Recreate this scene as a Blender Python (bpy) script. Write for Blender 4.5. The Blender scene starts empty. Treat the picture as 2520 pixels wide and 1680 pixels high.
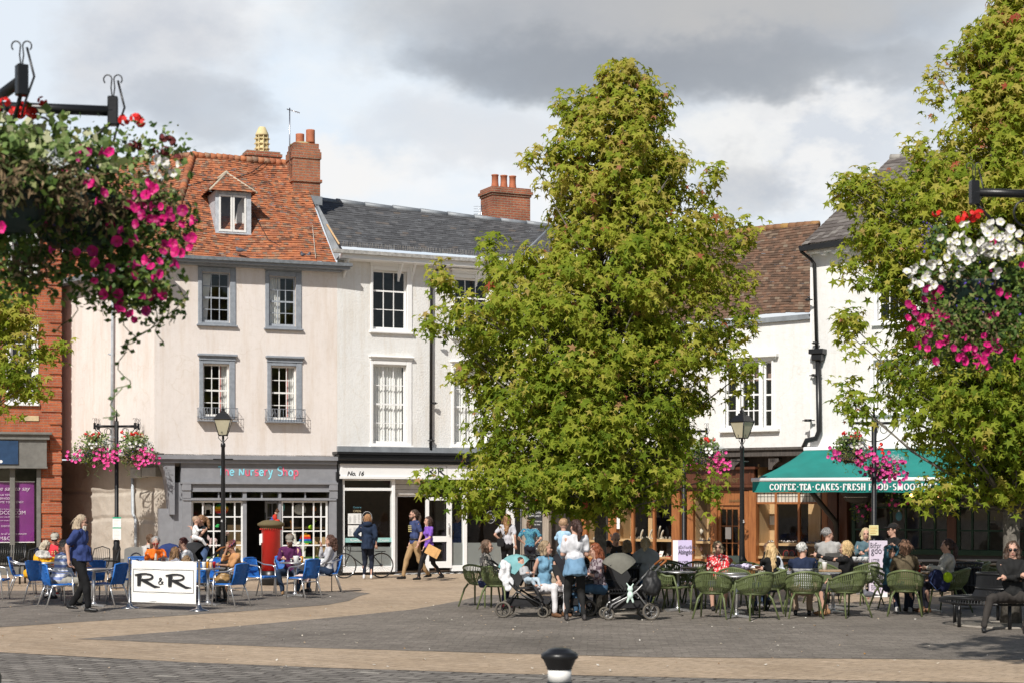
import bpy, math, random
from math import sin, cos, pi, radians, sqrt, atan2
from mathutils import Vector, Matrix, noise
random.seed(7)
R = random.Random(11)
F, HZ, CX, CZ = 4200.0, 1240.0, 1260.0, 2.0
SC = bpy.context.scene
COL = SC.collection
V = Vector
def P(px, py, Y): return V(((px - CX) / F * Y, Y, CZ + (HZ - py) / F * Y))
def GX(px, Y): return (px - CX) / F * Y
def G(px, py):
 Y = CZ * F / (py - HZ)
 return ((px - CX) / F * Y, Y)
# ------------------------------------------------------------------ materials
MATS = {}
def nmat(name):
 m = bpy.data.materials.new(name); m.use_nodes = True
 nt = m.node_tree
 return m, nt, nt.nodes['Principled BSDF'], nt.nodes.new, nt.links.new
def rgb(c): return (c[0], c[1], c[2], 1)
def mapv(nt, scale=(1, 1, 1), kind='Object', rot=(0, 0, 0)):
 tc = nt.nodes.new('ShaderNodeTexCoord'); mp = nt.nodes.new('ShaderNodeMapping')
 mp.inputs['Scale'].default_value = scale; mp.inputs['Rotation'].default_value = rot
 nt.links.new(tc.outputs[kind], mp.inputs['Vector']); return mp.outputs['Vector']
def nz(nt, vec, scale, detail=4, rough=.6):
 n = nt.nodes.new('ShaderNodeTexNoise'); n.inputs['Scale'].default_value = scale
 n.inputs['Detail'].default_value = detail; n.inputs['Roughness'].default_value = rough
 if vec is not None: nt.links.new(vec, n.inputs['Vector'])
 return n.outputs['Fac']
def ramp(nt, fac, stops, interp='LINEAR'):
 r = nt.nodes.new('ShaderNodeValToRGB'); e = r.color_ramp.elements; r.color_ramp.interpolation = interp
 while len(e) > 1: e.remove(e[-1])
 for i, (p, c) in enumerate(stops):
  x = e[0] if i == 0 else e.new(p)
  x.position = p; x.color = rgb(c)
 nt.links.new(fac, r.inputs['Fac']); return r.outputs['Color']
def mixc(nt, fac, a, b, mode='MIX'):
 m = nt.nodes.new('ShaderNodeMix'); m.data_type = 'RGBA'; m.blend_type = mode
 def put(sock, v):
  if isinstance(v, tuple): sock.default_value = rgb(v)
  elif isinstance(v, (int, float)): sock.default_value = v
  else: nt.links.new(v, sock)
 put(m.inputs['Factor'], fac); put(m.inputs[6], a); put(m.inputs[7], b)
 return m.outputs[2]
def bump(nt, b, h, strength=.3, dist=.02):
 n = nt.nodes.new('ShaderNodeBump'); n.inputs['Strength'].default_value = strength
 n.inputs['Distance'].default_value = dist; nt.links.new(h, n.inputs['Height'])
 nt.links.new(n.outputs['Normal'], b.inputs['Normal'])
def hsh(c): return tuple(round(x, 3) for x in c)
def pm(name, c, rough=.6, metal=0., var=.18, scale=6, bmp=.15, bs=40, spec=.4, em=0):
 """plain material with gentle mottling and bump"""
 if name in MATS: return MATS[name]
 m, nt, b, nn, ln = nmat(name)
 v = mapv(nt); f = nz(nt, v, scale, 5)
 lo = tuple(x * (1 - var) for x in c); hi = tuple(min(1, x * (1 + var)) for x in c)
 ln(ramp(nt, f, [(.3, lo), (.7, hi)]), b.inputs['Base Color'])
 b.inputs['Roughness'].default_value = rough; b.inputs['Metallic'].default_value = metal
 b.inputs['Specular IOR Level'].default_value = spec
 if bmp: bump(nt, b, nz(nt, v, bs, 4), bmp, .01)
 if em:
  b.inputs['Emission Color'].default_value = rgb(c); b.inputs['Emission Strength'].default_value = em
 MATS[name] = m; return m
def cloth(c, kind='plain', c2=(.8, .8, .8), s=1.0):
 name = 'cloth_%s_%s_%s_%g' % (kind, '_'.join('%.2f' % x for x in c), '_'.join('%.2f' % x for x in c2), s)
 if name in MATS: return MATS[name]
 m, nt, b, nn, ln = nmat(name)
 v = mapv(nt); f = nz(nt, v, 5, 5)
 if kind == 'plain':
  col = ramp(nt, f, [(.3, tuple(x * .82 for x in c)), (.7, tuple(min(1, x * 1.15) for x in c))])
 elif kind in ('hstripe', 'wide'):
  w = nn('ShaderNodeTexWave'); w.bands_direction = 'Z'; w.inputs['Scale'].default_value = (9 if kind == 'hstripe' else 2.6) * s
  w.inputs['Distortion'].default_value = .6; ln(v, w.inputs['Vector'])
  col = ramp(nt, w.outputs['Fac'], [(.0, c), (.5, c), (.58, c2), (1, c2)])
 elif kind == 'chest':   # plain yoke above, stripes below a height
  sx = nn('ShaderNodeSeparateXYZ'); ln(v, sx.inputs[0])
  w = nn('ShaderNodeTexWave'); w.bands_direction = 'Z'; w.inputs['Scale'].default_value = 11; ln(v, w.inputs['Vector'])
  st = ramp(nt, w.outputs['Fac'], [(.0, c), (.45, c), (.55, c2), (1, c2)])
  g = nn('ShaderNodeMath'); g.operation = 'GREATER_THAN'; g.inputs[1].default_value = s; ln(sx.outputs['Z'], g.inputs[0])
  col = mixc(nt, g.outputs[0], st, c)
 elif kind == 'spots':
  vo = nn('ShaderNodeTexVoronoi'); vo.inputs['Scale'].default_value = 26 * s; ln(v, vo.inputs['Vector'])
  col = ramp(nt, vo.outputs['Distance'], [(0, c2), (.36, c2), (.42, c), (1, c)])
 elif kind == 'camo':
  col = ramp(nt, nz(nt, v, 22 * s, 3), [(.42, c), (.5, c2), (.58, c)])
 elif kind == 'check':
  br = nn('ShaderNodeTexChecker'); br.inputs['Scale'].default_value = 26 * s
  br.inputs['Color1'].default_value = rgb(c); br.inputs['Color2'].default_value = rgb(c2); ln(v, br.inputs['Vector'])
  col = br.outputs['Color']
 elif kind == 'rainbow':
  w = nn('ShaderNodeSeparateXYZ'); ln(v, w.inputs[0]); mu = nn('ShaderNodeMath'); mu.operation = 'MULTIPLY'; mu.inputs[1].default_value = 3.2
  fr = nn('ShaderNodeMath'); fr.operation = 'FRACT'; ln(w.outputs['Z'], mu.inputs[0]); ln(mu.outputs[0], fr.inputs[0])
  col = ramp(nt, fr.outputs[0], [(0, (.7, .03, .03)), (.2, (.9, .25, .02)), (.4, (.85, .6, .03)), (.6, (.05, .4, .1)), (.8, (.03, .15, .5))], 'CONSTANT')
 ln(col, b.inputs['Base Color']); b.inputs['Roughness'].default_value = .85
 b.inputs['Specular IOR Level'].default_value = .2
 bump(nt, b, nz(nt, v, 14, 5), .5, .02)
 MATS[name] = m; return m
def brickmat(name, c1, c2, mortar, s=1.0, bw=.225, rh=.075, soot=.3, ms=.012):
 m, nt, b, nn, ln = nmat(name)
 tc = nn('ShaderNodeTexCoord'); sx = nn('ShaderNodeSeparateXYZ'); ln(tc.outputs['Object'], sx.inputs[0])
 ad = nn('ShaderNodeMath'); ln(sx.outputs['X'], ad.inputs[0]); ln(sx.outputs['Y'], ad.inputs[1])
 cb = nn('ShaderNodeCombineXYZ'); ln(ad.outputs[0], cb.inputs['X']); ln(sx.outputs['Z'], cb.inputs['Y'])
 wob = nz(nt, tc.outputs['Object'], 6, 2)
 br = nn('ShaderNodeTexBrick'); ln(cb.outputs[0], br.inputs['Vector'])
 br.inputs['Scale'].default_value = s; br.inputs['Brick Width'].default_value = bw; br.inputs['Row Height'].default_value = rh
 br.inputs['Mortar Size'].default_value = ms; br.inputs['Mortar Smooth'].default_value = .2; br.inputs['Bias'].default_value = -.1
 br.inputs['Color1'].default_value = rgb(c1); br.inputs['Color2'].default_value = rgb(c2); br.inputs['Mortar'].default_value = rgb(mortar)
 st = ramp(nt, nz(nt, tc.outputs['Object'], 1.6, 6), [(.35, (1 - soot,) * 3), (.6, (1.0,) * 3)])
 col = mixc(nt, 1.0, br.outputs['Color'], st, 'MULTIPLY')
 fine = ramp(nt, nz(nt, tc.outputs['Object'], 30, 5), [(.3, (.75,) * 3), (.7, (1.15,) * 3)])
 ln(mixc(nt, 1.0, col, fine, 'MULTIPLY'), b.inputs['Base Color']); b.inputs['Roughness'].default_value = .9
 iv = nn('ShaderNodeMath'); iv.operation = 'SUBTRACT'; iv.inputs[0].default_value = 1; ln(br.outputs['Fac'], iv.inputs[1])
 bump(nt, b, iv.outputs[0], .7, .015)
 MATS[name] = m; return m
def render_wall(name, c, bscale=14, bstr=.5, stain=(.72, .62, .5), amt=.35):
 m, nt, b, nn, ln = nmat(name)
 v = mapv(nt); v2 = mapv(nt, (1.3, 1.3, .16))
 base = ramp(nt, nz(nt, v, 1.1, 6, .65), [(.3, tuple(x * .92 for x in c)), (.7, c)])
 v3 = mapv(nt, (5, 5, .3)); base = mixc(nt, 1.0, base, ramp(nt, nz(nt, v3, 1.5, 6, .75), [(.3, (.955, .945, .93)), (.55, (1, 1, 1))]), 'MULTIPLY')
 base = mixc(nt, 1.0, base, ramp(nt, nz(nt, v, 7, 5, .8), [(.32, (.93, .92, .90)), (.5, (1, 1, 1))]), 'MULTIPLY')
 drip = ramp(nt, nz(nt, v2, 2.2, 7, .7), [(.48, (0, 0, 0)), (.72, (amt, amt, amt))])
 col = mixc(nt, drip, base, tuple(x * y for x, y in zip(c, stain)))
 vo = nn('ShaderNodeTexVoronoi'); vo.feature = 'DISTANCE_TO_EDGE'; vo.inputs['Scale'].default_value = .28
 wv = nn('ShaderNodeVectorMath'); n3 = nn('ShaderNodeTexNoise'); n3.inputs['Scale'].default_value = 1.6; ln(v, n3.inputs['Vector'])
 ln(v, wv.inputs[0]); ln(n3.outputs['Color'], wv.inputs[1]); ln(wv.outputs[0], vo.inputs['Vector'])
 crk = ramp(nt, vo.outputs['Distance'], [(0, (.93, .91, .88)), (.003, (.985, .98, .97)), (.006, (1, 1, 1))])
 col = mixc(nt, 1.0, col, crk, 'MULTIPLY')
 ln(col, b.inputs['Base Color']); b.inputs['Roughness'].default_value = .92; b.inputs['Specular IOR Level'].default_value = .2
 bump(nt, b, nz(nt, v, bscale, 5, .6), bstr, .03)
 MATS[name] = m; return m
def attrmat(name, stops, rough=.8, bmp=.3, bs=25, dirt=None, transl=0, spec=.3, interp='LINEAR', dscale=5):
 m, nt, b, nn, ln = nmat(name)
 a = nn('ShaderNodeAttribute'); a.attribute_name = 'rnd'
 v = mapv(nt); col = ramp(nt, a.outputs['Fac'], stops, interp)
 mt = ramp(nt, nz(nt, v, dscale, 6, .7), [(.3, (.78,) * 3), (.7, (1.15,) * 3)])
 col = mixc(nt, 1.0, col, mt, 'MULTIPLY')
 if dirt:
  sp = ramp(nt, nz(nt, v, 13, 4, .8), [(.62, (0, 0, 0)), (.72, (.75,) * 3)])
  col = mixc(nt, sp, col, dirt)
 ln(col, b.inputs['Base Color']); b.inputs['Roughness'].default_value = rough; b.inputs['Specular IOR Level'].default_value = spec
 if bmp: bump(nt, b, nz(nt, v, bs, 4), bmp, .01)
 if transl:
  t = nn('ShaderNodeBsdfTranslucent'); ln(mixc(nt, 1.0, col, (1.25, 1.2, .5), 'MULTIPLY'), t.inputs['Color'])
  mx = nn('ShaderNodeMixShader'); mx.inputs[0].default_value = transl
  ln(b.outputs[0], mx.inputs[1]); ln(t.outputs[0], mx.inputs[2]); ln(mx.outputs[0], nt.nodes['Material Output'].inputs['Surface'])
 MATS[name] = m; return m
def glassmat(name, tint=(.9, .93, .92), base=.05, rough=.02, cover=0.):
 m, nt, b, nn, ln = nmat(name); nt.nodes.remove(b)
 tr = nn('ShaderNodeBsdfTransparent'); tr.inputs['Color'].default_value = rgb(tint)
 gl = nn('ShaderNodeBsdfGlossy'); gl.inputs['Roughness'].default_value = rough
 fr = nn('ShaderNodeLayerWeight'); fr.inputs['Blend'].default_value = .5
 pw = nn('ShaderNodeMath'); pw.operation = 'POWER'; pw.inputs[1].default_value = 5; ln(fr.outputs['Facing'], pw.inputs[0])
 ad = nn('ShaderNodeMath'); ad.operation = 'MULTIPLY_ADD'; ad.inputs[1].default_value = .9; ad.inputs[2].default_value = base + .04; ln(pw.outputs[0], ad.inputs[0])
 mx = nn('ShaderNodeMixShader'); ln(ad.outputs[0], mx.inputs[0]); ln(tr.outputs[0], mx.inputs[1]); ln(gl.outputs[0], mx.inputs[2])
 out = mx.outputs[0]
 if cover:
  d = nn('ShaderNodeBsdfDiffuse'); d.inputs['Color'].default_value = (.55, .6, .58, 1)
  m2 = nn('ShaderNodeMixShader'); m2.inputs[0].default_value = cover; ln(out, m2.inputs[1]); ln(d.outputs[0], m2.inputs[2]); out = m2.outputs[0]
 ln(out, nt.nodes['Material Output'].inputs['Surface'])
 MATS[name] = m; return m
def woodmat(name, c, rough=.45, s=1., c2=None, spec=.5):
 m, nt, b, nn, ln = nmat(name)
 v = mapv(nt, (9 * s, 9 * s, .9 * s)); c2 = c2 or tuple(x * .6 for x in c)
 ln(ramp(nt, nz(nt, v, 2.4, 7, .65), [(.3, c2), (.65, c)]), b.inputs['Base Color'])
 b.inputs['Roughness'].default_value = rough; b.inputs['Specular IOR Level'].default_value = spec
 bump(nt, b, nz(nt, v, 5, 5), .15, .01); MATS[name] = m; return m
# ------------------------------------------------------------------ mesh builder
class MB:
 def __init__(s): s.v = []; s.f = []; s.m = []; s.sm = []; s.r = []; s.M = None
 def add(s, vs, fs, m=0, sm=False, r=None):
  o = len(s.v)
  if s.M is not None: vs = [s.M @ V(p) for p in vs]
  s.v += [tuple(p) for p in vs]
  if r is None: r = R.random()
  for f in fs:
   s.f.append(tuple(i + o for i in f)); s.m.append(m); s.sm.append(sm); s.r.append(r)
 def box(s, x0, x1, y0, y1, z0, z1, m=0, r=None):
  s.add([(x0, y0, z0), (x1, y0, z0), (x1, y1, z0), (x0, y1, z0), (x0, y0, z1), (x1, y0, z1), (x1, y1, z1), (x0, y1, z1)],
   [(0, 3, 2, 1), (4, 5, 6, 7), (0, 1, 5, 4), (1, 2, 6, 5), (2, 3, 7, 6), (3, 0, 4, 7)], m, False, r)
 def bbox(s, x0, x1, y0, y1, z0, z1, e=.01, m=0):   # chamfered box
  if x0 > x1: x0, x1 = x1, x0
  if z0 > z1: z0, z1 = z1, z0
  e = min(e, (x1 - x0) * .3, (z1 - z0) * .3, (y1 - y0) * .45)
  pr = [(x0 + e, z0), (x1 - e, z0), (x1, z0 + e), (x1, z1 - e), (x1 - e, z1), (x0 + e, z1), (x0, z1 - e), (x0, z0 + e)]
  pi_ = [(x0 + e, z0 + e), (x1 - e, z0 + e), (x1 - e, z0 + e), (x1 - e, z1 - e), (x1 - e, z1 - e), (x0 + e, z1 - e), (x0 + e, z1 - e), (x0 + e, z0 + e)]
  vs = [(x, y0 + e, z) for x, z in pr] + [(x, y1, z) for x, z in pr] + [(x, y0, z) for x, z in pi_]
  fs = [(i, i + 8, (i + 1) % 8 + 8, (i + 1) % 8) for i in range(8)] + [(i, (i + 1) % 8, (i + 1) % 8 + 16, i + 16) for i in range(8)]
  fs += [(23, 17, 19, 21), tuple(range(15, 7, -1))]
  s.add(vs, fs, m)
 def quad(s, a, b, c, d, m=0, r=None, sm=False): s.add([a, b, c, d], [(0, 1, 2, 3)], m, sm, r)
 def tube(s, pts, r, n=8, m=0, closed=False, sm=True, cap=True, fl=None):
  pts = [V(p) for p in pts]; k = len(pts)
  rs = r if isinstance(r, (list, tuple)) else [r] * k
  t0 = (pts[1] - pts[0]).normalized(); up = V((0, 0, 1)) if abs(t0.z) < .9 else V((1, 0, 0))
  nrm = t0.cross(up).normalized(); vs = []
  for i in range(k):
   if closed: t = pts[(i + 1) % k] - pts[i - 1]
   else: t = pts[min(i + 1, k - 1)] - pts[max(i - 1, 0)]
   if t.length < 1e-9: t = t0
   t = t.normalized(); nrm = (nrm - t * nrm.dot(t))
   if nrm.length < 1e-6: nrm = t.orthogonal()
   nrm.normalize(); bn = t.cross(nrm)
   for j in range(n):
    a = 2 * pi * j / n
    vs.append(pts[i] + nrm * (cos(a) * rs[i]) + bn * (sin(a) * rs[i] * (fl or 1)))
  fs = []
  for i in range(k if closed else k - 1):
   for j in range(n):
    a, b2 = i * n + j, i * n + (j + 1) % n; c = ((i + 1) % k) * n
    fs.append((a, b2, c + (j + 1) % n, c + j))
  if cap and not closed: fs += [tuple(range(n - 1, -1, -1)), tuple(range((k - 1) * n, k * n))]
  s.add(vs, fs, m, sm)
 def lathe(s, prof, n=16, c=(0, 0, 0), m=0, sm=True, sx=1, sy=1, ph=0):
  vs = []
  for r, z in prof:
   for j in range(n):
    a = 2 * pi * j / n + ph; vs.append((c[0] + r * cos(a) * sx, c[1] + r * sin(a) * sy, c[2] + z))
  fs = []
  for i in range(len(prof) - 1):
   for j in range(n): fs.append((i * n + j, i * n + (j + 1) % n, (i + 1) * n + (j + 1) % n, (i + 1) * n + j))
  fs += [tuple(range(n - 1, -1, -1)), tuple(range((len(prof) - 1) * n, len(prof) * n))]
  s.add(vs, fs, m, sm)
 def ell(s, c, r, n=12, k=8, m=0, rot=None):
  vs = []; c = V(c)
  for i in range(1, k):
   th = pi * i / k
   for j in range(n):
    a = 2 * pi * j / n; p = V((r[0] * sin(th) * cos(a), r[1] * sin(th) * sin(a), r[2] * cos(th)))
    vs.append(c + (rot @ p if rot is not None else p))
  t, b2 = V((0, 0, r[2])), V((0, 0, -r[2]))
  if rot is not None: t = rot @ t; b2 = rot @ b2
  vs += [c + t, c + b2]; o = (k - 1) * n; fs = []
  for i in range(k - 2):
   for j in range(n): fs.append((i * n + j, (i + 1) * n + j, (i + 1) * n + (j + 1) % n, i * n + (j + 1) % n))
  for j in range(n): fs += [(o, j, (j + 1) % n), (o + 1, (k - 2) * n + (j + 1) % n, (k - 2) * n + j)]
  s.add(vs, fs, m, True)
 def cap(s, a, b, ra, rb, n=10, m=0):   # tapered capsule
  a, b = V(a), V(b); d = b - a; L = max(d.length, 1e-4); d = d / L
  pts = []; rr = []
  for t in (-90, -60, -30): pts.append(a + d * ra * sin(radians(t))); rr.append(max(.001, ra * cos(radians(t))))
  pts += [a, b]; rr += [ra, rb]
  for t in (30, 60, 90): pts.append(b + d * rb * sin(radians(t))); rr.append(max(.001, rb * cos(radians(t))))
  s.tube(pts, rr, n, m)
 def poly(s, pts2, y0, y1, m=0, sm=False):   # polygon in x,z extruded in y
  n = len(pts2); vs = [(x, y0, z) for x, z in pts2] + [(x, y1, z) for x, z in pts2]
  s.add(vs, [tuple(range(n)), tuple(range(2 * n - 1, n - 1, -1))] + [(i, i + n, (i + 1) % n + n, (i + 1) % n) for i in range(n)], m, sm)
 def build(s, name, mats, parent=None, loc=None, smooth=None, rnd=False):
  me = bpy.data.meshes.new(name); me.from_pydata(s.v, [], s.f)
  if not isinstance(mats, (list, tuple)): mats = [mats]
  for x in mats: me.materials.append(x)
  if s.f:
   me.polygons.foreach_set('material_index', s.m)
   me.polygons.foreach_set('use_smooth', [bool(smooth)] * len(s.f) if smooth is not None else s.sm)
   if rnd: me.attributes.new('rnd', 'FLOAT', 'FACE').data.foreach_set('value', s.r)
  me.update(); o = bpy.data.objects.new(name, me); COL.objects.link(o)
  if parent is not None: o.parent = parent
  if loc is not None: o.location = loc
  return o
def tag(o, label, cat, group=None, kind=None):
 if label: o['label'] = label
 if cat: o['category'] = cat
 if group: o['group'] = group
 if kind: o['kind'] = kind
 return o
def thing(name, label, cat, loc=(0, 0, 0), rot=0, group=None, kind=None):
 o = bpy.data.objects.new(name, None); COL.objects.link(o); o.empty_display_size = .1
 o.location = loc; o.rotation_euler = (0, 0, rot); return tag(o, label, cat, group, kind)
def dup(src, loc, rot, label, s=1.0):
 def cp(o, par):
  c = o.copy(); COL.objects.link(c)
  if par is not None: c.parent = par
  for ch in list(o.children): cp(ch, c)
  return c
 r = cp(src, None); r.location = loc; r.rotation_euler = (0, 0, rot); r.scale = (s, s, s); r['label'] = label
 return r
# ------------------------------------------------------------------ lettering
def arc(cx, cy, rx, ry, a0, a1, n=12):
 return [(cx + rx * cos(radians(a0 + (a1 - a0) * i / n)), cy + ry * sin(radians(a0 + (a1 - a0) * i / n))) for i in range(n + 1)]
GL = {
'C': (.78, [arc(.42, .5, .36, .46, 40, 320)], [(.7, .8), (.7, .2)]),
'O': (.86, [arc(.43, .5, .38, .46, 90, 450, 18)], []),
'F': (.66, [[(.15, 0), (.15, 1)], [(.15, .97), (.6, .97)], [(.15, .52), (.45, .52)], [(.6, .97), (.6, .76)]], [(.15, 0)]),
'E': (.7, [[(.15, 0), (.15, 1)], [(.15, .97), (.6, .97)], [(.15, .52), (.48, .52)], [(.15, .03), (.62, .03)], [(.6, .97), (.6, .78)], [(.62, .03), (.62, .24)]], []),
'T': (.76, [[(.38, 0), (.38, 1)], [(.04, .97), (.72, .97)], [(.04, .97), (.04, .78)], [(.72, .97), (.72, .78)]], [(.38, 0)]),
'A': (.82, [[(.1, 0), (.4, 1)], [(.4, 1), (.72, 0)], [(.2, .32), (.62, .32)]], [(.1, 0), (.72, 0)]),
'K': (.84, [[(.15, 0), (.15, 1)], [(.7, 1), (.2, .42)], [(.34, .56), (.74, 0)]], [(.15, 0), (.15, 1), (.74, 0), (.7, 1)]),
'S': (.64, [arc(.32, .74, .22, .22, 35, 270, 10) + arc(.32, .27, .24, .25, 90, -145, 10)[1:]], []),
'R': (.82, [[(.15, 0), (.15, 1)], [(.15, .97), (.35, .97)] + arc(.35, .74, .25, .23, 90, -90, 8) + [(.15, .51)], [(.38, .5), (.74, 0)]], [(.15, 0), (.74, 0)]),
'H': (.86, [[(.15, 0), (.15, 1)], [(.7, 0), (.7, 1)], [(.15, .5), (.7, .5)]], [(.15, 0), (.15, 1), (.7, 0), (.7, 1)]),
'D': (.86, [[(.15, 0), (.15, 1)], [(.15, .97), (.35, .97)] + arc(.35, .5, .38, .47, 90, -90, 10) + [(.15, .03)]], []),
'M': (1.0, [[(.14, 0), (.14, 1)], [(.14, 1), (.5, .05)], [(.5, .05), (.86, 1)], [(.86, 0), (.86, 1)]], [(.14, 0), (.86, 0)]),
'I': (.36, [[(.18, 0), (.18, 1)]], [(.18, 0), (.18, 1)]),
'L': (.66, [[(.15, 0), (.15, 1)], [(.15, .03), (.6, .03)], [(.6, .03), (.6, .25)]], [(.15, 1)]),
'Y': (.8, [[(.06, 1), (.4, .45)], [(.74, 1), (.4, .45)], [(.4, .5), (.4, 0)]], [(.4, 0)]),
'N': (.86, [[(.15, 0), (.15, 1)], [(.15, 1), (.72, 0)], [(.72, 0), (.72, 1)]], [(.15, 0), (.72, 1)]),
'G': (.86, [arc(.42, .5, .36, .46, 40, 320), [(.72, .06), (.72, .44)]], [(.72, .44)]),
'W': (1.1, [[(.06, 1), (.3, 0)], [(.3, 0), (.52, .9)], [(.52, .9), (.76, 0)], [(.76, 0), (1.0, 1)]], [(.06, 1), (1.0, 1)]),
'P': (.74, [[(.15, 0), (.15, 1)], [(.15, .97), (.35, .97)] + arc(.35, .73, .25, .24, 90, -90, 8) + [(.15, .49)]], [(.15, 0)]),
'&': (.8, [[(.74, .02), (.25, .72)] + arc(.38, .82, .14, .15, 180, -20, 8) + [(.2, .42)] + arc(.34, .22, .22, .22, 130, 330, 8) + [(.74, .48)]], []),
'.': (.5, [[(.25, .46), (.25, .6)]], []), ' ': (.34, [], []),
}
GL['0'] = GL['O']
def stroke(mb, pts, x, z, h, wx, thick, thin, y, m=0, wid=None):
 q = [V((x + p[0] * wx, z + p[1] * h)) for p in pts]; k = len(q); L = []; Rr = []
 for i in range(k):
  t = q[min(i + 1, k - 1)] - q[max(i - 1, 0)]
  if t.length < 1e-9: t = V((0, 1))
  t.normalize(); w = (thin + (thick - thin) * abs(t.y)) * h * .5
  if wid: w *= wid[min(i, len(wid) - 1)]
  n = V((-t.y, t.x)); L.append(q[i] + n * w); Rr.append(q[i] - n * w)
 mb.add([(a.x, y, a.y) for a in L] + [(a.x, y, a.y) for a in Rr], [(i, i + k, i + 1 + k, i + 1) for i in range(k - 1)], m)
def serif(mb, s, x0, x1, z, h, y, thick=.2, thin=.07, m=0):
 W = sum(GL[c][0] for c in s); wx = (x1 - x0) / W; x = x0; yy = y
 for c in s:
  w, st, sf = GL[c]
  for p in st: stroke(mb, p, x + w * wx * .1, z, h, wx * .78, thick, thin, yy, m); yy -= .00015
  for p in sf: stroke(mb, [(p[0] - .13, p[1]), (p[0] + .13, p[1])], x + w * wx * .1, z, h, wx * .78, thin, thin, yy, m)
  x += w * wx
def rr_logo(mb, x0, x1, z0, h, y, m=0):
 w = x1 - x0
 for xo in (0, .56):
  X = x0 + xo * w; W = w * .4; k = .0
  mb.add([(X + a * W, y - .0005, z0 + b * h) for a, b in ((.06, .03), (.2, .06), (.25, .9), (.06, .88))], [(0, 1, 2, 3)], m)
  stroke(mb, [(-.05, .86), (.25, .97), (.5, .98)] + arc(.5, .76, .26, .2, 90, -80, 10) + [(.22, .5)], X, z0, h, W, .2, .11, y - .001, m)
  stroke(mb, [(.28, .52), (.55, .3), (.85, .02), (1.1, .0)], X, z0, h, W, .24, .2, y - .0015, m, [1.1, 1.1, .9, .25])
 w_, st, sf = GL['&']; stroke(mb, st[0], x0 + .40 * w, z0 + h * .2, h * .5, w * .13, .2, .1, y - .002, m)
def text(body, size, mat, parent, loc, align='LEFT', ext=.002, off=0., shear=0., sx=1., name='lettering', track=1., rotz=0):
 c = bpy.data.curves.new(name, 'FONT'); c.body = body; c.size = size; c.align_x = align; c.extrude = ext; c.offset = off; c.shear = shear
 c.space_character = track; c.resolution_u = 3
 o = bpy.data.objects.new(name + '_src', c); COL.objects.link(o); bpy.context.view_layer.update()
 me = bpy.data.meshes.new_from_object(o.evaluated_get(bpy.context.evaluated_depsgraph_get()))
 bpy.data.objects.remove(o); bpy.data.curves.remove(c)
 me.transform(Matrix.Rotation(radians(90), 4, 'X') @ Matrix.Diagonal((sx, 1, 1, 1)))
 me.materials.clear(); me.materials.append(mat)
 n = bpy.data.objects.new(name, me); COL.objects.link(n)
 if parent is not None: n.parent = parent
 n.location = loc; n.rotation_euler = (0, 0, rotz); return n
# ------------------------------------------------------------------ facade helper
class Fac:
 """a house front: root at the foot of its left end, x along the front, y into the house"""
 def __init__(s, name, label, cat, p0, p1):
  s.p0 = V(p0); d = V(p1) - V(p0); s.L = d.length; s.u = d.normalized(); s.n = V((-s.u.y, s.u.x))
  s.root = thing(name, label, cat, (p0[0], p0[1], 0), atan2(s.u.y, s.u.x)); s.holes = []
 def loc(s, px, py, d=0.):
  a = (px - CX) / F; b = (HZ - py) / F
  # (a t, t) . n = p0.n - d
  t = (s.p0.dot(s.n) - d) / (a * s.n.x + s.n.y)
  q = V((a * t, t)) - s.p0
  return q.dot(s.u), CZ + b * t
 def at(s, px, py, d=0.):
  x, z = s.loc(px, py, d); return V((x, -d, z))
 def rect(s, x0, y0, x1, y1, d=0.):
  a = s.loc(x0, (y0 + y1) / 2, d)[0]; b = s.loc(x1, (y0 + y1) / 2, d)[0]; xm = (x0 + x1) / 2
  return a, b, s.loc(xm, y1, d)[1], s.loc(xm, y0, d)[1]
 def wbox(s, mb, x0, y0, x1, y1, d0, d1, m=0, e=0):   # box between depths: d0 = front offset toward the viewer
  a, b, c, dd = s.rect(x0, y0, x1, y1, d0)
  (mb.bbox(a, b, -d0, -d1, c, dd, e, m) if e else mb.box(a, b, -d0, -d1, c, dd, m))
 def w(s, x, y=0, z=0): return V((s.p0.x, s.p0.y, 0)) + V((s.u.x, s.u.y, 0)) * x + V((s.n.x, s.n.y, 0)) * y + V((0, 0, z))
def wall_cells(mb, x0, x1, z0, ztop, holes, y=0., m=0, thick=.25, reveal=1):
 """wall with rectangular holes; ztop = (z at x0, z at x1)"""
 zt = lambda x: ztop[0] + (ztop[1] - ztop[0]) * (x - x0) / (x1 - x0)
 hs = [h for h in holes]
 xs = sorted({x0, x1, *[min(max(h[0], x0), x1) for h in hs], *[min(max(h[1], x0), x1) for h in hs]})
 zs = sorted({z0, *[h[2] for h in hs], *[h[3] for h in hs]})
 for i in range(len(xs) - 1):
  a, b = xs[i], xs[i + 1]; xm = (a + b) / 2; zz = zs + [None]
  for j in range(len(zs)):
   c = zs[j]; top = j == len(zs) - 1; d = None if top else zs[j + 1]
   zm = c + .01 if top else (c + d) / 2
   if any(h[0] < xm < h[1] and h[2] < zm < h[3] for h in hs): continue
   if top: mb.add([(a, y, c), (b, y, c), (b, y, zt(b)), (a, y, zt(a))], [(0, 1, 2, 3)], m)
   else: mb.add([(a, y, c), (b, y, c), (b, y, d), (a, y, d)], [(0, 1, 2, 3)], m)
 for a, b, c, d in hs:
  t = y + thick
  mb.add([(a, y, c), (b, y, c), (b, y, d), (a, y, d), (a, t, c), (b, t, c), (b, t, d), (a, t, d)],
   [(0, 4, 5, 1), (1, 5, 6, 2), (2, 6, 7, 3), (3, 7, 4, 0)], reveal)
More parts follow.
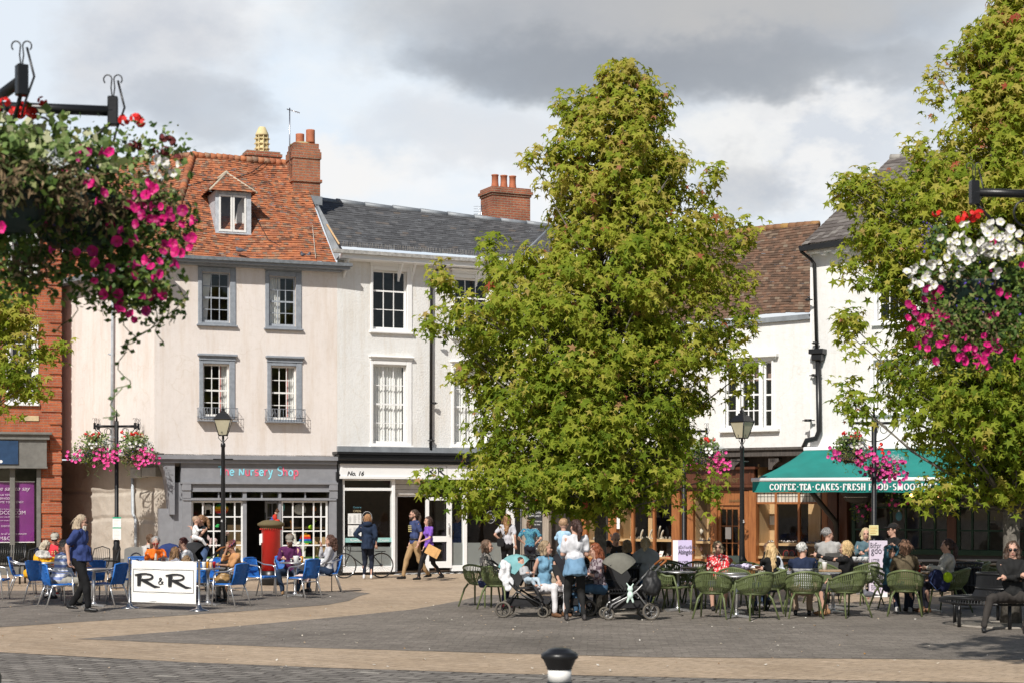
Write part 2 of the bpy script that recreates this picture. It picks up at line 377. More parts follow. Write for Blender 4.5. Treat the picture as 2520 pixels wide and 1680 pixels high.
def tileroof(mb, A, B, C, D, rows, cols, lift=.03, th=.02, jit=.25, sag=0., m=0, xr=None, seed=1, sidewob=0.):
 """A,B eaves left,right; C,D ridge right,left. Tile courses as real overlapping slabs."""
 A, B, C, D = V(A), V(B), V(C), V(D); nrm = (B - A).cross(D - A).normalized()
 if nrm.z < 0: nrm = -nrm
 rr = random.Random(seed)
 def f(u, v):
  p = (A.lerp(B, u)).lerp(D.lerp(C, u), v)
  return p - V((0, 0, sag * 4 * u * (1 - u) * (.4 + .6 * v))) + nrm * sidewob * sin(u * 9 + v * 5)
 for i in range(rows):
  v0 = i / rows; v1 = min(1.0, (i + 1.18) / rows); off = (i % 2) * .5 + rr.uniform(-.08, .08)
  n = cols; u = (-.5 + off) / n if off < .5 else (off - 1) / n
  edges = [0.0]; k = 1
  while True:
   e = (k - off) / n + rr.uniform(-.06, .06) / n
   k += 1
   if e >= 1: break
   if e > .001: edges.append(e)
  edges.append(1.0)
  wl = rr.uniform(-.003, .003)
  for a, b in zip(edges[:-1], edges[1:]):
   l = lift + rr.uniform(-jit, jit) * lift + wl; dv = rr.uniform(-.06, .05) / rows
   p0, p1 = f(a, v0 + dv) + nrm * l, f(b, v0 + dv + rr.uniform(-.03, .03) / rows) + nrm * (l + rr.uniform(-.1, .1) * lift)
   p2, p3 = f(b, v1) + nrm * .004, f(a, v1) + nrm * .004
   q0, q1 = p0 - nrm * th, p1 - nrm * th
   r = rr.random()
   mb.add([p0, p1, p2, p3, q0, q1], [(0, 1, 2, 3), (4, 5, 1, 0), (0, 3, 4), (1, 5, 2)], m, False, r)
# ================================================================== camera, light, sky
cam = bpy.data.cameras.new('camera'); co = bpy.data.objects.new('camera', cam); COL.objects.link(co)
co.location = (0, 0, CZ); co.rotation_euler = (radians(90), 0, 0)
cam.sensor_width = 36; cam.lens = 36 * F / 2520; cam.shift_y = (HZ - 840) / 2520; cam.clip_end = 3000; cam.clip_start = .5
cam.dof.use_dof = True; cam.dof.focus_distance = 38; cam.dof.aperture_fstop = 4.5
SC.camera = co
SUN_AZ, SUN_EL = 20.0, 41.0      # degrees left of the camera's back, elevation
sd = V((sin(radians(SUN_AZ)) * cos(radians(SUN_EL)), cos(radians(SUN_AZ)) * cos(radians(SUN_EL)), -sin(radians(SUN_EL))))
sl = bpy.data.lights.new('sun', 'SUN'); so = bpy.data.objects.new('sun', sl); COL.objects.link(so)
sl.energy = 4.6; sl.angle = radians(.5); sl.color = (1, .955, .885); so.location = (-10, -20, 30)
so.rotation_euler = sd.to_track_quat('-Z', 'Y').to_euler()
W = bpy.data.worlds.new('World'); SC.world = W; W.use_nodes = True; nt = W.node_tree; nn = nt.nodes.new; ln = nt.links.new
bg = nt.nodes['Background']; sky = nn('ShaderNodeTexSky'); sky.sky_type = 'NISHITA'; sky.sun_disc = False
sky.sun_elevation = radians(SUN_EL); sky.sun_rotation = atan2(-sd.x, -sd.y); sky.dust_density = 1.2
tc = nn('ShaderNodeTexCoord'); gen = tc.outputs['Generated']
sx = nn('ShaderNodeSeparateXYZ'); ln(gen, sx.inputs[0])
def math_(op, a, b=None, c=None):
 m = nn('ShaderNodeMath'); m.operation = op
 for i, v in enumerate((a, b, c)):
  if v is None: continue
  if isinstance(v, (int, float)): m.inputs[i].default_value = v
  else: ln(v, m.inputs[i])
 return m.outputs[0]
def wn(scale, detail=6, rough=.6, off=(0, 0, 0), st=(1, 1, 1.6)):
 mp = nn('ShaderNodeMapping'); mp.inputs['Location'].default_value = off; mp.inputs['Scale'].default_value = st; ln(gen, mp.inputs['Vector'])
 n = nn('ShaderNodeTexNoise'); n.inputs['Scale'].default_value = scale; n.inputs['Detail'].default_value = detail; n.inputs['Roughness'].default_value = rough
 ln(mp.outputs['Vector'], n.inputs['Vector']); return n.outputs['Fac']
n1 = wn(9, 7, .55); n2 = wn(22, 7, .6, (3, 1, 2)); wx = math_('SUBTRACT', wn(11, 5, .6, (5, 5, 5)), .5); wz = math_('SUBTRACT', wn(11, 5, .6, (9, 2, 7)), .5)
ux = math_('MULTIPLY_ADD', wx, .13, sx.outputs['X']); uz = math_('MULTIPLY_ADD', wz, .075, sx.outputs['Z'])
def blob(px, py, rx, ry, soft=1.0):
 a = math_('DIVIDE', math_('SUBTRACT', ux, (px - CX) / F), rx / F); b_ = math_('DIVIDE', math_('SUBTRACT', uz, (HZ - py) / F), ry / F)
 r2 = math_('ADD', math_('MULTIPLY', a, a), math_('MULTIPLY', b_, b_))
 m = nn('ShaderNodeMapRange'); m.interpolation_type = 'SMOOTHSTEP'; ln(r2, m.inputs['Value'])
 m.inputs['From Min'].default_value = .25 * (1.5 - soft); m.inputs['From Max'].default_value = 1.5; m.inputs['To Min'].default_value = 1; m.inputs['To Max'].default_value = 0
 return m.outputs[0]
base = ramp(nt, n1, [(.38, (.76, .85, .95)), (.5, (.82, .875, .93)), (.62, (.90, .91, .925))])
def over(col, fac, c):
 return mixc(nt, fac, col, c)
base = over(base, blob(120, 120, 300, 260), (.76, .83, .91))
base = over(base, math_('MULTIPLY', blob(470, 170, 270, 200), .8), ramp(nt, n2, [(.35, (.53, .565, .63)), (.6, (.66, .675, .71))]))
base = over(base, math_('MULTIPLY', blob(560, 320, 190, 80), .6), (.46, .50, .56))
base = over(base, math_('MULTIPLY', blob(850, 440, 140, 65), .9), (.90, .89, .88))
base = over(base, math_('MULTIPLY', blob(1180, 370, 260, 90), .6), (.64, .67, .72))
base = over(base, math_('MULTIPLY', blob(1950, 400, 330, 170), .9), ramp(nt, n2, [(.4, (.66, .70, .76)), (.55, (.86, .86, .86))]))
base = over(base, math_('MULTIPLY', blob(1810, 370, 120, 50), .8), (.88, .88, .87))
base = over(base, math_('MULTIPLY', blob(1830, 470, 130, 90), .5), (.42, .45, .50))
dk = ramp(nt, n1, [(.3, (.35, .375, .42)), (.7, (.47, .48, .50))])
dk = over(dk, math_('MULTIPLY', blob(1900, 40, 420, 90), .7), (.50, .495, .49))
base = over(base, math_('MULTIPLY', blob(1640, 60, 800, 235, 1.2), .93), dk)
base = over(base, math_('MULTIPLY', blob(1520, 205, 520, 95), .75), (.30, .33, .375))
base = over(base, math_('MULTIPLY', blob(2000, 230, 260, 60), .6), (.36, .39, .43))
base = over(base, math_('MULTIPLY', blob(2300, 260, 260, 120), .5), (.52, .55, .60))
cl = nn('ShaderNodeBackground'); ln(base, cl.inputs['Color']); cl.inputs['Strength'].default_value = 1.04
ln(sky.outputs[0], bg.inputs['Color']); bg.inputs['Strength'].default_value = .07
mr = nn('ShaderNodeMapRange'); mr.interpolation_type = 'SMOOTHSTEP'; ln(sx.outputs['Y'], mr.inputs['Value'])
mr.inputs['From Min'].default_value = .55; mr.inputs['From Max'].default_value = .85
mz = nn('ShaderNodeMapRange'); mz.interpolation_type = 'SMOOTHSTEP'; ln(sx.outputs['Z'], mz.inputs['Value'])
mz.inputs['From Min'].default_value = .62; mz.inputs['From Max'].default_value = .38
ms = nn('ShaderNodeMixShader'); ln(math_('MULTIPLY', mr.outputs[0], mz.outputs[0]), ms.inputs[0]); ln(bg.outputs[0], ms.inputs[1]); ln(cl.outputs[0], ms.inputs[2])
ln(ms.outputs[0], nt.nodes['World Output'].inputs['Surface'])
SC.view_settings.view_transform = 'Standard'; SC.view_settings.look = 'None'; SC.view_settings.gamma = 1; SC.view_settings.exposure = 0
SC.cycles.max_bounces = 6; SC.cycles.transparent_max_bounces = 12; SC.cycles.use_denoising = True
# ================================================================== materials
def groundmat(name, c1, c2, mortar, bw, rh, rot, lightc=None, ms=.008, mott=.25, wob=.16):
 m, nt, b, nn, ln = nmat(name)
 v = mapv(nt, rot=(0, 0, rot)); n3 = nn('ShaderNodeTexNoise'); n3.inputs['Scale'].default_value = 2.5; n3.inputs['Detail'].default_value = 4; ln(v, n3.inputs['Vector'])
 vm = nn('ShaderNodeVectorMath'); vm.operation = 'MULTIPLY_ADD'; vm.inputs[1].default_value = (wob,) * 3; ln(n3.outputs['Color'], vm.inputs[0]); ln(v, vm.inputs[2]); v = vm.outputs[0]; br = nn('ShaderNodeTexBrick'); ln(v, br.inputs['Vector'])
 br.inputs['Scale'].default_value = 1; br.inputs['Brick Width'].default_value = bw; br.inputs['Row Height'].default_value = rh
 br.inputs['Mortar Size'].default_value = ms; br.inputs['Mortar Smooth'].default_value = .3
 br.inputs['Color1'].default_value = rgb(c1); br.inputs['Color2'].default_value = rgb(c2); br.inputs['Mortar'].default_value = rgb(mortar)
 col = br.outputs['Color']
 if lightc:
  b2 = nn('ShaderNodeTexBrick'); ln(v, b2.inputs['Vector'])
  b2.inputs['Brick Width'].default_value = bw; b2.inputs['Row Height'].default_value = rh; b2.inputs['Mortar Size'].default_value = ms; b2.inputs['Scale'].default_value = 1
  b2.inputs['Color1'].default_value = (0, 0, 0, 1); b2.inputs['Color2'].default_value = (1, 1, 1, 1); b2.inputs['Mortar'].default_value = (0, 0, 0, 1); b2.inputs['Bias'].default_value = -.25
  col = mixc(nt, ramp(nt, b2.outputs['Color'], [(.7, (0, 0, 0)), (.8, (.8,) * 3)]), col, lightc)
 mt = ramp(nt, nz(nt, v, .35, 7, .7), [(.3, (1 - mott,) * 3), (.7, (1 + mott * .6,) * 3)])
 col = mixc(nt, 1.0, col, mt, 'MULTIPLY')
 f = ramp(nt, nz(nt, v, 9, 6, .75), [(.3, (.7,) * 3), (.5, (1,) * 3), (.72, (1.25,) * 3)])
 col = mixc(nt, 1.0, col, f, 'MULTIPLY')
 spk = ramp(nt, nz(nt, v, 5.5, 3, .9), [(.7, (0, 0, 0)), (.76, (.7,) * 3)])
 ln(mixc(nt, spk, col, tuple(x * .35 for x in c1)), b.inputs['Base Color'])
 b.inputs['Roughness'].default_value = .8; b.inputs['Specular IOR Level'].default_value = .3
 iv = nn('ShaderNodeMath'); iv.operation = 'SUBTRACT'; iv.inputs[0].default_value = 1; ln(br.outputs['Fac'], iv.inputs[1])
 ad = nn('ShaderNodeMath'); ln(iv.outputs[0], ad.inputs[0]); ln(nz(nt, v, 12, 5), ad.inputs[1])
 bump(nt, b, ad.outputs[0], .6, .012); MATS[name] = m; return m
M_SETT = groundmat('granite_setts', (.17, .155, .138), (.29, .265, .235), (.07, .06, .052), .36, .19, radians(24), (.46, .43, .37), .02)
M_COB = groundmat('cobbles', (.195, .17, .145), (.265, .233, .20), (.15, .13, .112), .23, .12, radians(3), (.33, .29, .24), .008, .35)
M_TAN = groundmat('tan_pavers', (.43, .325, .225), (.50, .385, .275), (.25, .185, .13), .42, .21, radians(35), (.42, .33, .24), .006, .22, .02)
M_BLK = pm('black_paint', (.013, .013, .014), .35, spec=.5, bmp=.1)
M_BLKM = pm('black_plastic', (.02, .02, .021), .55)
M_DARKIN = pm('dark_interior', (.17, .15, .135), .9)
M_ALU = pm('aluminium', (.75, .75, .76), .28, .9, .05, bmp=0)
M_STEEL = pm('steel', (.55, .55, .56), .25, 1, .05, bmp=0)
M_WHITE = pm('white_paint', (.80, .79, .76), .5, var=.05, scale=3)
M_WHITE2 = pm('clean_white', (.85, .85, .84), .5, var=.02)
M_GREYB = pm('blue_grey_paint', (.27, .295, .33), .65, var=.16, scale=9)
M_GREYS = pm('shop_grey_paint', (.265, .27, .29), .5, var=.1)
M_LEAD = pm('lead_sheet', (.27, .29, .31), .55, .2, .25, 3)
M_PINKW = render_wall('pink_render', (.81, .745, .70), 40, .25, amt=.5)
M_CREAM = render_wall('pebble_dash', (.81, .805, .785), 20, .5, amt=.5)
M_WHITER = render_wall('lime_render', (.81, .805, .79), 5, .5, amt=.2)
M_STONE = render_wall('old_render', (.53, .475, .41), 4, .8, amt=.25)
M_GLASS = glassmat('window_glass', (.96, .97, .97), base=.03)
M_SHOPG = glassmat('shop_glass', (.97, .98, .97), .015)
M_FROST = glassmat('frosted_glass', (.5, .55, .55), .06, .2, .35)
M_BRICK = brickmat('red_brick', (.50, .135, .05), (.38, .09, .045), (.36, .22, .15), ms=.008)
M_BRICKC = brickmat('chimney_brick', (.50, .15, .07), (.36, .10, .06), (.40, .29, .20), soot=.35)
M_BRICKT = brickmat('worn_brick', (.48, .17, .08), (.36, .12, .07), (.34, .24, .17), soot=.4)
M_TERRA = pm('terracotta', (.44, .15, .075), .8, var=.2)
M_TILE = attrmat('clay_tiles', [(0, (.15, .08, .055)), (.2, (.34, .13, .07)), (.5, (.43, .155, .075)), (.75, (.51, .19, .085)), (.88, (.37, .21, .13)), (1, (.22, .15, .11))], .85, .4, 30, (.62, .52, .42))
M_TILE2 = attrmat('brown_tiles', [(0, (.09, .062, .045)), (.4, (.15, .092, .062)), (.8, (.21, .12, .078)), (1, (.23, .18, .13))], .85, .4, 30, (.34, .24, .17))
M_SLATE = attrmat('slates', [(0, (.08, .08, .082)), (.7, (.112, .113, .116)), (.93, (.14, .142, .146)), (1, (.15, .125, .105))], .6, .3, 20, None, 0, .4)
M_SLATE2 = attrmat('old_slates', [(0, (.10, .085, .075)), (.5, (.15, .13, .12)), (1, (.23, .21, .19))], .75, .3, 20)
M_OAK = woodmat('orange_wood', (.38, .15, .05), .4, 1, (.22, .075, .025))
M_MAHOG = woodmat('mahogany', (.12, .042, .02), .4, 1, (.065, .02, .01))
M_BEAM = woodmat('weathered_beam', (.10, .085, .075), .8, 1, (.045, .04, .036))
M_PLY = woodmat('pale_wood', (.62, .42, .22), .5, .6, (.50, .32, .16))
M_GREY_W = woodmat('grey_timber', (.40, .34, .28), .8, 1, (.25, .21, .17))
M_CURT = pm('net_curtain', (.88, .87, .84), .9, var=.08, bmp=.2)
M_CURTP = pm('pink_curtain', (.70, .32, .30), .9)
M_TEAL = pm('teal_canvas', (.009, .20, .175), .8, var=.16, scale=1.5)
M_DGREEN = pm('dark_green_paint', (.008, .035, .02), .4)
M_RED = pm('pillar_red', (.62, .015, .012), .28, var=.07, scale=3, spec=.6)
M_SKIN = pm('skin', (.58, .34, .25), .55, var=.07, scale=14, bmp=.1)
M_SKIN2 = pm('tanned_skin', (.42, .23, .15), .55, var=.08, scale=14, bmp=.1)
M_PAPER = pm('paper', (.82, .82, .80), .7, var=.03)
M_TXT = pm('dark_lettering', (.02, .02, .022), .6, bmp=0)
M_TXTW = pm('white_lettering', (.82, .82, .82), .6, bmp=0, var=.02)
M_PVIO = pm('poster_violet', (.20, .028, .20), .45, var=.15, scale=2)
M_LILAC = pm('lilac_print', (.60, .53, .78), .5, var=.03)
# ================================================================== ground
def sheet(name, pts, z, mat, kind='structure'):
 mb = MB(); mb.add([(x, y, z) for x, y in pts], [tuple(range(len(pts)))]); o = mb.build(name, mat); o['kind'] = kind; return o
sheet('ground', [(-400, -60), (400, -60), (400, 600), (-400, 600)], 0, M_SETT)
low = [(-260, 1590), (0, 1604), (450, 1628), (800, 1642), (1260, 1657), (1796, 1669), (2520, 1679), (2800, 1683)]
pave = [G(*p) for p in low] + [(30, 48), (30, 90), (-30, 90), (-30, 36)]
sheet('pavement', pave, .004, M_TAN)
cafe = [(-300, 1556), (0, 1543), (579, 1505), (804, 1488), (858, 1478), (885, 1466), (912, 1459), (860, 1455), (600, 1453), (200, 1453), (-300, 1453)]
sheet('cobbled_terrace', [G(*p) for p in cafe], .008, M_COB)
wedge = [(190, 1572), (428, 1582), (700, 1592), (1260, 1608), (1603, 1617), (2520, 1624), (2800, 1627), (2800, 1490), (2230, 1486), (1900, 1479), (1600, 1472), (1190, 1463), (1140, 1476), (1018, 1499), (830, 1518), (500, 1548)]
sheet('cobbled_square', [G(*p) for p in wedge], .008, M_COB)
# drain channel
mb = MB()
for i in range(60):
 x, y = G(5 + i * 9, 1441); mb.box(x, x + .05, y - .06, y + .06, .006, .012)
tag(mb.build('drain_grating', pm('iron_grate', (.08, .07, .06), .7)), 'long slotted iron drain grating set in the pavement', 'drain')
# litter of leaves
mb = MB(); rr = random.Random(4)
for i in range(300):
 px, py = rr.uniform(-50, 2560), rr.choice([rr.uniform(1475, 1625), rr.uniform(1475, 1560), rr.uniform(1445, 1675)]); x, y = G(px, py); s = rr.uniform(.010, .028); a = rr.uniform(0, 6.3)
 p = [(x + s * cos(a + k * 1.257) * (1 if k % 2 else .6), y + s * sin(a + k * 1.257) * 1.2, .012 + rr.uniform(0, .02)) for k in range(5)]
 mb.add(p, [(0, 1, 2, 3, 4)], 0, False, rr.random())
tag(mb.build('fallen_leaves', attrmat('leaf_litter', [(0, (.55, .30, .08)), (.25, (.60, .45, .30)), (.6, (.65, .60, .5)), (1, (.7, .68, .62))], .8), rnd=True), 'dry leaves and crumbs scattered over the cobbles', 'fallen leaves', kind='stuff')
# ================================================================== buildings
def strip(mb, a, b, h, dep, m=0, e=0):     # bar between two points (local), h down, dep back
 a, b = V(a), V(b); d = (b - a); n = V((-d.y, d.x, 0)).normalized() * dep
 z = V((0, 0, -h)); mb.add([a, b, b + n, a + n, a + z, b + z, b + n + z, a + n + z], [(0, 1, 2, 3), (7, 6, 5, 4), (0, 4, 5, 1), (1, 5, 6, 2), (2, 6, 7, 3), (3, 7, 4, 0)], m)
class Sub:
 """another wall plane of the same house; meshes come out in the house's own frame"""
 def __init__(s, B, p0, p1):
  s.B = B; s.root = B.root; s.p0 = V(p0); d = V(p1) - V(p0); s.L = d.length; s.u = d.normalized(); s.n = V((-s.u.y, s.u.x)); s.holes = []
  M0 = Matrix.Translation((B.p0.x, B.p0.y, 0)) @ Matrix.Rotation(atan2(B.u.y, B.u.x), 4, 'Z')
  M1 = Matrix.Translation((s.p0.x, s.p0.y, 0)) @ Matrix.Rotation(atan2(s.u.y, s.u.x), 4, 'Z'); s.M = M0.inverted() @ M1
 loc = Fac.loc; at = Fac.at; rect = Fac.rect; wbox = Fac.wbox
def mbf(B):
 mb = MB(); mb.M = getattr(B, 'M', None); return mb
def room(B, x0, x1, z0, z1, y0=.3, y1=3.6, mat=None, name='interior'):
 mb = mbf(B); mb.add([(x0, y0, z0), (x1, y0, z0), (x1, y1, z0), (x0, y1, z0), (x0, y0, z1), (x1, y0, z1), (x1, y1, z1), (x0, y1, z1)],
  [(0, 1, 2, 3), (4, 7, 6, 5), (1, 2, 6, 5), (2, 3, 7, 6), (3, 0, 4, 7)])
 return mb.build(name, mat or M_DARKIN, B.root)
def curtain(mb, x0, x1, z0, z1, y, waves=9, amp=.02, m=0):
 n = waves * 6; vs = []
 for i in range(n + 1):
  x = x0 + (x1 - x0) * i / n; yy = y + amp * sin(i / 6 * 2 * pi) + amp * .5 * sin(i * .7)
  vs += [(x, yy, z0), (x, yy + .005, z1)]
 mb.add(vs, [(2 * i, 2 * i + 2, 2 * i + 3, 2 * i + 1) for i in range(n)], m, True)
def sash(B, px0, py0, px1, py1, cols, rows, fm, sm=None, sw=(.1, .1, .1, .05), sill=.06, head=0, hm=None, cur=None, rec=.09, split=True, bar=.022, fw=.045, glass=None, hole=True, proud=.035, d=0., name='window', xs=None, pane_kind='pane'):
 a, b, c, e = B.rect(px0, py0, px1, py1, d); sm = sm or fm
 if hole: B.holes.append((a, b, c, e))
 y0 = -d; mb = mbf(B); l, t, r, bo = sw
 mb.bbox(a - l, a, y0 - proud, y0 + .02, c - bo, e + t, .012); mb.bbox(b, b + r, y0 - proud, y0 + .02, c - bo, e + t, .012)
 mb.bbox(a, b, y0 - proud, y0 + .02, e, e + t, .012)
 if bo > 0: mb.box(a, b, y0 - proud * .8, y0 + .02, c - bo, c)
 w = mb.build(name, sm, B.root)
 if head:
  hb = mbf(B); hb.box(a - l - .01, b + r + .01, y0 - proud - .02, y0 + .01, e + t, e + t + head * .6); hb.bbox(a - l - .05, b + r + .05, y0 - proud - .09, y0 + .01, e + t + head * .6, e + t + head, .015)
  hb.build('cornice', hm or sm, w)
 if sill:
  sb = mbf(B); sb.bbox(a - l - .04, b + r + .04, y0 - .1, y0 + .05, c - bo - sill, c - bo, .012); sb.build('sill', sm, w)
 y = y0 + rec; f = mbf(B)
 f.box(a, a + fw, y, y + .04, c, e); f.box(b - fw, b, y, y + .04, c, e); f.box(a + fw, b - fw, y, y + .04, e - fw, e); f.box(a + fw, b - fw, y - .002, y + .042, c, c + fw * 1.5)
 zs = [c + fw + (e - c - 2 * fw) * k / rows for k in range(1, rows)]
 for k, z in enumerate(zs):
  hb2 = bar * .5 if not (split and k == rows // 2 - 1 + (rows % 2)) else .024
  f.box(a + fw, b - fw, y + .004, y + .03, z - hb2, z + hb2)
 for k in range(1, cols):
  x = a + fw + (b - a - 2 * fw) * k / cols if not xs else a + (b - a) * xs[k - 1]
  f.box(x - bar / 2, x + bar / 2, y + .001, y + .033, c + fw, e - fw)
 f.build('sash', fm, w)
 g = mbf(B); g.quad((a, y + .018, c), (b, y + .018, c), (b, y + .018, e), (a, y + .018, e)); g.build('pane', glass or M_GLASS, w)
 if cur:
  cb = mbf(B)
  if cur == 'net': curtain(cb, a + .03, b - .03, c + .02, e, y + .14, 11)
  elif cur == 'left': curtain(cb, a + .03, a + (b - a) * .5, c, e, y + .14, 5, .03)
  elif cur == 'right': curtain(cb, a + (b - a) * .76, b - .02, c, e, y + .16, 3, .03)
  elif cur == 'tie': cb.add([(a + .02, y + .2, c), (a + (b - a) * .25, y + .2, c), (a + (b - a) * .4, y + .2, e), (a + .02, y + .2, e)], [(0, 1, 2, 3)])
  cb.build('curtain', M_CURT, w)
  if cur == 'right':
   c2 = mbf(B); curtain(c2, a + (b - a) * .68, a + (b - a) * .77, c, e, y + .19, 1, .02); c2.build('lining', M_CURTP, w)
 return w
def brickbox(mb, x0, x1, y0, y1, z0, z1): mb.box(x0, x1, y0, y1, z0, z1)
def pot(root, x, y, z, r0, r1, h, mat, rim=True):
 m = MB(); pr = [(r0, 0), (r0 * .98, h * .1), (r1, h * .45), (r1, h * .9)]
 pr += [(r1 * 1.12, h * .92), (r1 * 1.12, h), (r1 * .85, h), (r1 * .8, h * .5)] if rim else [(r1, h), (r1 * .85, h), (r1 * .8, h * .5)]
 m.lathe(pr, 16, (x, y, z)); return m.build('chimney_pot', mat, root)
def pipe(root, pts, r, mat, name='drainpipe', clips=()):
 m = MB(); m.tube(pts, r, 8)
 for i in clips:
  p = V(pts[0]).lerp(V(pts[-1]), i); m.tube([p + V((0, 0, .03)), p - V((0, 0, .03))], r * 1.35, 8); m.box(p.x - r * 2.2, p.x + r * 2.2, p.y, p.y + .06, p.z - .012, p.z + .012)
 return m.build(name, mat, root)
# ---- 1. pink rendered house with the toy shop
NB = Fac('rendered_house', 'pink rendered three storey house with orange clay tiled roof and grey toy shop front', 'house', (GX(380, 46.0), 46.0), (GX(830, 47.9), 47.9))
NL = Sub(NB, (GX(148, 49.6), 49.6), (GX(380, 46.0), 46.0))
x0, x1 = 0, NB.L
WL = pm('window_grey_light', (.33, .36, .40), .7, var=.2, scale=12)
WW = M_WHITE
for i, (a, b, c, d, f) in enumerate([(497, 671, 566, 794, WL), (662, 681, 728, 803, WL), (500, 895, 564, 1024, WW), (667, 900, 729, 1031, WW)]):
 top = i < 2
 sash(NB, a, b, c, d, 3, 4, f, M_GREYB, sw=(.11, .14 if top else .1, .16, .06), head=0 if top else .17, cur=[('tie'), 'left', 'right', 'right'][i], sill=.05 if top else 0)
 if top:
  hb = MB(); xa, xb, za, zb = NB.rect(a - 11, 640 + i * 8, c + 14, b - 13); hb.box(xa, xb, -.03, .02, za, zb + .1); hb.build('window_head', M_GREYB, NB.root)
zt = NB.at(380, 632)[2]; zb_ = NB.loc(600, 1122)[1]
mb = MB(); wall_cells(mb, 0, x1, zb_, (NB.at(380, 634).z, NB.at(830, 650).z), NB.holes); NBw = mb.build('wall', [M_PINKW, M_PINKW], NB.root)
mb = mbf(NL); wall_cells(mb, 0, NL.L, zb_, (NL.at(148, 690).z, NB.at(380, 634).z), []); mb.build('wall', [M_PINKW, M_PINKW], NB.root)
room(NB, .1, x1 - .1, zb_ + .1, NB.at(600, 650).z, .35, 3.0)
# jettied ground floor, recessed old plaster wall with cracks between big stones
rec = .9; mb = mbf(NL)
pts = [(0, rec), (NL.L - .25, rec)]
def rough(mb, x0, x1, z0, z1, y, nx, nz, amp, seed, m=0):
 rr = random.Random(seed); vs = []
 for j in range(nz + 1):
  for i in range(nx + 1):
   x = x0 + (x1 - x0) * i / nx; z = z0 + (z1 - z0) * j / nz
   vs.append((x, y + amp * (noise.noise(V((x * 1.3, z * 1.3, seed))) + .4 * noise.noise(V((x * 4, z * 4, seed)))) + (.045 if abs(z - 1.55 - .05 * sin(x)) < .05 or abs(z - 2.35 + .04 * sin(x * 1.4)) < .04 else 0), z))
 mb.add(vs, [(j * (nx + 1) + i, j * (nx + 1) + i + 1, (j + 1) * (nx + 1) + i + 1, (j + 1) * (nx + 1) + i) for j in range(nz) for i in range(nx)], m, True)
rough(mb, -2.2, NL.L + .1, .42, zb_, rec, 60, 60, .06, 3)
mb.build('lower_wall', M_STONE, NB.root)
mb = mbf(NL); mb.box(-2.2, NL.L, rec - .06, rec + .2, 0, .45); mb.build('plinth', pm('plinth_grey', (.16, .155, .15), .8), NB.root)
mb = mbf(NL); mb.box(-.1, NL.L + .1, .0, rec + .2, zb_ + .001, zb_ + .06)
mb.build('jetty_soffit', M_BEAM, NB.root)
mb = MB(); mb.box(-.05, NB.L, .0, .3, zb_ + .001, zb_ + .05); mb.build('jetty_soffit', M_BEAM, NB.root)
# white side pipe, box and low pipe on the left part
pipe(NB.root, [NL.M @ NL.at(273, 668, .06), NL.M @ NL.at(277, 690, .1), NL.M @ NL.at(275, 1120, .1)], .04, pm('pale_pipe', (.48, .52, .56), .5), clips=(.45, .9))
pipe(NB.root, [NL.M @ NL.at(326, 1170, -rec + .1), NL.M @ NL.at(327, 1262, -rec + .1), NL.M @ NL.at(334, 1278, -rec + .12), NL.M @ NL.at(334, 1400, -rec + .12)], .045, pm('pale_pipe', (.48, .52, .56), .5))
mb = mbf(NL); NL.wbox(mb, 320, 1150, 345, 1175, -rec + .25, -rec, 0, .02); NL.wbox(mb, 346, 1148, 382, 1172, -rec + .2, -rec, 0, .02); mb.build('meter_box', pm('box_grey', (.42, .42, .40), .6), NB.root)
mb = mbf(NL); mb.tube([NL.at(240, 670, .03), NL.at(240, 715, .05), NL.at(248, 736, .06), NL.at(262, 718, .06), NL.at(270, 690, .05)], .006, 5); mb.tube([NL.at(246, 672, .03), NL.at(244, 740, .04), NL.at(254, 778, .05), NL.at(268, 750, .05), NL.at(272, 700, .05)], .004, 5); mb.build('cable', M_BLKM, NB.root)
# roof
A = NB.at(405, 630, .34); B_ = NB.at(826, 648, .34); C = NB.at(735, 404, -2.6); D = NB.at(473, 381, -2.6)
mb = MB(); tileroof(mb, A, B_, C, D, 46, 36, .028, .018, .4, .06, 0, seed=2, sidewob=.035)
A2 = NL.M @ NL.at(128, 694, .3); E = NL.M @ NL.at(235, 405, -3.6)
tileroof(mb, A2, A, D, E, 46, 34, .028, .018, .4, .05, 0, seed=5)
mb.build('roof', M_TILE, NB.root, rnd=True)
mb = MB()   # hip and ridge tiles
def ridge(mb, a, b, n, r=.11, m=0, lift=.0):
 a, b = V(a), V(b)
 for i in range(n):
  p = a.lerp(b, i / n); q = a.lerp(b, (i + 1.12) / n); l = R.uniform(-.008, .012) + lift
  mb.tube([p + V((0, 0, l)), q + V((0, 0, l - .02))], [r * 1.08, r], 10, m, False)
ridge(mb, A + V((0, -.02, .02)), D, 32, .10); ridge(mb, D, C, 18, .09); ridge(mb, E, D, 14, .09)
mb.build('ridge_tiles', M_TILE, NB.root, rnd=True)
mb = MB(); strip(mb, NB.at(380, 624, .48), NB.at(868, 648, .48), .09, .14); mb.build('gutter', pm('gutter_grey', (.17, .185, .20), .6, var=.3, scale=10), NB.root)
mb = MB(); strip(mb, NB.at(380, 632, .40), NB.at(862, 657, .40), .07, .42); strip(mb, NB.at(380, 639, .22), NB.at(842, 663, .22), .07, .24); mb.build('eaves_moulding', M_GREYB, NB.root)
mb = mbf(NL); strip(mb, NL.at(128, 692, .42), NL.at(384, 636, .42), .14, .44); mb.build('gutter', pm('gutter_grey', (.17, .185, .20), .6), NB.root)
mb = MB(); mb.add([NB.at(826, 640, .3), NB.at(845, 618, .3), NB.at(775, 490, -2.0), NB.at(762, 470, -2.2)], [(0, 1, 2, 3)]); mb.build('lead_valley', M_LEAD, NB.root)
mb = MB(); mb.tube([NB.at(763, 500, -1.6), NB.at(777, 636, .42)], .008, 5); mb.build('rope', pm('rope', (.6, .57, .5), .8), NB.root)
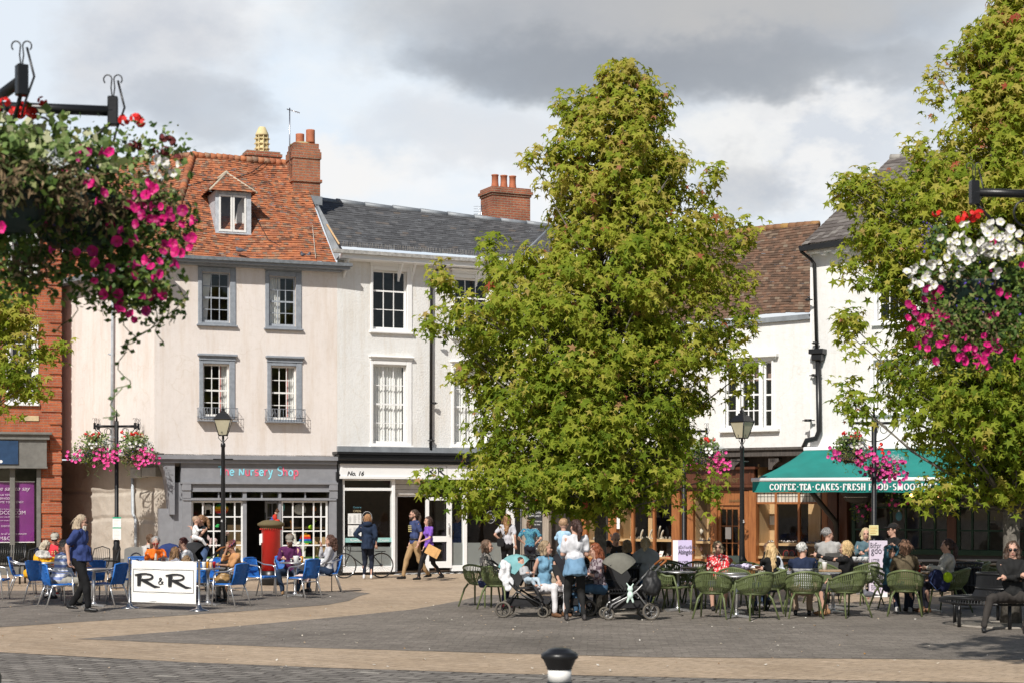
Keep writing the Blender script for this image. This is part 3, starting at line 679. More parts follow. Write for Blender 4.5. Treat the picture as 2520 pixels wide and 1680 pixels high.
mb = MB(); mb.tube([NB.at(655, 398, -2.5), NB.at(620, 425, -2.1), NB.at(578, 440, -1.9), NB.at(505, 445, -1.9), NB.at(435, 468, -1.5)], .012, 5)
mb.tube([NB.at(622, 520, -.9), NB.at(660, 590, -.2), NB.at(722, 622, .1), NB.at(765, 615, 0)], .01, 5); mb.build('cable', M_BLKM, NB.root)
# dormer
dd = -.40; xa, xb, za, zb = NB.rect(530, 472, 618, 573, dd); dm = MB()
y = -dd; W_ = xb - xa
dm.box(xa, xb, y, y + .06, zb - .09, zb); dm.box(xa, xa + .1, y, y + .06, za, zb - .09); dm.box(xb - .13, xb, y, y + .06, za, zb - .09); dm.box(xa, xb, y - .03, y + .06, za - .04, za)
for xx in (xa, xb): dm.add([(xx, y + .03, za), (xx, y + .03, zb), (xx, y + 1.7, zb), (xx, y + .1, za)], [(0, 1, 2, 3)])
dr = dm.build('dormer', pm('dormer_paint', (.48, .51, .55), .7, var=.22, scale=8), NB.root)
f = MB()
for k in range(2):
 a = xa + .1 + k * (W_ - .23) / 2; b = a + (W_ - .23) / 2 - .01; zz = zb - .1
 f.box(a, a + .05, y - .012, y + .04, za + .02, zz); f.box(b - .05, b, y - .012, y + .04, za + .02, zz); f.box(a + .05, b - .05, y - .012, y + .04, zz - .05, zz); f.box(a + .05, b - .05, y - .012, y + .04, za + .02, za + .08)
f.build('casement', M_WHITE, dr)
g = MB(); g.quad((xa + .1, y + .02, za), (xb - .1, y + .02, za), (xb - .1, y + .02, zb - .1), (xa + .1, y + .02, zb - .1)); g.build('pane', M_GLASS, dr)
g = MB(); g.add([(xa + .05, y + .5, za), (xb - .05, y + .5, za), (xb - .05, y + .5, zb), (xa + .05, y + .5, zb)], [(0, 1, 2, 3)]); g.add([(xb - .45, y + .3, za), (xb - .14, y + .3, za), (xb - .12, y + .3, zb), (xb - .3, y + .3, zb - .3)], [(0, 1, 2, 3)], 1); g.build('curtain', [M_DARKIN, M_CURT], dr)
dt = MB(); e1 = V((xa - .18, y - .14, zb - .02)); e2 = V((xb + .14, y - .14, zb - .02)); ap = V(((xa + xb) / 2 - .05, y + .62, zb + .62)); bk = V((ap.x, y + 2.2, zb + .62))
tileroof(dt, e1, e2, ap + V((.04, 0, 0)), ap - V((.04, 0, 0)), 8, 9, .025, .015, .3, seed=8)
tileroof(dt, V((xa - .18, y + 1.7, zb - .02)), e1, ap, bk, 8, 9, .025, .015, .3, seed=9)
tileroof(dt, e2, V((xb + .14, y + 1.7, zb - .02)), bk, ap, 8, 9, .025, .015, .3, seed=10)
dt.build('dormer_roof', M_TILE, dr, rnd=True)
rdg = MB(); rdg.tube([e1, ap], .035, 6); rdg.tube([e2, ap], .035, 6); rdg.tube([ap, bk], .07, 8); rdg.build('dormer_ridge', pm('mortar', (.50, .44, .34), .9), dr)
# chimneys
def chimney(B, px0, px1, ytop, ybot, d, dep, mat, bands, name='chimney'):
 x0, x1, z0, z1 = B.rect(px0, ytop, px1, ybot, d); m = MB(); y0 = -d
 m.box(x0, x1, y0, y0 + dep, z0, z1 - .16)
 for (t, h, o) in bands: m.box(x0 - o, x1 + o, y0 - o, y0 + dep + o, z1 - t - h, z1 - t)
 return m.build(name, mat, B.root), x0, x1, z0, z1
ch, cx0, cx1, cz0, cz1 = chimney(NB, 722, 788, 352, 500, -1.75, .75, M_BRICKT, [(0, .25, -.03), (.25, .2, .03), (1.05, .08, .05)])
fl = MB(); fl.add([(cx0 + .1, 1.70, cz0), (cx1 + .05, 1.70, cz0 - .05), (cx1 + .05, 1.70, cz0 + .2), (cx0 + .1, 1.70, cz0 + .25)], [(0, 1, 2, 3)]); fl.build('flashing', M_LEAD, NB.root)
fl = MB(); fl.lathe([(.42, 0), (.3, .08), (.05, .12)], 10, ((cx0 + cx1) / 2, 2.12, cz1 - .02), sy=.8); fl.build('mortar_cap', pm('mortar_moss', (.38, .33, .18), .9, var=.3), ch)
pot(ch, cx0 + .3, 2.15, cz1 + .02, .13, .125, .3, M_TERRA, False); pot(ch, cx0 + .56, 1.95, cz1 + .04, .135, .13, .38, M_TERRA, False)
ch2, ax0, ax1, az0, az1 = chimney(NB, 608, 690, 372, 420, -3.1, .6, M_BRICKC, [(0, .07, .0), (.07, .09, .05), (.16, .07, .02)])
m = MB(); cxm = (ax0 + ax1) / 2 + .02; m.lathe([(.17, 0), (.17, .05), (.15, .06), (.15, .48)], 8, (cxm, 3.4, az1))
for k in range(3):
 for j in range(8):
  a = j * pi / 4 + pi / 8; m.box(cxm + .19 * cos(a) - .045, cxm + .19 * cos(a) + .045, 3.4 + .17 * sin(a) - .02, 3.4 + .17 * sin(a) + .02, az1 + .1 + k * .15, az1 + .13 + k * .15)
for j in range(8):
 a = j * pi / 4; m.box(cxm + .18 * cos(a) - .012, cxm + .18 * cos(a) + .012, 3.4 + .17 * sin(a) - .02, 3.4 + .17 * sin(a) + .02, az1 + .02, az1 + .52)
m.lathe([(.2, .5), (.2, .54), (.1, .76), (.09, .76)], 12, (cxm, 3.4, az1)); m.build('louvred_cowl', pm('cream_clay', (.72, .60, .33), .7, var=.12), ch2)
# aerial
an = thing('television_aerial', 'tall thin television aerial on a pole beside the worn brick chimney', 'aerial', NB.w(cx0 - .07, 1.9, cz1 - .9))
m = MB(); m.tube([(0, 0, 0), (0, 0, 1.9)], .018, 6); m.build('mast', M_STEEL, an)
m = MB(); m.tube([(-.08, 0, 1.86), (.3, -.1, 1.74)], .012, 5)
for k in range(7): x = -.06 + k * .055; m.tube([(x, -.12, 1.86 - k * .018), (x, .12, 1.86 - k * .018)], .006, 4)
m.build('antenna_rods', M_STEEL, an)
m = MB(); m.tube([(0, 0, .25), (.14, .0, .25)], .012, 5); m.tube([(0, 0, .42), (.14, 0, .42)], .012, 5); m.build('bracket', M_BLKM, an)
# little balconies
for (a, c, yb, yt) in ((489, 585, 1033, 1003), (656, 751, 1036, 1006)):
 xa, xb, za, zb = NB.rect(a, yt, c, yb, .22); m = MB(); pr = .24
 m.box(xa, xb, -pr, -.0, za - .03, za)
 for (p, q) in (((xa, -pr), (xb, -pr)), ((xa, -pr), (xa, 0)), ((xb, -pr), (xb, 0))):
  for zz in (zb, za + .1): m.tube([(p[0], p[1], zz), (q[0], q[1], zz)], .008, 4)
 for k in range(15): x = xa + (xb - xa) * k / 14; m.tube([(x, -pr, za), (x, -pr, zb)], .006, 4)
 for k in (0, 1):
  for x in (xa, xb): m.tube([(x, -.08 - k * .08, za), (x, -.08 - k * .08, zb)], .006, 4)
 for x in (xa + .22, xb - .22): m.tube([(x - .08, -pr - .01, za + .1), (x, -pr - .02, zb - .02), (x + .08, -pr - .01, za + .1)], .008, 4)
 m.build('balcony', pm('balcony_grey', (.26, .28, .31), .6, var=.25), NB.root)
# toy shop front
S = M_GREYS; m = MB()
def bx(a, b, c, d, d0, d1, e=0, mm=0): NB.wbox(m, a, b, c, d, d0, d1, mm, e)
bx(384, 1120, 832, 1130, .30, -.1); bx(386, 1130, 830, 1139, .22, -.1); bx(446, 1139, 829, 1185, .10, -.12)
bx(446, 1185, 832, 1190, .17, -.1); bx(450, 1190, 828, 1206, .08, -.12); bx(450, 1224, 828, 1230, .13, -.1); bx(452, 1206, 828, 1209, .1, -.1)
for a, b in ((449, 471), (811, 832)): bx(a, 1188, b, 1206, .16, .02, .01); bx(a + 1, 1206, b - 1, 1226, .13, .02); bx(a, 1226, b, 1412, .10, -.05); bx(a, 1404, b, 1424, .14, -.05)
bx(427, 1186, 449, 1424, .0, -.3); bx(392, 1250, 427, 1424, -.12, -.35)
bx(471, 1382, 606, 1424, .04, -.1); bx(688, 1382, 811, 1424, .04, -.1)
for a, b in ((598, 607), (686, 692)): bx(a, 1206, b, 1400, .05, -.12)
for a, b in ((471, 474), (537, 540), (566, 569), (643, 646), (750, 753)): bx(a, 1209, b, 1224, .02, -.06)
bx(606, 1418, 688, 1424, .1, -.9)
for k in range(5): a = NB.at(808 + 0, 1206 + k * 4, .14)
shop = m.build('shop_front', S, NB.root)
m = MB()  # curved bracket
pts = []; a0 = NB.loc(384, 1128, .2)[0]
for t in range(9):
 u = t / 8; px = 384 + 36 * u ** .6; py = 1135 + 130 * u ** 1.8; pts.append(NB.loc(px, py, .15))
pts2 = [NB.loc(430, 1265, .15), NB.loc(430, 1135, .15)]
m.poly(pts + pts2, -.15, .35); m.build('curved_bracket', S, NB.root)
m = MB(); serif_y = NB.loc(600, 1160, .105)
a, b, c, d = NB.rect(537, 1148, 736, 1176, .105)
txt = 'The Nursery Shop'; cw = {'T': .9, 'h': .8, 'e': .8, ' ': .6, 'N': 1.0, 'u': .8, 'r': .6, 's': .7, 'y': .8, 'S': .9, 'o': .85, 'p': .85}
tot = sum(cw[ch_] for ch_ in txt); x = a
PK = pm('pink_lettering', (.85, .16, .25), .6, bmp=0); BL = pm('blue_lettering', (.30, .74, .92), .6, bmp=0)
mP, mB = MB(), MB()
HW = {'T': [[(0, .95), (.9, 1.0)], [(.45, .97), (.42, 0)]], 'h': [[(.05, 1), (.08, 0)], [(.08, .3)] + arc(.34, .3, .26, .3, 180, 0, 6) + [(.6, 0)]],
 'e': [[(.1, .3), (.62, .33)] + arc(.36, .3, .28, .3, 10, 320, 10)], 'N': [[(.1, 0), (.14, .72)] + arc(.4, .4, .18, .3, 140, 90, 2)[:1] + [(.6, .06), (.68, .1), (.74, .75)]],
 'u': [[(.06, .6), (.08, .2)] + arc(.32, .22, .24, .22, 190, 350, 6) + [(.58, .6), (.6, 0)]], 'r': [[(.1, .6), (.1, 0)], [(.1, .35)] + arc(.34, .3, .24, .28, 160, 60, 4)],
 's': [arc(.32, .46, .22, .15, 50, 260, 6) + arc(.32, .16, .24, .16, 90, -150, 7)], 'y': [[(.08, .62), (.34, .06)], [(.62, .64), (.3, -.2), (.12, -.38), (0, -.34)]],
 'S': [arc(.42, .78, .3, .22, 40, 265, 8) + arc(.42, .28, .34, .28, 92, -150, 8)], 'o': [arc(.38, .3, .28, .3, 0, 360, 12)], 'p': [[(.1, .6), (.12, -.42)], arc(.36, .3, .27, .3, 160, -160, 10)], ' ': []}
for i, ch_ in enumerate(txt):
 w_ = (b - a) / tot
 for st in HW[ch_]: stroke([mB, mP][i % 2 if i != 11 else 1], st, x, c + .08, (d - c) * .78, w_ * 1.05, .15, .15, -.108 - i * .0002)
 x += cw[ch_] * w_
mP.build('pink_letters', PK, NB.root); mB.build('blue_letters', BL, NB.root)
for (a, b, cc) in ((471, 598, 5), (692, 806, 5)):
 sash(NB, a, 1231, b - (0 if a < 500 else 0), 1380, cc, 4, M_WHITE2, M_WHITE2, sw=(.0, .0, .0, .0), sill=.04, hole=False, rec=.0, split=False, bar=.035, fw=.05, glass=M_SHOPG, proud=.01, xs=[.22, .43, .65, .84] if a < 500 else [.25, .47, .7, .86], name='display_window')
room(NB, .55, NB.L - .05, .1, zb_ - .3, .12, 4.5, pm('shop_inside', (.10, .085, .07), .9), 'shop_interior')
g = MB()
for (a, b) in ((474, 537), (540, 566), (569, 596), (610, 643), (646, 686), (692, 750), (753, 808)): xa, xb, za, zb = NB.rect(a, 1209, b, 1224, -.03); g.quad((xa, .03, za), (xb, .03, za), (xb, .03, zb), (xa, .03, zb))
g.build('top_lights', M_SHOPG, NB.root)
m = MB()   # open inner door leaf
NB.wbox(m, 652, 1236, 658, 1416, -.5, -.55); NB.wbox(m, 682, 1236, 686, 1416, -.5, -.55); NB.wbox(m, 652, 1232, 686, 1238, -.5, -.55); NB.wbox(m, 658, 1372, 682, 1416, -.5, -.53); NB.wbox(m, 669, 1238, 671, 1372, -.5, -.54)
for yy in (1270, 1304, 1338): NB.wbox(m, 658, yy, 682, yy + 3, -.505, -.54)
dr = m.build('door', S, NB.root); g = MB(); g.quad(NB.at(655, 1372, -.52), NB.at(684, 1372, -.52), NB.at(684, 1236, -.52), NB.at(655, 1236, -.52)); g.build('pane', M_SHOPG, dr)
m = MB(); NB.wbox(m, 670, 1378, 682, 1386, -.49, -.5); m.build('letter_plate', M_BLK, dr)
m = MB(); m.tube([NB.at(653, 1260, -.42), NB.at(651, 1380, -.42)], .015, 6); m.build('handle', M_STEEL, dr)
# display platforms in both windows
m = MB()
for (a, b) in ((473, 597), (693, 806)):
 NB.wbox(m, a, 1374, b, 1385, -.12, -1.0)
 xa, xb, za, zb = NB.rect(a, 1370, b, 1375, -.12); m.box(xa, xb, .12, 1.0, zb - .05, zb, 1)
NB.wbox(m, 770, 1320, 806, 1374, -.75, -.8, 2); NB.wbox(m, 560, 1290, 596, 1374, -.85, -.9, 2); NB.wbox(m, 700, 1295, 806, 1300, -.8, -1.0, 2)
m.build('window_display_bed', [M_GREYS, pm('fake_grass', (.10, .22, .04), .9, var=.4, scale=60), M_PLY], NB.root)
# ---- 2. white house with the cafe
RB = Fac('cafe_house', 'white pebble dashed house with slate roof above the corner cafe with white shop sign', 'house', (GX(830, 47.9), 47.9), (GX(1290, 50.4), 50.4))
for (a, b, c, d, rows, hd, cu) in ((918, 667, 1001, 811, 3, .14, None), (1119, 686, 1203, 826, 3, .14, None), (918, 897, 1000, 1090, 4, .12, 'net'), (1117, 909, 1200, 1092, 4, .12, 'net')):
 sash(RB, a, b, c, d, 3, rows, M_WHITE2, M_WHITE2, sw=(.08, .12, .16, .06), head=hd, cur=cu, sill=.06, rec=.11)
zb2 = RB.loc(1060, 1112)[1]
mb = MB(); wall_cells(mb, 0, RB.L, zb2, (RB.at(830, 634).z, RB.at(1290, 655).z), RB.holes); mb.build('wall', [M_CREAM, M_WHITE], RB.root)
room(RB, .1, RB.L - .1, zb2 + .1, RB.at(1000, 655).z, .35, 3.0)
for nm, cols_ in (('chair_seen_inside', 0),):
 m = MB()
 for px in (1133, 1190):
  xa, xb, za, zb = RB.rect(px, 795, px + 18, 824, -.5);
  for k in range(5): x = xa + (xb - xa) * k / 4; m.box(x - .012, x + .012, .5, .53, za, zb)
  m.box(xa, xb, .5, .53, zb, zb + .05); m.box(xa, xb, .5, .9, za + .02, za + .06)
 o = m.build('wooden_chair_backs', M_OAK, RB.root)
A = RB.at(838, 607, .45); B_ = RB.at(1277, 638, .45); C = RB.at(1358, 557, -3.1); D = RB.at(764, 490, -3.1)
mb = MB(); tileroof(mb, A, B_, C, D, 21, 34, .016, .008, .25, 0, 0, seed=12)
RW = Sub(RB, (GX(1290, 50.4), 50.4), (GX(1290, 50.4) + 4 * cos(radians(-35)), 50.4 + 4 * sin(radians(-35))))
Mw = RW.M
tileroof(mb, B_, Mw @ RW.at(1490, 600, .45), Mw @ RW.at(1520, 530, -3.1), C, 21, 18, .016, .008, .25, 0, 0, seed=13)
mb.build('roof', M_SLATE, RB.root, rnd=True)
mb = MB(); ridge(mb, D + V((-.1, 0, 0)), C, 9, .09); mb.tube([C, B_ + V((0, 0, .02))], .045, 6); mb.build('ridge_flashing', M_LEAD, RB.root)
mb = MB(); mb.tube([A + V((-.05, -.03, .06)), D.lerp(A, .12) + V((-.02, 0, .05))], .03, 6); mb.build('verge_fillet', M_PLY, RB.root)
mb = MB(); strip(mb, RB.at(822, 612, .6), RB.at(1279, 643, .6), .1, .13); mb.build('gutter', pm('gutter_weathered', (.36, .35, .33), .7, var=.35, scale=12), RB.root)
mb = MB(); strip(mb, RB.at(842, 623, .5), RB.at(1277, 653, .5), .13, .5); mb.build('fascia', M_WHITE2, RB.root)
mb = mbf(RW); strip(mb, RW.at(1277, 646, .55), RW.at(1480, 605, .55), .22, .55); mb.build('fascia', M_WHITE2, RB.root)
mb = MB(); a = RB.at(842, 606, .52); b = RB.at(1270, 636, .52)
for i in range(100): p = a.lerp(b, i / 99); mb.tube([p, p + V((R.uniform(-.03, .03), R.uniform(-.03, .03), .13))], .004, 3, 0, False, False, False)
mb.build('bird_spikes', pm('spike_wire', (.40, .37, .33), .6), RB.root)
for px in (860, 994, 1026, 1186):
 m = MB(); yy = 622 + (px - 830) * .07; p0 = RB.at(px, yy + 8, .45); p1 = RB.at(px - 4, yy + 48, .04); x = p0.x
 for (s_, e_) in (((x, -.42, p0.z), (x, -.03, p0.z - .5)), ((x, -.03, p0.z), (x, -.03, p0.z - .55))):
  m.tube([s_, e_], .03, 4, 0, False, False)
 m.build('eaves_bracket', M_WHITE2, RB.root)
pipe(RB.root, [RB.at(1097, 646, .45), RB.at(1095, 655, .45), RB.at(1070, 668, .12), RB.at(1062, 682, .1), RB.at(1060, 1106, .1)], .045, M_BLK, clips=(.4, .75, .95))
ch, cx0, cx1, cz0, cz1 = chimney(RB, 1212, 1305, 462, 545, -3.6, .9, M_BRICKC, [(0, .1, .02), (.1, .1, .07), (.2, .07, .03)])
for k in range(3): pot(ch, cx0 + .25 + k * .3, 3.95 - k * .02, cz1, .125, .105, .43, M_TERRA)
an = thing('television_aerial', 'small faint television aerial behind the slate ridge', 'aerial', RB.w(cx0 - .25, 3.9, cz0))
m = MB(); m.tube([(0, 0, -.3), (0, 0, .5)], .014, 5); m.build('mast', M_STEEL, an); m = MB()
for k in range(6): m.tube([(-.24, 0, .05 + k * .08), (.16, 0, .05 + k * .08)], .005, 4)
m.build('antenna_rods', M_STEEL, an)
# cafe shop front
m = MB()
def cb(a, b, c, d, d0, d1, e=0, mm=0): RB.wbox(m, a, b, c, d, d0, d1, mm, e)
cb(832, 1100, 1292, 1114, .12, 0); m.build('lead_flashing', M_LEAD, RB.root); m = MB()
cb(830, 1113, 1292, 1119, .42, -.1); cb(834, 1119, 1292, 1134, .34, -.1, .02); cb(830, 1134, 1292, 1141, .24, -.1)
cb(829, 1175, 843, 1424, .12, -.1, .01); cb(829, 1160, 835, 1180, .2, 0); cb(1268, 1175, 1281, 1424, .1, -.1, .01); cb(843, 1406, 972, 1424, .03, -.1); cb(1112, 1402, 1268, 1424, .03, -.1)
m.build('black_surround', M_BLK, RB.root); m = MB()
cb(838, 1141, 1292, 1176, .16, -.08, .015); cb(836, 1172, 1292, 1178, .2, -.08); sb = m.build('sign_board', M_WHITE2, RB.root)
m = MB(); cb(843, 1178, 848, 1406, .06, -.06); cb(965, 1178, 973, 1406, .06, -.1, .01); cb(848, 1199, 965, 1206, .05, -.05); cb(843, 1392, 973, 1407, .08, -.06, .01)
cb(848, 1178, 965, 1181, .05, -.05); cb(1250, 1178, 1268, 1403, .06, -.08, .01); cb(1112, 1389, 1268, 1403, .08, -.06, .01); cb(1140, 1200, 1150, 1390, .05, -.06, .01); cb(1062, 1198, 1250, 1204, .05, -.05)
cb(973, 1216, 978, 1406, -.2, -.3); cb(1050, 1216, 1056, 1406, -.2, -.3); cb(973, 1214, 1056, 1221, -.2, -.28)
m.build('window_frames', M_WHITE2, RB.root)
m = MB()
for k in range(3): cb(973, 1179 + k * 12.5, 1062, 1190.5 + k * 12.5, -.12 - .004 * k, -.2)
m.build('boarded_panel', pm('board_white', (.55, .53, .50), .7), RB.root)
for (a, b, c, d, dd_) in ((848, 1180, 965, 1200, 0), (848, 1206, 965, 1393, 0), (1150, 1204, 1250, 1390, 0), (1062, 1204, 1140, 1390, 0)): g = MB(); g.quad(RB.at(a, d, dd_), RB.at(c, d, dd_), RB.at(c, b, dd_), RB.at(a, b, dd_)); g.build('shop_pane', M_SHOPG, RB.root)
for (a, b, c, d) in ((848, 1344, 965, 1393), (1112, 1334, 1250, 1390)): g = MB(); g.quad(RB.at(a, d, .012), RB.at(c, d, .012), RB.at(c, b, .012), RB.at(a, b, .012)); g.build('frosted_film', M_FROST, RB.root)
m = MB(); cb(848, 1322, 965, 1333, .02, .012); m.build('ice_cream_band', pm('aqua_film', (.30, .55, .53), .5, var=.03), RB.root)
text('Cream', .105, M_TXTW, RB.root, RB.at(934, 1331, .024)); text('Rowlands', .105, M_TXTW, RB.root, RB.at(862, 1331, .024))
m = MB()   # open glazed door leaf
for (a, b, c, d, dd_) in ((1048, 1222, 1056, 1396, .1), (1100, 1222, 1112, 1396, .1), (1056, 1222, 1100, 1230, .1), (1056, 1318, 1100, 1332, .1), (1056, 1380, 1100, 1396, .1)): cb(a, b, c, d, dd_, dd_ - .05, 0)
dr = m.build('door', M_WHITE2, RB.root); g = MB(); g.quad(RB.at(1056, 1380, .08), RB.at(1100, 1380, .08), RB.at(1100, 1230, .08), RB.at(1056, 1230, .08)); g.build('pane', M_SHOPG, dr)
m = MB(); m.tube([RB.at(1105, 1286, .16), RB.at(1105, 1314, .16)], .014, 6); m.build('handle', M_STEEL, dr)
m = MB()
for i in range(26):
 for j in range(8):
  xx = RB.loc(965, 1410)[0] + i * .12; yy = -.25 + j * .12 + .3
  m.box(xx, xx + .12, yy - .3, yy - .18, .012, .02, (i + j) % 2)
m.build('chequered_step', [M_WHITE2, M_BLK], RB.root)
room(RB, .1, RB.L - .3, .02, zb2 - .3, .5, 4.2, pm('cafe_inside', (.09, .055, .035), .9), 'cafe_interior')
# lettering on the white board
lt = MB(); a, b, c, d = RB.rect(1052, 1150, 1096, 1167, .165); rr_logo(lt, a, b, c, d - c, -.165)
a, b, c, d = RB.rect(1046, 1145, 1100, 1171, .165)
for (q, r_, s_, t_) in ((a, b, c, c + .006), (a, b, d - .006, d), (a, a + .006, c, d), (b - .006, b, c, d)): lt.box(q, r_, -.164, -.161, s_, t_)
lt.build('cafe_logo', M_TXT, RB.root)
text('No. 16', .175, M_TXT, RB.root, RB.at(854, 1169, .165), off=.004, shear=.28, name='house_number')
# notices stuck in the cafe window
for (a, b, c, d, lab) in ((856, 1262, 889, 1288, 'top printed menu sheet stuck in the cafe window'), (856, 1291, 889, 1318, 'lower printed menu sheet stuck in the cafe window')):
 xa, xb, za, zb = RB.rect(a, b, c, d, .02); o = thing('menu_sheet', lab, 'menu', RB.w(xa, -.03, za), NB.root.rotation_euler.z * 0 + RB.root.rotation_euler.z, 'menu sheets in the cafe window')
 m = MB(); m.box(0, xb - xa, 0, .006, 0, zb - za); m.build('sheet', M_PAPER, o); m = MB()
 for q in range(3):
  for k in range(7 + q): m.box(.03 + q * (xb - xa) / 3, .03 + q * (xb - xa) / 3 + R.uniform(.05, .09), -.003, -.001, .03 + k * .028, .04 + k * .028)
 m.build('print', pm('grey_print', (.35, .35, .35), .8), o)
def badge(px, py, lab, lines=('THIS', 'INDEPENDENT', 'COFFEE SHOP', 'WELCOMES')):
 p = RB.at(px, py, .03); o = thing('round_window_sticker', lab, 'sticker', RB.w(p.x, p.y, p.z), RB.root.rotation_euler.z)
 m = MB(); n = 28; m.add([(.17 * cos(2 * pi * k / n), 0, .2 * sin(2 * pi * k / n)) for k in range(n)], [tuple(range(n))]); m.build('disc', M_BLK, o)
 m = MB(); m.tube([(.15 * cos(2 * pi * k / n), -.004, .18 * sin(2 * pi * k / n)) for k in range(n)], .004, 4, 0, True); m.build('ring', M_TXTW, o)
 for k, s_ in enumerate(lines): text(s_, .036, M_TXTW, o, (0, -.004, .07 - k * .05), 'CENTER', .001)
badge(903, 1273, 'round black sticker behind the navy coated woman in the cafe window')
badge(1207, 1271, 'round black sticker in the right cafe window in front of the waiter')
text('OPEN', .09, pm('open_lettering', (.45, .36, .22), .6), RB.root, RB.at(869, 1259, .02)); text('Come in', .07, pm('open_blue', (.12, .3, .36), .6), RB.root, RB.at(869, 1249, .02))
# cafe wing: chalkboard between grey timber posts, dark passage
m = mbf(RW); wall_cells(m, 0, 2.6, RW.loc(1350, 1172)[1], (RW.at(1290, 660).z, RW.at(1425, 640).z), []); m.build('wall', [M_CREAM, M_CREAM], RB.root)
m = mbf(RW); RW.wbox(m, 1283, 1165, 1298, 1415, .05, -.1); RW.wbox(m, 1335, 1165, 1350, 1415, .05, -.1); RW.wbox(m, 1298, 1165, 1335, 1180, .03, -.1); m.build('timber_posts', M_GREY_W, RB.root)
m = mbf(RW); RW.wbox(m, 1298, 1180, 1335, 1414, -.02, -.1); m.build('back_board', M_BLK, RB.root)
m = mbf(RW); RW.wbox(m, 1350, 1172, 1430, 1182, .02, -.1); RW.wbox(m, 1409, 1182, 1414, 1400, .02, -.06); RW.wbox(m, 1350, 1395, 1430, 1412, .02, -.1); m.build('passage_frame', pm('pale_frame', (.5, .5, .48), .6), RB.root)
room(RW, .8, 2.6, .02, 3.2, .25, 3, M_DARKIN, 'passage')
def wd(B, o, **k): return o
o = thing('chalkboard', 'tall black chalkboard menu between grey timber posts beside the cafe', 'chalkboard', (RW.p0 + RW.u * 0).to_3d(), atan2(RW.u.y, RW.u.x))
m = MB(); Fac.wbox(RW, m, 1299, 1212, 1334, 1404, .02, -.01, 0, .005); m.build('board', pm('slate_black', (.025, .026, .028), .7), o)
for (s_, py, sz) in (('LOVE COFFEE', 1262, .072), ('LOVE CAKE !', 1270, .072), ('ETHICALLY SOURCED', 1283, .05), ('COFFEE & TEAS', 1291, .055), ('FOOD +', 1302, .06), ('DRINKS MENU', 1310, .055), ('INSIDE', 1350, .06), ('AT', 1368, .06)):
 text(s_, sz, M_TXTW, o, RW.at(1316, py, .024), 'CENTER', .001, shear=.1)
lt = MB(); a, b, c, d = RW.rect(1307, 1241, 1327, 1251, .024); rr_logo(lt, a, b, c, d - c, -.024)
hx, hz = RW.loc(1327, 1326, .024); lt.tube([(hx + .09 * sin(t) ** 3, -.026, hz + .007 * (13 * cos(t) - 5 * cos(2 * t) - 2 * cos(3 * t))) for t in [k * pi / 10 for k in range(21)]], .005, 4); lt.build('chalk_logo', M_TXTW, o)
# ---- 3. jeweller's house
ang = radians(-35); pb = V((GX(1290, 50.4), 50.4)); du = V((cos(ang), sin(ang)))
def online(px):     # point on the long line where the ray px crosses it
 k = (px - CX) / F; t = (k * pb.y - pb.x) / (du.x - k * du.y); return pb + du * t
JB = Fac('jewellers_house', 'white rendered house with sagging brown tiled roof above the orange wood jewellery shop', 'house', online(1425), online(2012))
sh = JB
for (a, b, c, xs_, cc) in ((1785, 1812, 3, None, 2), (1822, 1868, 3, None, 3), (1878, 1899, 3, None, 2)):
 sash(JB, a, 888, b, 1052, cc - (0 if cc == 3 else 1), 4, M_WHITE2, M_WHITE2, sw=(.06, .09, .06, .05), sill=0, rec=.08, bar=.028)
m = MB(); JB.wbox(m, 1768, 1055, 1914, 1062, .14, 0, 0, .01); JB.wbox(m, 1775, 872, 1910, 880, .16, 0, 0, .01); JB.wbox(m, 1778, 880, 1907, 886, .08, 0); m.build('window_trim', M_WHITE, JB.root)
m = MB(); curtain(m, JB.loc(1785, 950)[0], JB.loc(1899, 950)[0], JB.loc(1850, 935)[1], JB.loc(1850, 888)[1], .3, 1, .0); m.build('blind', pm('blind', (.30, .2, .16), .8), JB.root)
zb3 = JB.loc(1900, 1106)[1]
m = MB(); wall_cells(m, 0, JB.L, zb3, (JB.at(1425, 822).z, JB.at(2012, 776).z), JB.holes); m.build('wall', [M_WHITER, M_WHITE], JB.root)
room(JB, .1, JB.L - .1, zb3 + .1, JB.at(1700, 790).z - .3, .3, 3)
m = MB(); strip(m, JB.at(1425, 822, .1), JB.at(1999, 772, .1), .13, .3); m.build('parapet_lead', M_LEAD, JB.root)
m = MB(); A = JB.at(1440, 812, .0); B_ = JB.at(2004, 772, .0); C = JB.at(2016, 552, -4.2); D = JB.at(1500, 625, -4.2)
tileroof(m, A, B_, C, D, 34, 52, .026, .016, .3, -.12, 0, seed=21, sidewob=.05); m.build('roof', M_TILE2, JB.root, rnd=True)
m = MB(); n = 30
for i in range(n):
 u0, u1 = i / n, (i + 1.1) / n; pa = D.lerp(C, u0) + V((0, 0, .48 * u0 * (1 - u0))); pb_ = D.lerp(C, min(1, u1)) + V((0, 0, .48 * min(1, u1) * (1 - min(1, u1)))); m.tube([pa, pb_], [.11, .1], 8)
m.build('ridge_tiles', attrmat('ridge_brown', [(0, (.22, .12, .07)), (.6, (.33, .17, .09)), (1, (.42, .26, .08))], .85), JB.root, rnd=True)
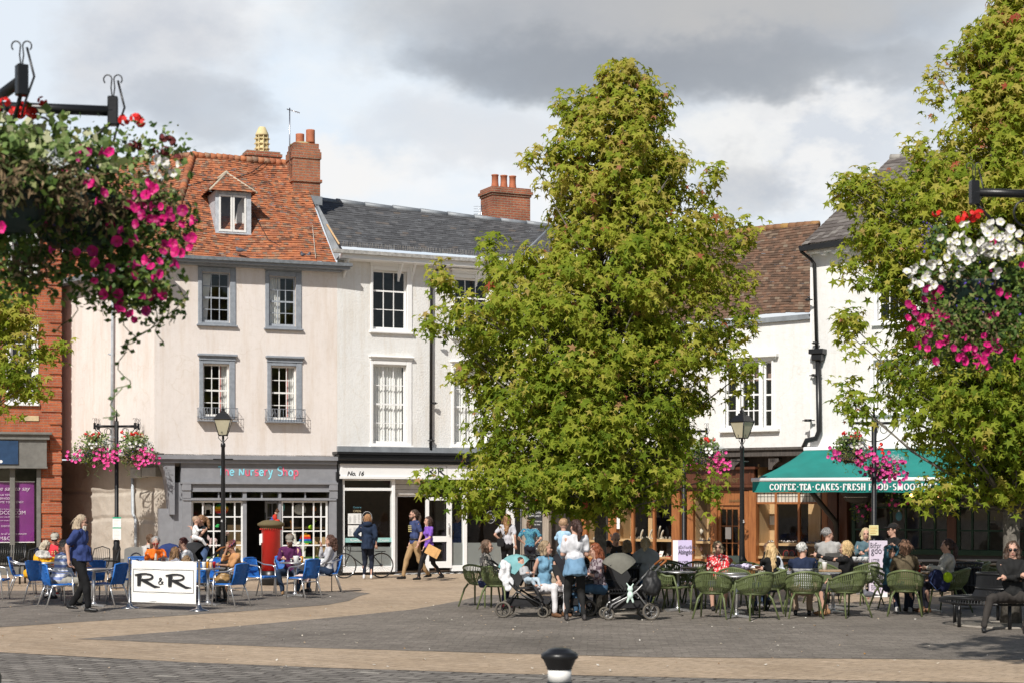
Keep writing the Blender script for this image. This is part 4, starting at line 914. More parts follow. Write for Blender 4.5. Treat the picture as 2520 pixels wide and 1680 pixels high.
# jetty beam and brackets
rj = .42
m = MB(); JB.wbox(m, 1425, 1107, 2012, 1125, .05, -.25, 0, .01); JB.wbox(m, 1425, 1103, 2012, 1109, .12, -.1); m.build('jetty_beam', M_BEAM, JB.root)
for px in (1480, 1560, 1640, 1720, 1797, 1890, 1985):
 m = MB(); xa, z1 = JB.loc(px, 1127, 0); m.poly([(xa, z1)] + [(xa + .3, z1), (xa + .3, z1 - .08), (xa + .14, z1 - .2), (xa + .1, z1 - .3), (xa, z1 - .3)], .02, .14)
 m.box(xa + .05, xa + .2, .02, rj + .1, z1 - .1, z1); m.build('bracket', M_BEAM, JB.root)
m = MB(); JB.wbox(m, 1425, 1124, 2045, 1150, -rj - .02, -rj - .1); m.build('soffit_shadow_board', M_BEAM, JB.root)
fj = -.3
def jb(a, b, c, d, d0, d1, e=0, mm=0): JB.wbox(m, a, b, c, d, d0, d1, mm, e)
m = MB(); jb(1425, 1150, 1858, 1156, fj + .22, fj); jb(1425, 1156, 1856, 1192, fj + .1, fj, .01); jb(1425, 1192, 1857, 1199, fj + .18, fj); jb(1425, 1199, 1856, 1206, fj + .08, fj); jb(1608, 1158, 1612, 1190, fj + .12, fj); jb(1843, 1158, 1847, 1190, fj + .12, fj)
m.build('fascia', M_MAHOG, JB.root)
text('Jewellers', .26, pm('old_gold', (.16, .11, .045), .5), JB.root, JB.at(1752, 1186, fj + .11), name='gold_lettering')
text('Jewellery', .13, pm('old_gold', (.16, .11, .045), .5), JB.root, JB.at(1794, 1234, fj + .03), name='door_lettering')
m = MB()
for a, b in ((1425, 1443), (1496, 1516), (1652, 1672), (1690, 1705), (1748, 1764), (1826, 1842), (2022, 2036)): jb(a, 1206, b, 1416, fj + .06, fj - .1, .01)
for a, b in ((1553, 1559), (1606, 1611), (1906, 1911), (1963, 1968)): jb(a, 1206, b, 1384, fj + .04, fj - .06)
jb(1842, 1206, 1860, 1416, fj + .10, fj - .1, .01)
for a, b, yy in ((1516, 1652, 1372), (1443, 1496, 1372), (1705, 1748, 1374), (1860, 2022, 1382)): jb(a, yy, b, yy + 9, fj + .1, fj - .1, .01)
for a, b, yy in ((1516, 1652, 1206), (1443, 1496, 1206), (1705, 1748, 1206), (1764, 1826, 1236)): jb(a, yy, b, yy + 6, fj + .03, fj - .06)
for yy in (1206, 1234): jb(1860, yy, 2022, yy + 5, fj + .04, fj - .06)
jb(1764, 1206, 1826, 1237, fj, fj - .1)
m.build('wood_frames', M_OAK, JB.root)
m = MB()
for a, b, yy in ((1516, 1652, 1381), (1443, 1496, 1381), (1705, 1748, 1383), (1860, 2022, 1391)): jb(a, yy, b, 1416, fj + .03, fj - .1)
m.build('stall_riser', M_WHITE, JB.root)
m = MB()  # door
jb(1766, 1243, 1774, 1414, fj - .02, fj - .08); jb(1816, 1243, 1825, 1414, fj - .02, fj - .08); jb(1774, 1243, 1816, 1252, fj - .02, fj - .08); jb(1774, 1378, 1816, 1414, fj - .02, fj - .07)
for xx in (1787, 1801): jb(xx, 1252, xx + 2, 1378, fj - .03, fj - .07)
for yy in (1292, 1334): jb(1774, yy, 1816, yy + 2, fj - .032, fj - .068)
dr = m.build('door', M_OAK, JB.root); g = MB(); g.quad(JB.at(1774, 1378, fj - .05), JB.at(1816, 1378, fj - .05), JB.at(1816, 1252, fj - .05), JB.at(1774, 1252, fj - .05)); g.build('pane', M_SHOPG, dr)
m = MB(); jb(1816, 1300, 1819, 1328, fj + .02, fj - .02, .005); m.build('handle', pm('brass', (.6, .42, .12), .3, .9), dr)
m = MB(); jb(1785, 1296, 1799, 1325, fj - .02, fj - .025); m.build('door_notice', M_PAPER, dr)
for a, b, c, d in ((1443, 1212, 1496, 1372), (1516, 1212, 1652, 1372), (1705, 1212, 1748, 1374), (1860, 1239, 2022, 1382)): g = MB(); g.quad(JB.at(a, d, fj), JB.at(c, d, fj), JB.at(c, b, fj), JB.at(a, b, fj)); g.build('display_glass', M_SHOPG, JB.root)
m = MB(); jb(1862, 1211, 1906, 1234, fj - .01, fj - .02); jb(1911, 1211, 1963, 1234, fj - .01, fj - .02); jb(1968, 1211, 2020, 1234, fj - .01, fj - .02)
for k in range(19): a = 1863 + k * 8.6; NBx = JB.wbox(m, a, 1211, a + .8, 1234, fj, fj - .01, 1)
jb(1862, 1220, 2020, 1221, fj + .001, fj - .01, 0, 1); m.build('leaded_lights', [pm('opal_glass', (.62, .58, .50), .3, var=.15, scale=3), M_BLK], JB.root)
# pale wood display backs and shelves
m = MB()
for a, b, c, d in ((1443, 1496, 1327, 1350), (1516, 1652, 1325, 1350), (1705, 1748, 1330, 1350), (1860, 2022, 1336, 1355)):
 xa, xb, za, zb = JB.rect(a, c, b, c + 6, fj - .1); m.box(xa, xb, -fj + .1, -fj + .75, za, zb)
 xa, xb, za, zb = JB.rect(a, 1368, b, 1374, fj - .1); m.box(xa, xb, -fj + .05, -fj + .75, za, zb)
for a, b in ((1443, 1452), (1470, 1496), (1516, 1556), (1596, 1606), (1728, 1748), (1860, 1872), (1990, 2020)):
 xa, xb, za, zb = JB.rect(a, 1206, b, 1380, fj - .78); m.box(xa, xb, -fj + .76, -fj + .8, za, zb)
xa, xb, za, zb = JB.rect(1862, 1206, 1914, 1380, fj - .78); m.box(xa, xb, -fj + .76, -fj + .8, za, zb)
for px in (1443, 1516, 1705, 1860): xa = JB.loc(px, 1300, fj)[0]; m.box(xa + .01, xa + .04, -fj + .1, -fj + .76, .4, 3.1)
m.build('display_shelves', M_PLY, JB.root)
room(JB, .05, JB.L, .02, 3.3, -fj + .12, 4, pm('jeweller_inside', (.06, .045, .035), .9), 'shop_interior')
m = MB(); jb(1513, 1272, 1525, 1300, fj + .02, fj + .015); m.build('window_notice', M_PAPER, JB.root)
m = MB(); jb(1894, 1268, 1906, 1290, fj - .7, fj - .75); m.build('framed_card', M_PAPER, JB.root)
# jewellery on show: each stand its own thing
def onshelf(px, py, dep): x, z = JB.loc(px, py, fj - dep); return JB.w(x, -fj + dep, z)
IV = pm('ivory_velvet', (.66, .60, .50), .8); NV = pm('navy_velvet', (.02, .025, .08), .8)
k = 0
for px, py, h, lab in ((1562, 1326, .34, 'tall curved ivory necklace stand beside the left window post'), (1578, 1326, .28, 'squat curved ivory necklace stand on the navy tray'), (1600, 1325, .27, 'slim ivory necklace stand in the middle of the window'), (1621, 1324, .36, 'tallest ivory necklace stand near the window middle'), (1628, 1325, .25, 'short ivory necklace stand at the right of the tallest one')):
 o = thing('necklace_stand', lab, 'necklace stand', onshelf(px, py, .4), ang, 'necklace stands in the jeweller\'s window')
 m = MB(); m.tube([(0, 0, 0), (-.01, 0, h * .35), (.03, 0, h * .75), (.07, -.02, h)], [.045, .035, .05, .03], 8, fl=.5); m.build('bust', IV, o); m = MB(); m.lathe([(.05, 0), (.05, .02), (.02, .03)], 10); m.build('foot', IV, o)
for px, py, s, lab in ((1721, 1328, 1.0, 'ivory bust necklace display in the narrow window upper shelf'), (1720, 1370, .9, 'lilac bust necklace display on the narrow window lower shelf')):
 o = thing('bust_display', lab, 'bust display', onshelf(px, py, .4), ang); m = MB(); m.lathe([(.07, 0), (.04, .05), (.035, .12), (.1, .2), (.13, .27), (.07, .32), (.05, .36), (.0, .37)], 14, sy=.5); m.build('bust', IV if s == 1 else pm('lilac_velvet', (.55, .42, .52), .8), o)
rr = random.Random(5)
for (a, b, py, lab, mt) in ((1546, 1650, 1327, 'long navy tray of rings on the jeweller\'s upper shelf', NV), (1706, 1747, 1330, 'short navy tray of rings in the narrow window', NV), (1640, 1652, 1370, 'small red tray of rings at the lower right corner', M_RED), (1706, 1744, 1372, 'red edged ring tray in the narrow window below', M_RED), (1550, 1640, 1370, 'low ring stands along the bottom of the wide window', M_WHITE), (1445, 1492, 1328, 'navy tray of rings in the window left of the tree trunk', NV)):
 p0, p1 = onshelf(a, py, .25), onshelf(b, py, .25); L = (p1 - p0).length
 o = thing('ring_tray', lab, 'ring tray', p0, ang); m = MB(); m.box(0, L, -.05, .2, 0, .025); m.build('tray', mt, o); m = MB()
 for i in range(int(L / .035)): x = .02 + i * .035; yy = rr.uniform(0, .15); m.lathe([(.012, 0), (.004, rr.uniform(.04, .09))], 5, (x, yy, .025))
 m.build('ring_cones', IV, o)
for (a, b, py, lab) in ((1884, 1904, 1338, 'row of small dark glazed figurines left of the middle post'), (1915, 1960, 1338, 'cluster of silver trinkets on a wooden stand'), (1970, 2018, 1340, 'row of silver charms on black stands'), (1970, 2018, 1380, 'pile of silver baubles on the bottom shelf')):
 p0, p1 = onshelf(a, py, .3), onshelf(b, py, .3); L = (p1 - p0).length; o = thing('trinket_row', lab, 'trinkets', p0, ang); m = MB(); m.box(0, L, -.05, .2, 0, .03); m.build('stand', M_BLKM if a != 1915 else M_PLY, o); m = MB()
 for i in range(int(L / .03)):
  s = rr.uniform(.012, .03); m.ell((.02 + i * .03, rr.uniform(-.02, .15), .03 + s + rr.uniform(0, .05)), (s, s, s * rr.uniform(1, 2)), 7, 5)
 m.build('ornaments', pm('silver', (.55, .52, .5), .25, .9, .2), o)
for i, px in enumerate((1935, 1948)):
 o = thing('watch_display', ['left', 'right'][i] + ' round black and red watch display at the shelf foot', 'watch display', onshelf(px, 1372, .2), ang); m = MB()
 m.tube([(.09 * cos(t), 0, .1 + .11 * sin(t)) for t in [k * pi / 8 for k in range(16)]], .012, 6, 0, True); m.build('rim', pm('dark_red', (.25, .02, .02), .4), o); m = MB(); m.lathe([(.09, 0), (.085, .02)], 14, (0, 0, 0));
 m.ell((0, .01, .1), (.085, .012, .1), 14, 8); m.build('face', M_BLK, o)
for px, py, lab in ((1566, 1366, 'white card with red print standing in the wide window left part'), (1623, 1366, 'white card with red print standing in the wide window right part')):
 o = thing('sale_card', lab, 'card', onshelf(px, py + 6, .2), ang); m = MB(); m.add([(-.07, 0, 0), (.06, 0, 0), (.09, .08, .2), (-.03, .08, .2), (-.07, .01, 0), (.06, .01, 0), (.09, .09, .2), (-.03, .09, .2)], [(0, 1, 2, 3), (7, 6, 5, 4), (0, 4, 5, 1), (3, 2, 6, 7), (1, 5, 6, 2), (0, 3, 7, 4)]); m.build('card', M_PAPER, o)
 text('SALE', .045, M_RED, o, (-.045, .03, .09))
# ---- 4. coffee shop house
KB = Fac('coffee_house', 'tall white house with steep dark slate roof above the green coffee shop awning', 'house', online(2012), online(2760))
sash(KB, 2160, 660, 2235, 790, 3, 3, M_WHITE2, M_WHITE2, sw=(.1, .1, .1, .05), d=.22)
sash(KB, 2150, 884, 2262, 1010, 4, 3, M_WHITE2, M_WHITE2, sw=(.1, .1, .1, .05), d=.22, cur='net'); sash(KB, 2380, 870, 2480, 1010, 3, 3, M_WHITE2, M_WHITE2, d=.22)
zb4 = KB.loc(2300, 1095, .2)[1]
m = MB(); wall_cells(m, -.05, KB.L, zb4, (KB.at(2012, 604, .22).z + .1, KB.at(2760, 500, .22).z), KB.holes, -.22); m.box(-.1, -.05, -.24, .6, zb4, KB.at(2012, 604, .22).z + .1, 1); m.build('wall', [M_WHITER, M_WHITE2], KB.root)
room(KB, .1, KB.L - .1, zb4 + .1, KB.at(2400, 590).z, .2, 3)
A = KB.at(1972, 604, .55); B_ = KB.at(2760, 488, .55); C = KB.at(2800, 330, -4.3); D = KB.at(2192, 389, -4.3)
m = MB(); tileroof(m, A, B_, C, D, 24, 44, .02, .01, .3, 0, 0, seed=31)
m.build('roof', M_SLATE2, KB.root, rnd=True)
m = MB(); ridge(m, D, C, 22, .1); m.build('ridge_tiles', pm('grey_ridge', (.36, .34, .31), .8, var=.2), KB.root)
m = MB(); m.add([A, D, D + V((0, 1.5, -.2)), A + V((0, 4.6, -.1))], [(0, 1, 2, 3)]); m.build('hip_slope', pm('hip_slate', (.13, .115, .105), .8), KB.root)
m = MB(); strip(m, KB.at(1968, 606, .68), KB.at(2760, 492, .68), .13, .15); m.build('gutter', M_BLK, KB.root)
m = MB(); strip(m, KB.at(1985, 618, .5), KB.at(2760, 506, .5), .07, .5);
for px in (2022, 2050, 2078): p = KB.at(px, 617 - (px - 1985) * .14, .5); m.box(p.x - .05, p.x + .05, -.5, -.2, p.z - .16, p.z - .07)
m.build('eaves_board', M_WHITE, KB.root)
pipe(KB.root, [KB.at(1968, 606, .6), KB.at(1972, 620, .6), KB.at(1995, 638, .35), KB.at(2004, 650, .32), KB.at(2010, 870, .32)], .045, M_BLK, clips=(.5, .9))
pipe(KB.root, [KB.at(2013, 878, .34), KB.at(2016, 1060, .34), KB.at(2008, 1078, .36), KB.at(1985, 1083, .4), KB.at(1978, 1100, .4)], .075, M_BLK, clips=(.2, .7))
m = MB(); p = KB.at(2012, 866, .36); m.bbox(p.x - .2, p.x + .2, -.5, -.22, p.z - .05, p.z + .08, .01); m.bbox(p.x - .14, p.x + .14, -.46, -.22, p.z - .22, p.z - .05, .02); m.build('rainwater_hopper', M_BLK, KB.root)
ch, cx0, cx1, cz0, cz1 = chimney(KB, 2392, 2520, 152, 420, -4.2, 1.0, M_BRICK, [(0, .12, .05), (.12, .1, .1), (.3, .08, .04), (.7, .1, .06)])
pot(ch, cx0 + .3, 4.6, cz1, .16, .13, .72, M_TERRA); pot(ch, cx0 + .75, 4.7, cz1, .16, .13, .72, M_TERRA); pot(ch, cx0 + 1.15, 4.7, cz1, .16, .13, .72, M_TERRA)
# green shop front
def kb(a, b, c, d, d0, d1, e=0, mm=0): KB.wbox(m, a, b, c, d, d0, d1, mm, e)
m = MB()
for a, b in ((2096, 2104), (2150, 2154), (2190, 2194), (2226, 2230), (2262, 2266), (2298, 2302)): kb(a, 1210, b, 1356, .04, -.04)
for yy in (1245, 1300): kb(2100, yy, 2330, yy + 4, .045, -.035)
for a, b in ((2354, 2362), (2390, 2394), (2430, 2434), (2474, 2482), (2520, 2524), (2570, 2580)): kb(a, 1210, b, 1356, .04, -.04)
for yy in (1248, 1304): kb(2354, yy, 2760, yy + 4, .045, -.035)
kb(2090, 1352, 2760, 1366, .12, -.1, .01); kb(2100, 1190, 2760, 1212, .08, -.1)
m.build('window_frames', M_DGREEN, KB.root)
m = MB(); kb(2090, 1366, 2760, 1430, .05, -.1); m.build('stall_riser', M_BLKM, KB.root)
for q in ((2330, 2352, .09), (2036, 2060, .08), (2064, 2084, .1)): m = MB(); kb(q[0], 1190, q[1], 1430, q[2], -.1, .01); m.build('timber_pier', M_MAHOG, KB.root)
g = MB(); g.quad(KB.at(2100, 1356), KB.at(2330, 1356), KB.at(2330, 1210), KB.at(2100, 1210)); g.build('display_glass', M_SHOPG, KB.root); g = MB(); g.quad(KB.at(2354, 1356), KB.at(2760, 1356), KB.at(2760, 1210), KB.at(2354, 1210)); g.build('display_glass', M_SHOPG, KB.root)
room(KB, .3, KB.L, .02, 3.4, .15, 4, M_DARKIN, 'shop_interior')
for i, px in enumerate((2243, 2310)):
 p = KB.at(px, 1218, -.8); o = thing('pendant_lamp', ['left', 'right'][i] + ' small glowing warm lamp behind the coffee shop window', 'lamp', KB.w(p.x, .8, p.z), 0); m = MB(); m.ell((0, 0, 0), (.05, .05, .05), 10, 6); m.build('bulb', pm('warm_bulb', (1, .55, .2), em=6), o); m = MB(); m.tube([(0, 0, .05), (0, 0, .4)], .008, 5); m.build('cord', M_BLK, o)
# awning
aw = MB(); n = 70; tl = KB.at(1986, 1103, .35); tr_ = KB.at(2560, 1103 - 4, .35); bl = KB.at(1853, 1180, 2.5); br_ = KB.at(2640, 1177, 2.5)
vs = []
for i in range(n + 1):
 for j in range(10):
  p = bl.lerp(br_, i / n).lerp(tl.lerp(tr_, i / n), j / 9); vs.append(p - V((0, 0, .07 * sin(pi * j / 9) + (.035 * noise.noise(V((i * .16 + j * .12, j * .35, 2))) + .012 * noise.noise(V((i * .5, j * .9, 7)))) * sin(pi * j / 9))))
aw.add(vs, [(i * 10 + j, (i + 1) * 10 + j, (i + 1) * 10 + j + 1, i * 10 + j + 1) for i in range(n) for j in range(9)], 0, True)
awo = aw.build('awning', M_TEAL, KB.root)
m = MB(); m.tube([bl + V((-.03, 0, 0)), br_], .055, 10); m.build('front_bar', M_WHITE2, awo)
m = MB(); h = .27; vs = []; N_ = 80
for i in range(N_ + 1): p = bl.lerp(br_, i / N_); w_ = .012 * sin(i * .9) + .01 * sin(i * .37); vs += [p + V((0, -.03, -.04)), p + V((0, -.03 - w_, -.04 - h - .008 * sin(i * .5)))]
m.add(vs, [(2 * i, 2 * i + 1, 2 * i + 3, 2 * i + 2) for i in range(N_)], 0, True); m.build('valance', M_TEAL, awo)
lt = MB(); rot = atan2((br_ - bl).y, (br_ - bl).x); dirv = (br_ - bl).normalized()
def bx_of(px):   # distance along the front bar for a pixel column
 best = min(range(2001), key=lambda k: abs(((lambda q: q.x / q.y * F + CX)(KB.w(*(bl.lerp(br_, k / 2000)))) - px))); return best / 2000 * (br_ - bl).length
lt.M = Matrix.Translation(bl) @ Matrix.Rotation(rot, 4, 'Z')
tilt = (br_.z - bl.z) / (br_ - bl).length
def word(s, pa, pb_):
 a, b = bx_of(pa), bx_of(pb_); serif(lt, s, a, b, -.04 - .215 + tilt * a, .155, -.065, .24, .10)
for s, a, b in (('COFFEE', 1896, 1962), ('.', 1961, 1971), ('TEA', 1970, 2000), ('.', 1999, 2009), ('CAKES', 2009, 2068), ('.', 2067, 2077), ('FRESH', 2076, 2134), ('FOOD', 2140, 2190), ('.', 2189, 2199), ('SMOOTHIES', 2199, 2312), ('.', 2312, 2322), ('MILKSHAKES', 2321, 2440)): word(s, a, b)
lt.build('valance_lettering', M_TXTW, awo)
m = MB(); kb(1976, 1093, 2560, 1103, .5, .2, .02); m.build('awning_cassette', M_WHITE2, KB.root)
m = MB(); m.tube([KB.at(1994, 1205, 1.2), KB.at(2002, 1216, 1.1), KB.at(2056, 1282, .3), KB.at(2058, 1296, .25), KB.at(2058, 1424, .25)], .07, 8); m.build('slanting_pipe', M_BLK, KB.root)
m = MB(); p = KB.at(2110, 1212, 1.0); m.lathe([(.05, -.28), (.3, -.2), (.42, 0), (.44, .1)], 18, (p.x, p.y, p.z)); ob = m.build('barrel_planter', M_BLKM, KB.root)
m = MB(); m.tube([(p.x + .36 * cos(t), p.y + .36 * sin(t), p.z - .1) for t in [k * pi / 12 for k in range(24)]], .012, 5, 0, True); m.build('hoop', M_STEEL, KB.root)
p = KB.at(2212, 1269, .4); o = thing('oval_plaque', 'blue oval plaque hanging under the coffee shop awning', 'plaque', KB.w(p.x, p.y, p.z)); m = MB(); m.ell((0, 0, 0), (.085, .012, .115), 16, 10); m.build('disc', pm('plaque_blue', (.08, .22, .30), .5), o)
m = MB()
for k in range(9): m.ell((0, 0, .14 + k * .085), (.022, .022, .022), 6, 4)
m.build('bead_string', M_CURT, o)
# ---- 5. brick building on the left
a20 = radians(16); e1 = V((GX(150, 48.7), 48.7)); BB = Fac('brick_building', 'orange brick building with quoined corner and grey shop front at the left edge', 'building', e1 - V((cos(a20), sin(a20))) * 6, e1)
sash(BB, 27, 795, 82, 985, 3, 4, M_WHITE2, M_WHITE2, sw=(.14, .1, .14, .06), sill=.09, rec=.1)
sash(BB, 30, 560, 85, 672, 3, 4, M_WHITE2, M_WHITE2, sw=(.14, .1, .14, .06), sill=.09, rec=.1)
zc = BB.loc(60, 1070)[1]; zt5 = BB.loc(60, 575)[1] + .6
m = MB(); wall_cells(m, 0, BB.L, .0, (zt5, zt5), BB.holes + [(0, BB.loc(100, 1200)[0], .1, zc)]); m.add([(BB.L, 0, 0), (BB.L, 5, 0), (BB.L, 5, zt5), (BB.L, 0, zt5)], [(0, 1, 2, 3)]); m.build('wall', [M_BRICK, M_WHITE], BB.root)
room(BB, .1, BB.L - .1, zc + .2, zt5, .35, 3)
m = MB(); z = .3; k = 0
while z < zt5:
 w_ = .32 if k % 2 else .55; m.bbox(BB.L - w_, BB.L + .03, -.04, .3, z, z + .30, .02); z += .36; k += 1
m.build('quoins', M_BRICK, BB.root)
m = MB(); a, b, c, d = BB.rect(20, 772, 90, 790); n = 13
for k in range(n): x = a + (b - a) * k / n; m.add([(x, -.01, c), (x + .075, -.01, c), (x + .075 + (k - n / 2) * .008, -.01, d), (x + (k - n / 2) * .008, -.01, d)], [(0, 1, 2, 3)])
m.build('window_arch', M_BRICKC, BB.root)
m = MB(); BB.wbox(m, 48, 1022, 96, 1035, .03, 0, 0, .008); m.build('stone_plaque', pm('sandstone', (.55, .43, .25), .8), BB.root)
m = MB(); BB.wbox(m, -400, 1060, 128, 1066, .42, -.1, 0, .01); BB.wbox(m, -400, 1066, 122, 1078, .34, -.1); BB.wbox(m, -400, 1078, 115, 1147, .26, -.1); BB.wbox(m, -400, 1146, 117, 1150, .3, -.1)
for a, b in ((24, 37), (90, 101), (-60, -48)): BB.wbox(m, a, 1150, b, 1416, .06, -.1, 0, .01)
BB.wbox(m, -400, 1385, 101, 1416, .05, -.1); m.build('shop_front', pm('taupe_paint', (.17, .165, .15), .55), BB.root)
m = MB(); BB.wbox(m, -400, 1081, 45, 1140, .30, .26, 0, .005); sg = m.build('sign_panel', pm('navy_sign', (.025, .06, .13), .4), BB.root)
text('M&Co.', .56, M_TXTW, BB.root, BB.at(8, 1137, .302), 'RIGHT', off=.01, name='sign_lettering')
g = MB(); g.quad(BB.at(-400, 1385), BB.at(92, 1385), BB.at(92, 1150), BB.at(-400, 1150)); g.build('display_glass', M_SHOPG, BB.root)
room(BB, .1, BB.loc(101, 1200)[0], .1, zc, .2, 3, pm('bb_in', (.16, .16, .14), .9), 'shop_interior')
a, b, c, d = BB.rect(-62, 1185, 84, 1332, -.12); o = thing('window_poster', 'large purple closing down poster inside the brick building shop window', 'poster', BB.w(a, .12, c), BB.root.rotation_euler.z)
m = MB(); w_ = b - a; h = d - c; m.add([(w_ * i / 10, .02 * sin(i * 1.3), z_) for i in range(11) for z_ in (0, h)], [(2 * i, 2 * i + 2, 2 * i + 3, 2 * i + 1) for i in range(10)], 0, True); m.build('sheet', M_PVIO, o)
m = MB(); m.box(-.02, w_ + .02, -.03, -.01, h, h + .025); m.box(-.02, w_ + .02, -.03, -.01, -.025, 0); m.build('rail', M_PAPER, o)
LT = pm('poster_lettering', (.75, .62, .75), .7, bmp=0)
for s_, z_, sz, shr in (('We are sad to say', .86, .17, .3), ('OUR TIME IN', .77, .075, 0), ('ABINGDON', .71, .09, 0), ('HAS COME TO AN END!', .65, .085, 0), ('Browse 100% of all departments online at', .54, .045, 0), ('MANDCO.COM', .46, .15, 0), ('Use discount code ABINGDON10', .41, .05, 0), ('at your nearest store in', .35, .045, 0), ('DIDCOT', .25, .075, 0), ('Thank you to all our customers', .12, .085, .3), ('M&Co', .03, .15, 0)):
 text(s_, sz, LT, o, (w_ * .53, -.03, h * z_), 'CENTER', .001, shear=shr)
# ================================================================== trees
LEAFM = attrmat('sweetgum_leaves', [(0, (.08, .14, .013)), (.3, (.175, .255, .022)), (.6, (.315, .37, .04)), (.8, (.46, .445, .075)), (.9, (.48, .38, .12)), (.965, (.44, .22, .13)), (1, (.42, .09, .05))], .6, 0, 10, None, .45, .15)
BARK = pm('bark', (.15, .135, .115), .9, var=.45, scale=18, bmp=.9, bs=30)
def star(mb, c, nrm, s, r, rr, m=0):
 nrm = V(nrm).normalized(); t = nrm.orthogonal().normalized(); b = nrm.cross(t); a0 = rr.uniform(0, 6.28)
 down = V((0, 0, -1)); tip = (down - nrm * down.dot(nrm))
 if tip.length > .1: a0 = atan2(tip.dot(b), tip.dot(t)) + rr.gauss(0, .6)
 vs = []; k5 = [1.0, .92, .72, .72, .92]; fold = rr.uniform(.1, .45)
 for k in range(5):
  a = a0 + k * 2 * pi / 5; L = s * k5[k]; vs.append(c + (t * cos(a) + b * sin(a)) * L - nrm * L * fold)
  a += pi / 5; L = s * .33; vs.append(c + (t * cos(a) + b * sin(a)) * L)
 i0 = len(mb.v); mb.v += [tuple(p) for p in vs] + [tuple(c)]
 for k in range(5): mb.f.append((i0 + 10, i0 + (2 * k - 1) % 10, i0 + 2 * k, i0 + 2 * k + 1)); mb.m.append(m); mb.sm.append(False); mb.r.append(r)
def tree(name, label, px, Y, outline, ncl, nper, seed, depthf=.85, trunk_r=.11, zbase=3.0, ymin=None, leaf=.105, extra=(), base_z=0, dense=.45, gap=.26):
 rr = random.Random(seed); X0 = GX(px, Y); root = thing(name, label, 'tree', (X0, Y, 0))
 ys = [o[0] for o in outline]
 def lr(py):
  for a, b in zip(outline[:-1], outline[1:]):
   if a[0] <= py <= b[0]:
    t = (py - a[0]) / (b[0] - a[0]); return a[1] + (b[1] - a[1]) * t, a[2] + (b[2] - a[2]) * t
  return outline[-1][1], outline[-1][2]
 m = MB(); brn = MB(); Z = lambda py: CZ + (HZ - py) / F * Y; ztop = Z(ys[0])
 cls = []; tries = 0
 wmax = max(o[2] - o[1] for o in outline)
 while len(cls) < ncl and tries < 200000:
  tries += 1; py = rr.uniform(ys[0], ys[-1]); l, r_ = lr(py); w = r_ - l
  if rr.random() > (w / wmax) ** 1.1 + .04: continue
  cx_ = (l + r_) / 2; hw = w / 2 * Y / F; a = rr.uniform(0, 2 * pi); rho = rr.random() ** dense
  n = .5 + noise.noise(V((cos(a) * 1.7, sin(a) * 1.7, py / 90)))
  if n < gap: continue
  dx = cos(a) * rho * hw; dy = sin(a) * rho * hw * depthf
  if wmax * Y / F / 2 > 1.2 and hw < .5: dy = sin(a) * rho * max(hw, .3)
  c = V((GX(cx_, Y) - X0 + dx, dy, Z(py))); cls.append((c, V((cos(a) * rho, sin(a) * rho, .25)), py))
 for (cx_, cy_, dd_) in extra: cls.append((V((GX(cx_, Y) - X0, dd_, Z(cy_))), V((0, -.4, .4)), cy_))
 for i, (c, out, py) in enumerate(cls):
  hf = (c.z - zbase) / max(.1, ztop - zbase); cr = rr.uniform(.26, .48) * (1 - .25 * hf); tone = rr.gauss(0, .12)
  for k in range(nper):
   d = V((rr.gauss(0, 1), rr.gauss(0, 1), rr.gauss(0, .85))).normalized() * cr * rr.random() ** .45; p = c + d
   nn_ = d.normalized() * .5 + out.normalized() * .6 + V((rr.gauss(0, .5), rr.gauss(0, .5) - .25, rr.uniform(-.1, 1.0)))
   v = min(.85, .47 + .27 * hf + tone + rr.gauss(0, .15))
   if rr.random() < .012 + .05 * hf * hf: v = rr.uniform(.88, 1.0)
   star(m, p, nn_, leaf * rr.choice((.55, .8, .95, 1.1, 1.25)) * rr.uniform(.85, 1.1), min(1, max(0, v)), rr)
  if i % 3 == 0:
   h0 = max(zbase * .8, c.z - rr.uniform(.4, 1.4) - abs(c.x) * .35); a = V((0, 0, min(h0, ztop * .95))); mid = a.lerp(c, .55) + V((rr.uniform(-.15, .15), rr.uniform(-.15, .15), -.12))
   brn.tube([a, mid, c], [max(.012, .05 * (1 - hf)), .018, .006], 5)
 tk = MB(); n = 14; pts = []; rs = []
 for i in range(n + 1):
  t = i / n; pts.append((.06 * sin(t * 5 + seed) * t, .05 * cos(t * 4 + seed) * t, t * (ztop - .3))); rs.append(trunk_r * (1.25 if i == 0 else 1) * (1 - t) ** .8 + .012)
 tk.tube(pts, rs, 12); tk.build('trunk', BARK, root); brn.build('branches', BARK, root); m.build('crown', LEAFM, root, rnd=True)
 return root
OUT = [(o[0] + (12 if i == 0 else 0), o[1] + 14, o[2] - 8) for i, o in enumerate([(138, 1500, 1535), (160, 1480, 1560), (205, 1452, 1600), (235, 1452, 1640), (258, 1395, 1645), (300, 1350, 1648), (360, 1335, 1655), (385, 1320, 1690), (430, 1325, 1700), (470, 1315, 1700), (490, 1330, 1760), (540, 1345, 1810), (590, 1320, 1800), (640, 1260, 1790), (680, 1180, 1780), (730, 1070, 1770), (800, 1060, 1780), (850, 1110, 1810), (910, 1140, 1810), (960, 1130, 1770), (1010, 1125, 1740), (1070, 1150, 1720), (1120, 1140, 1710), (1160, 1135, 1720), (1200, 1120, 1720), (1235, 1200, 1700), (1250, 1390, 1640)]) if o[2] - o[1] > 60]
ex = []
rr = random.Random(3)
def branch(pts, n):
 for i in range(n):
  t = i / (n - 1) * (len(pts) - 1); k = min(int(t), len(pts) - 2); u = t - k
  ex.append((pts[k][0] + (pts[k + 1][0] - pts[k][0]) * u + rr.uniform(-8, 8), pts[k][1] + (pts[k + 1][1] - pts[k][1]) * u + rr.uniform(-8, 8), rr.uniform(-.4, .3)))
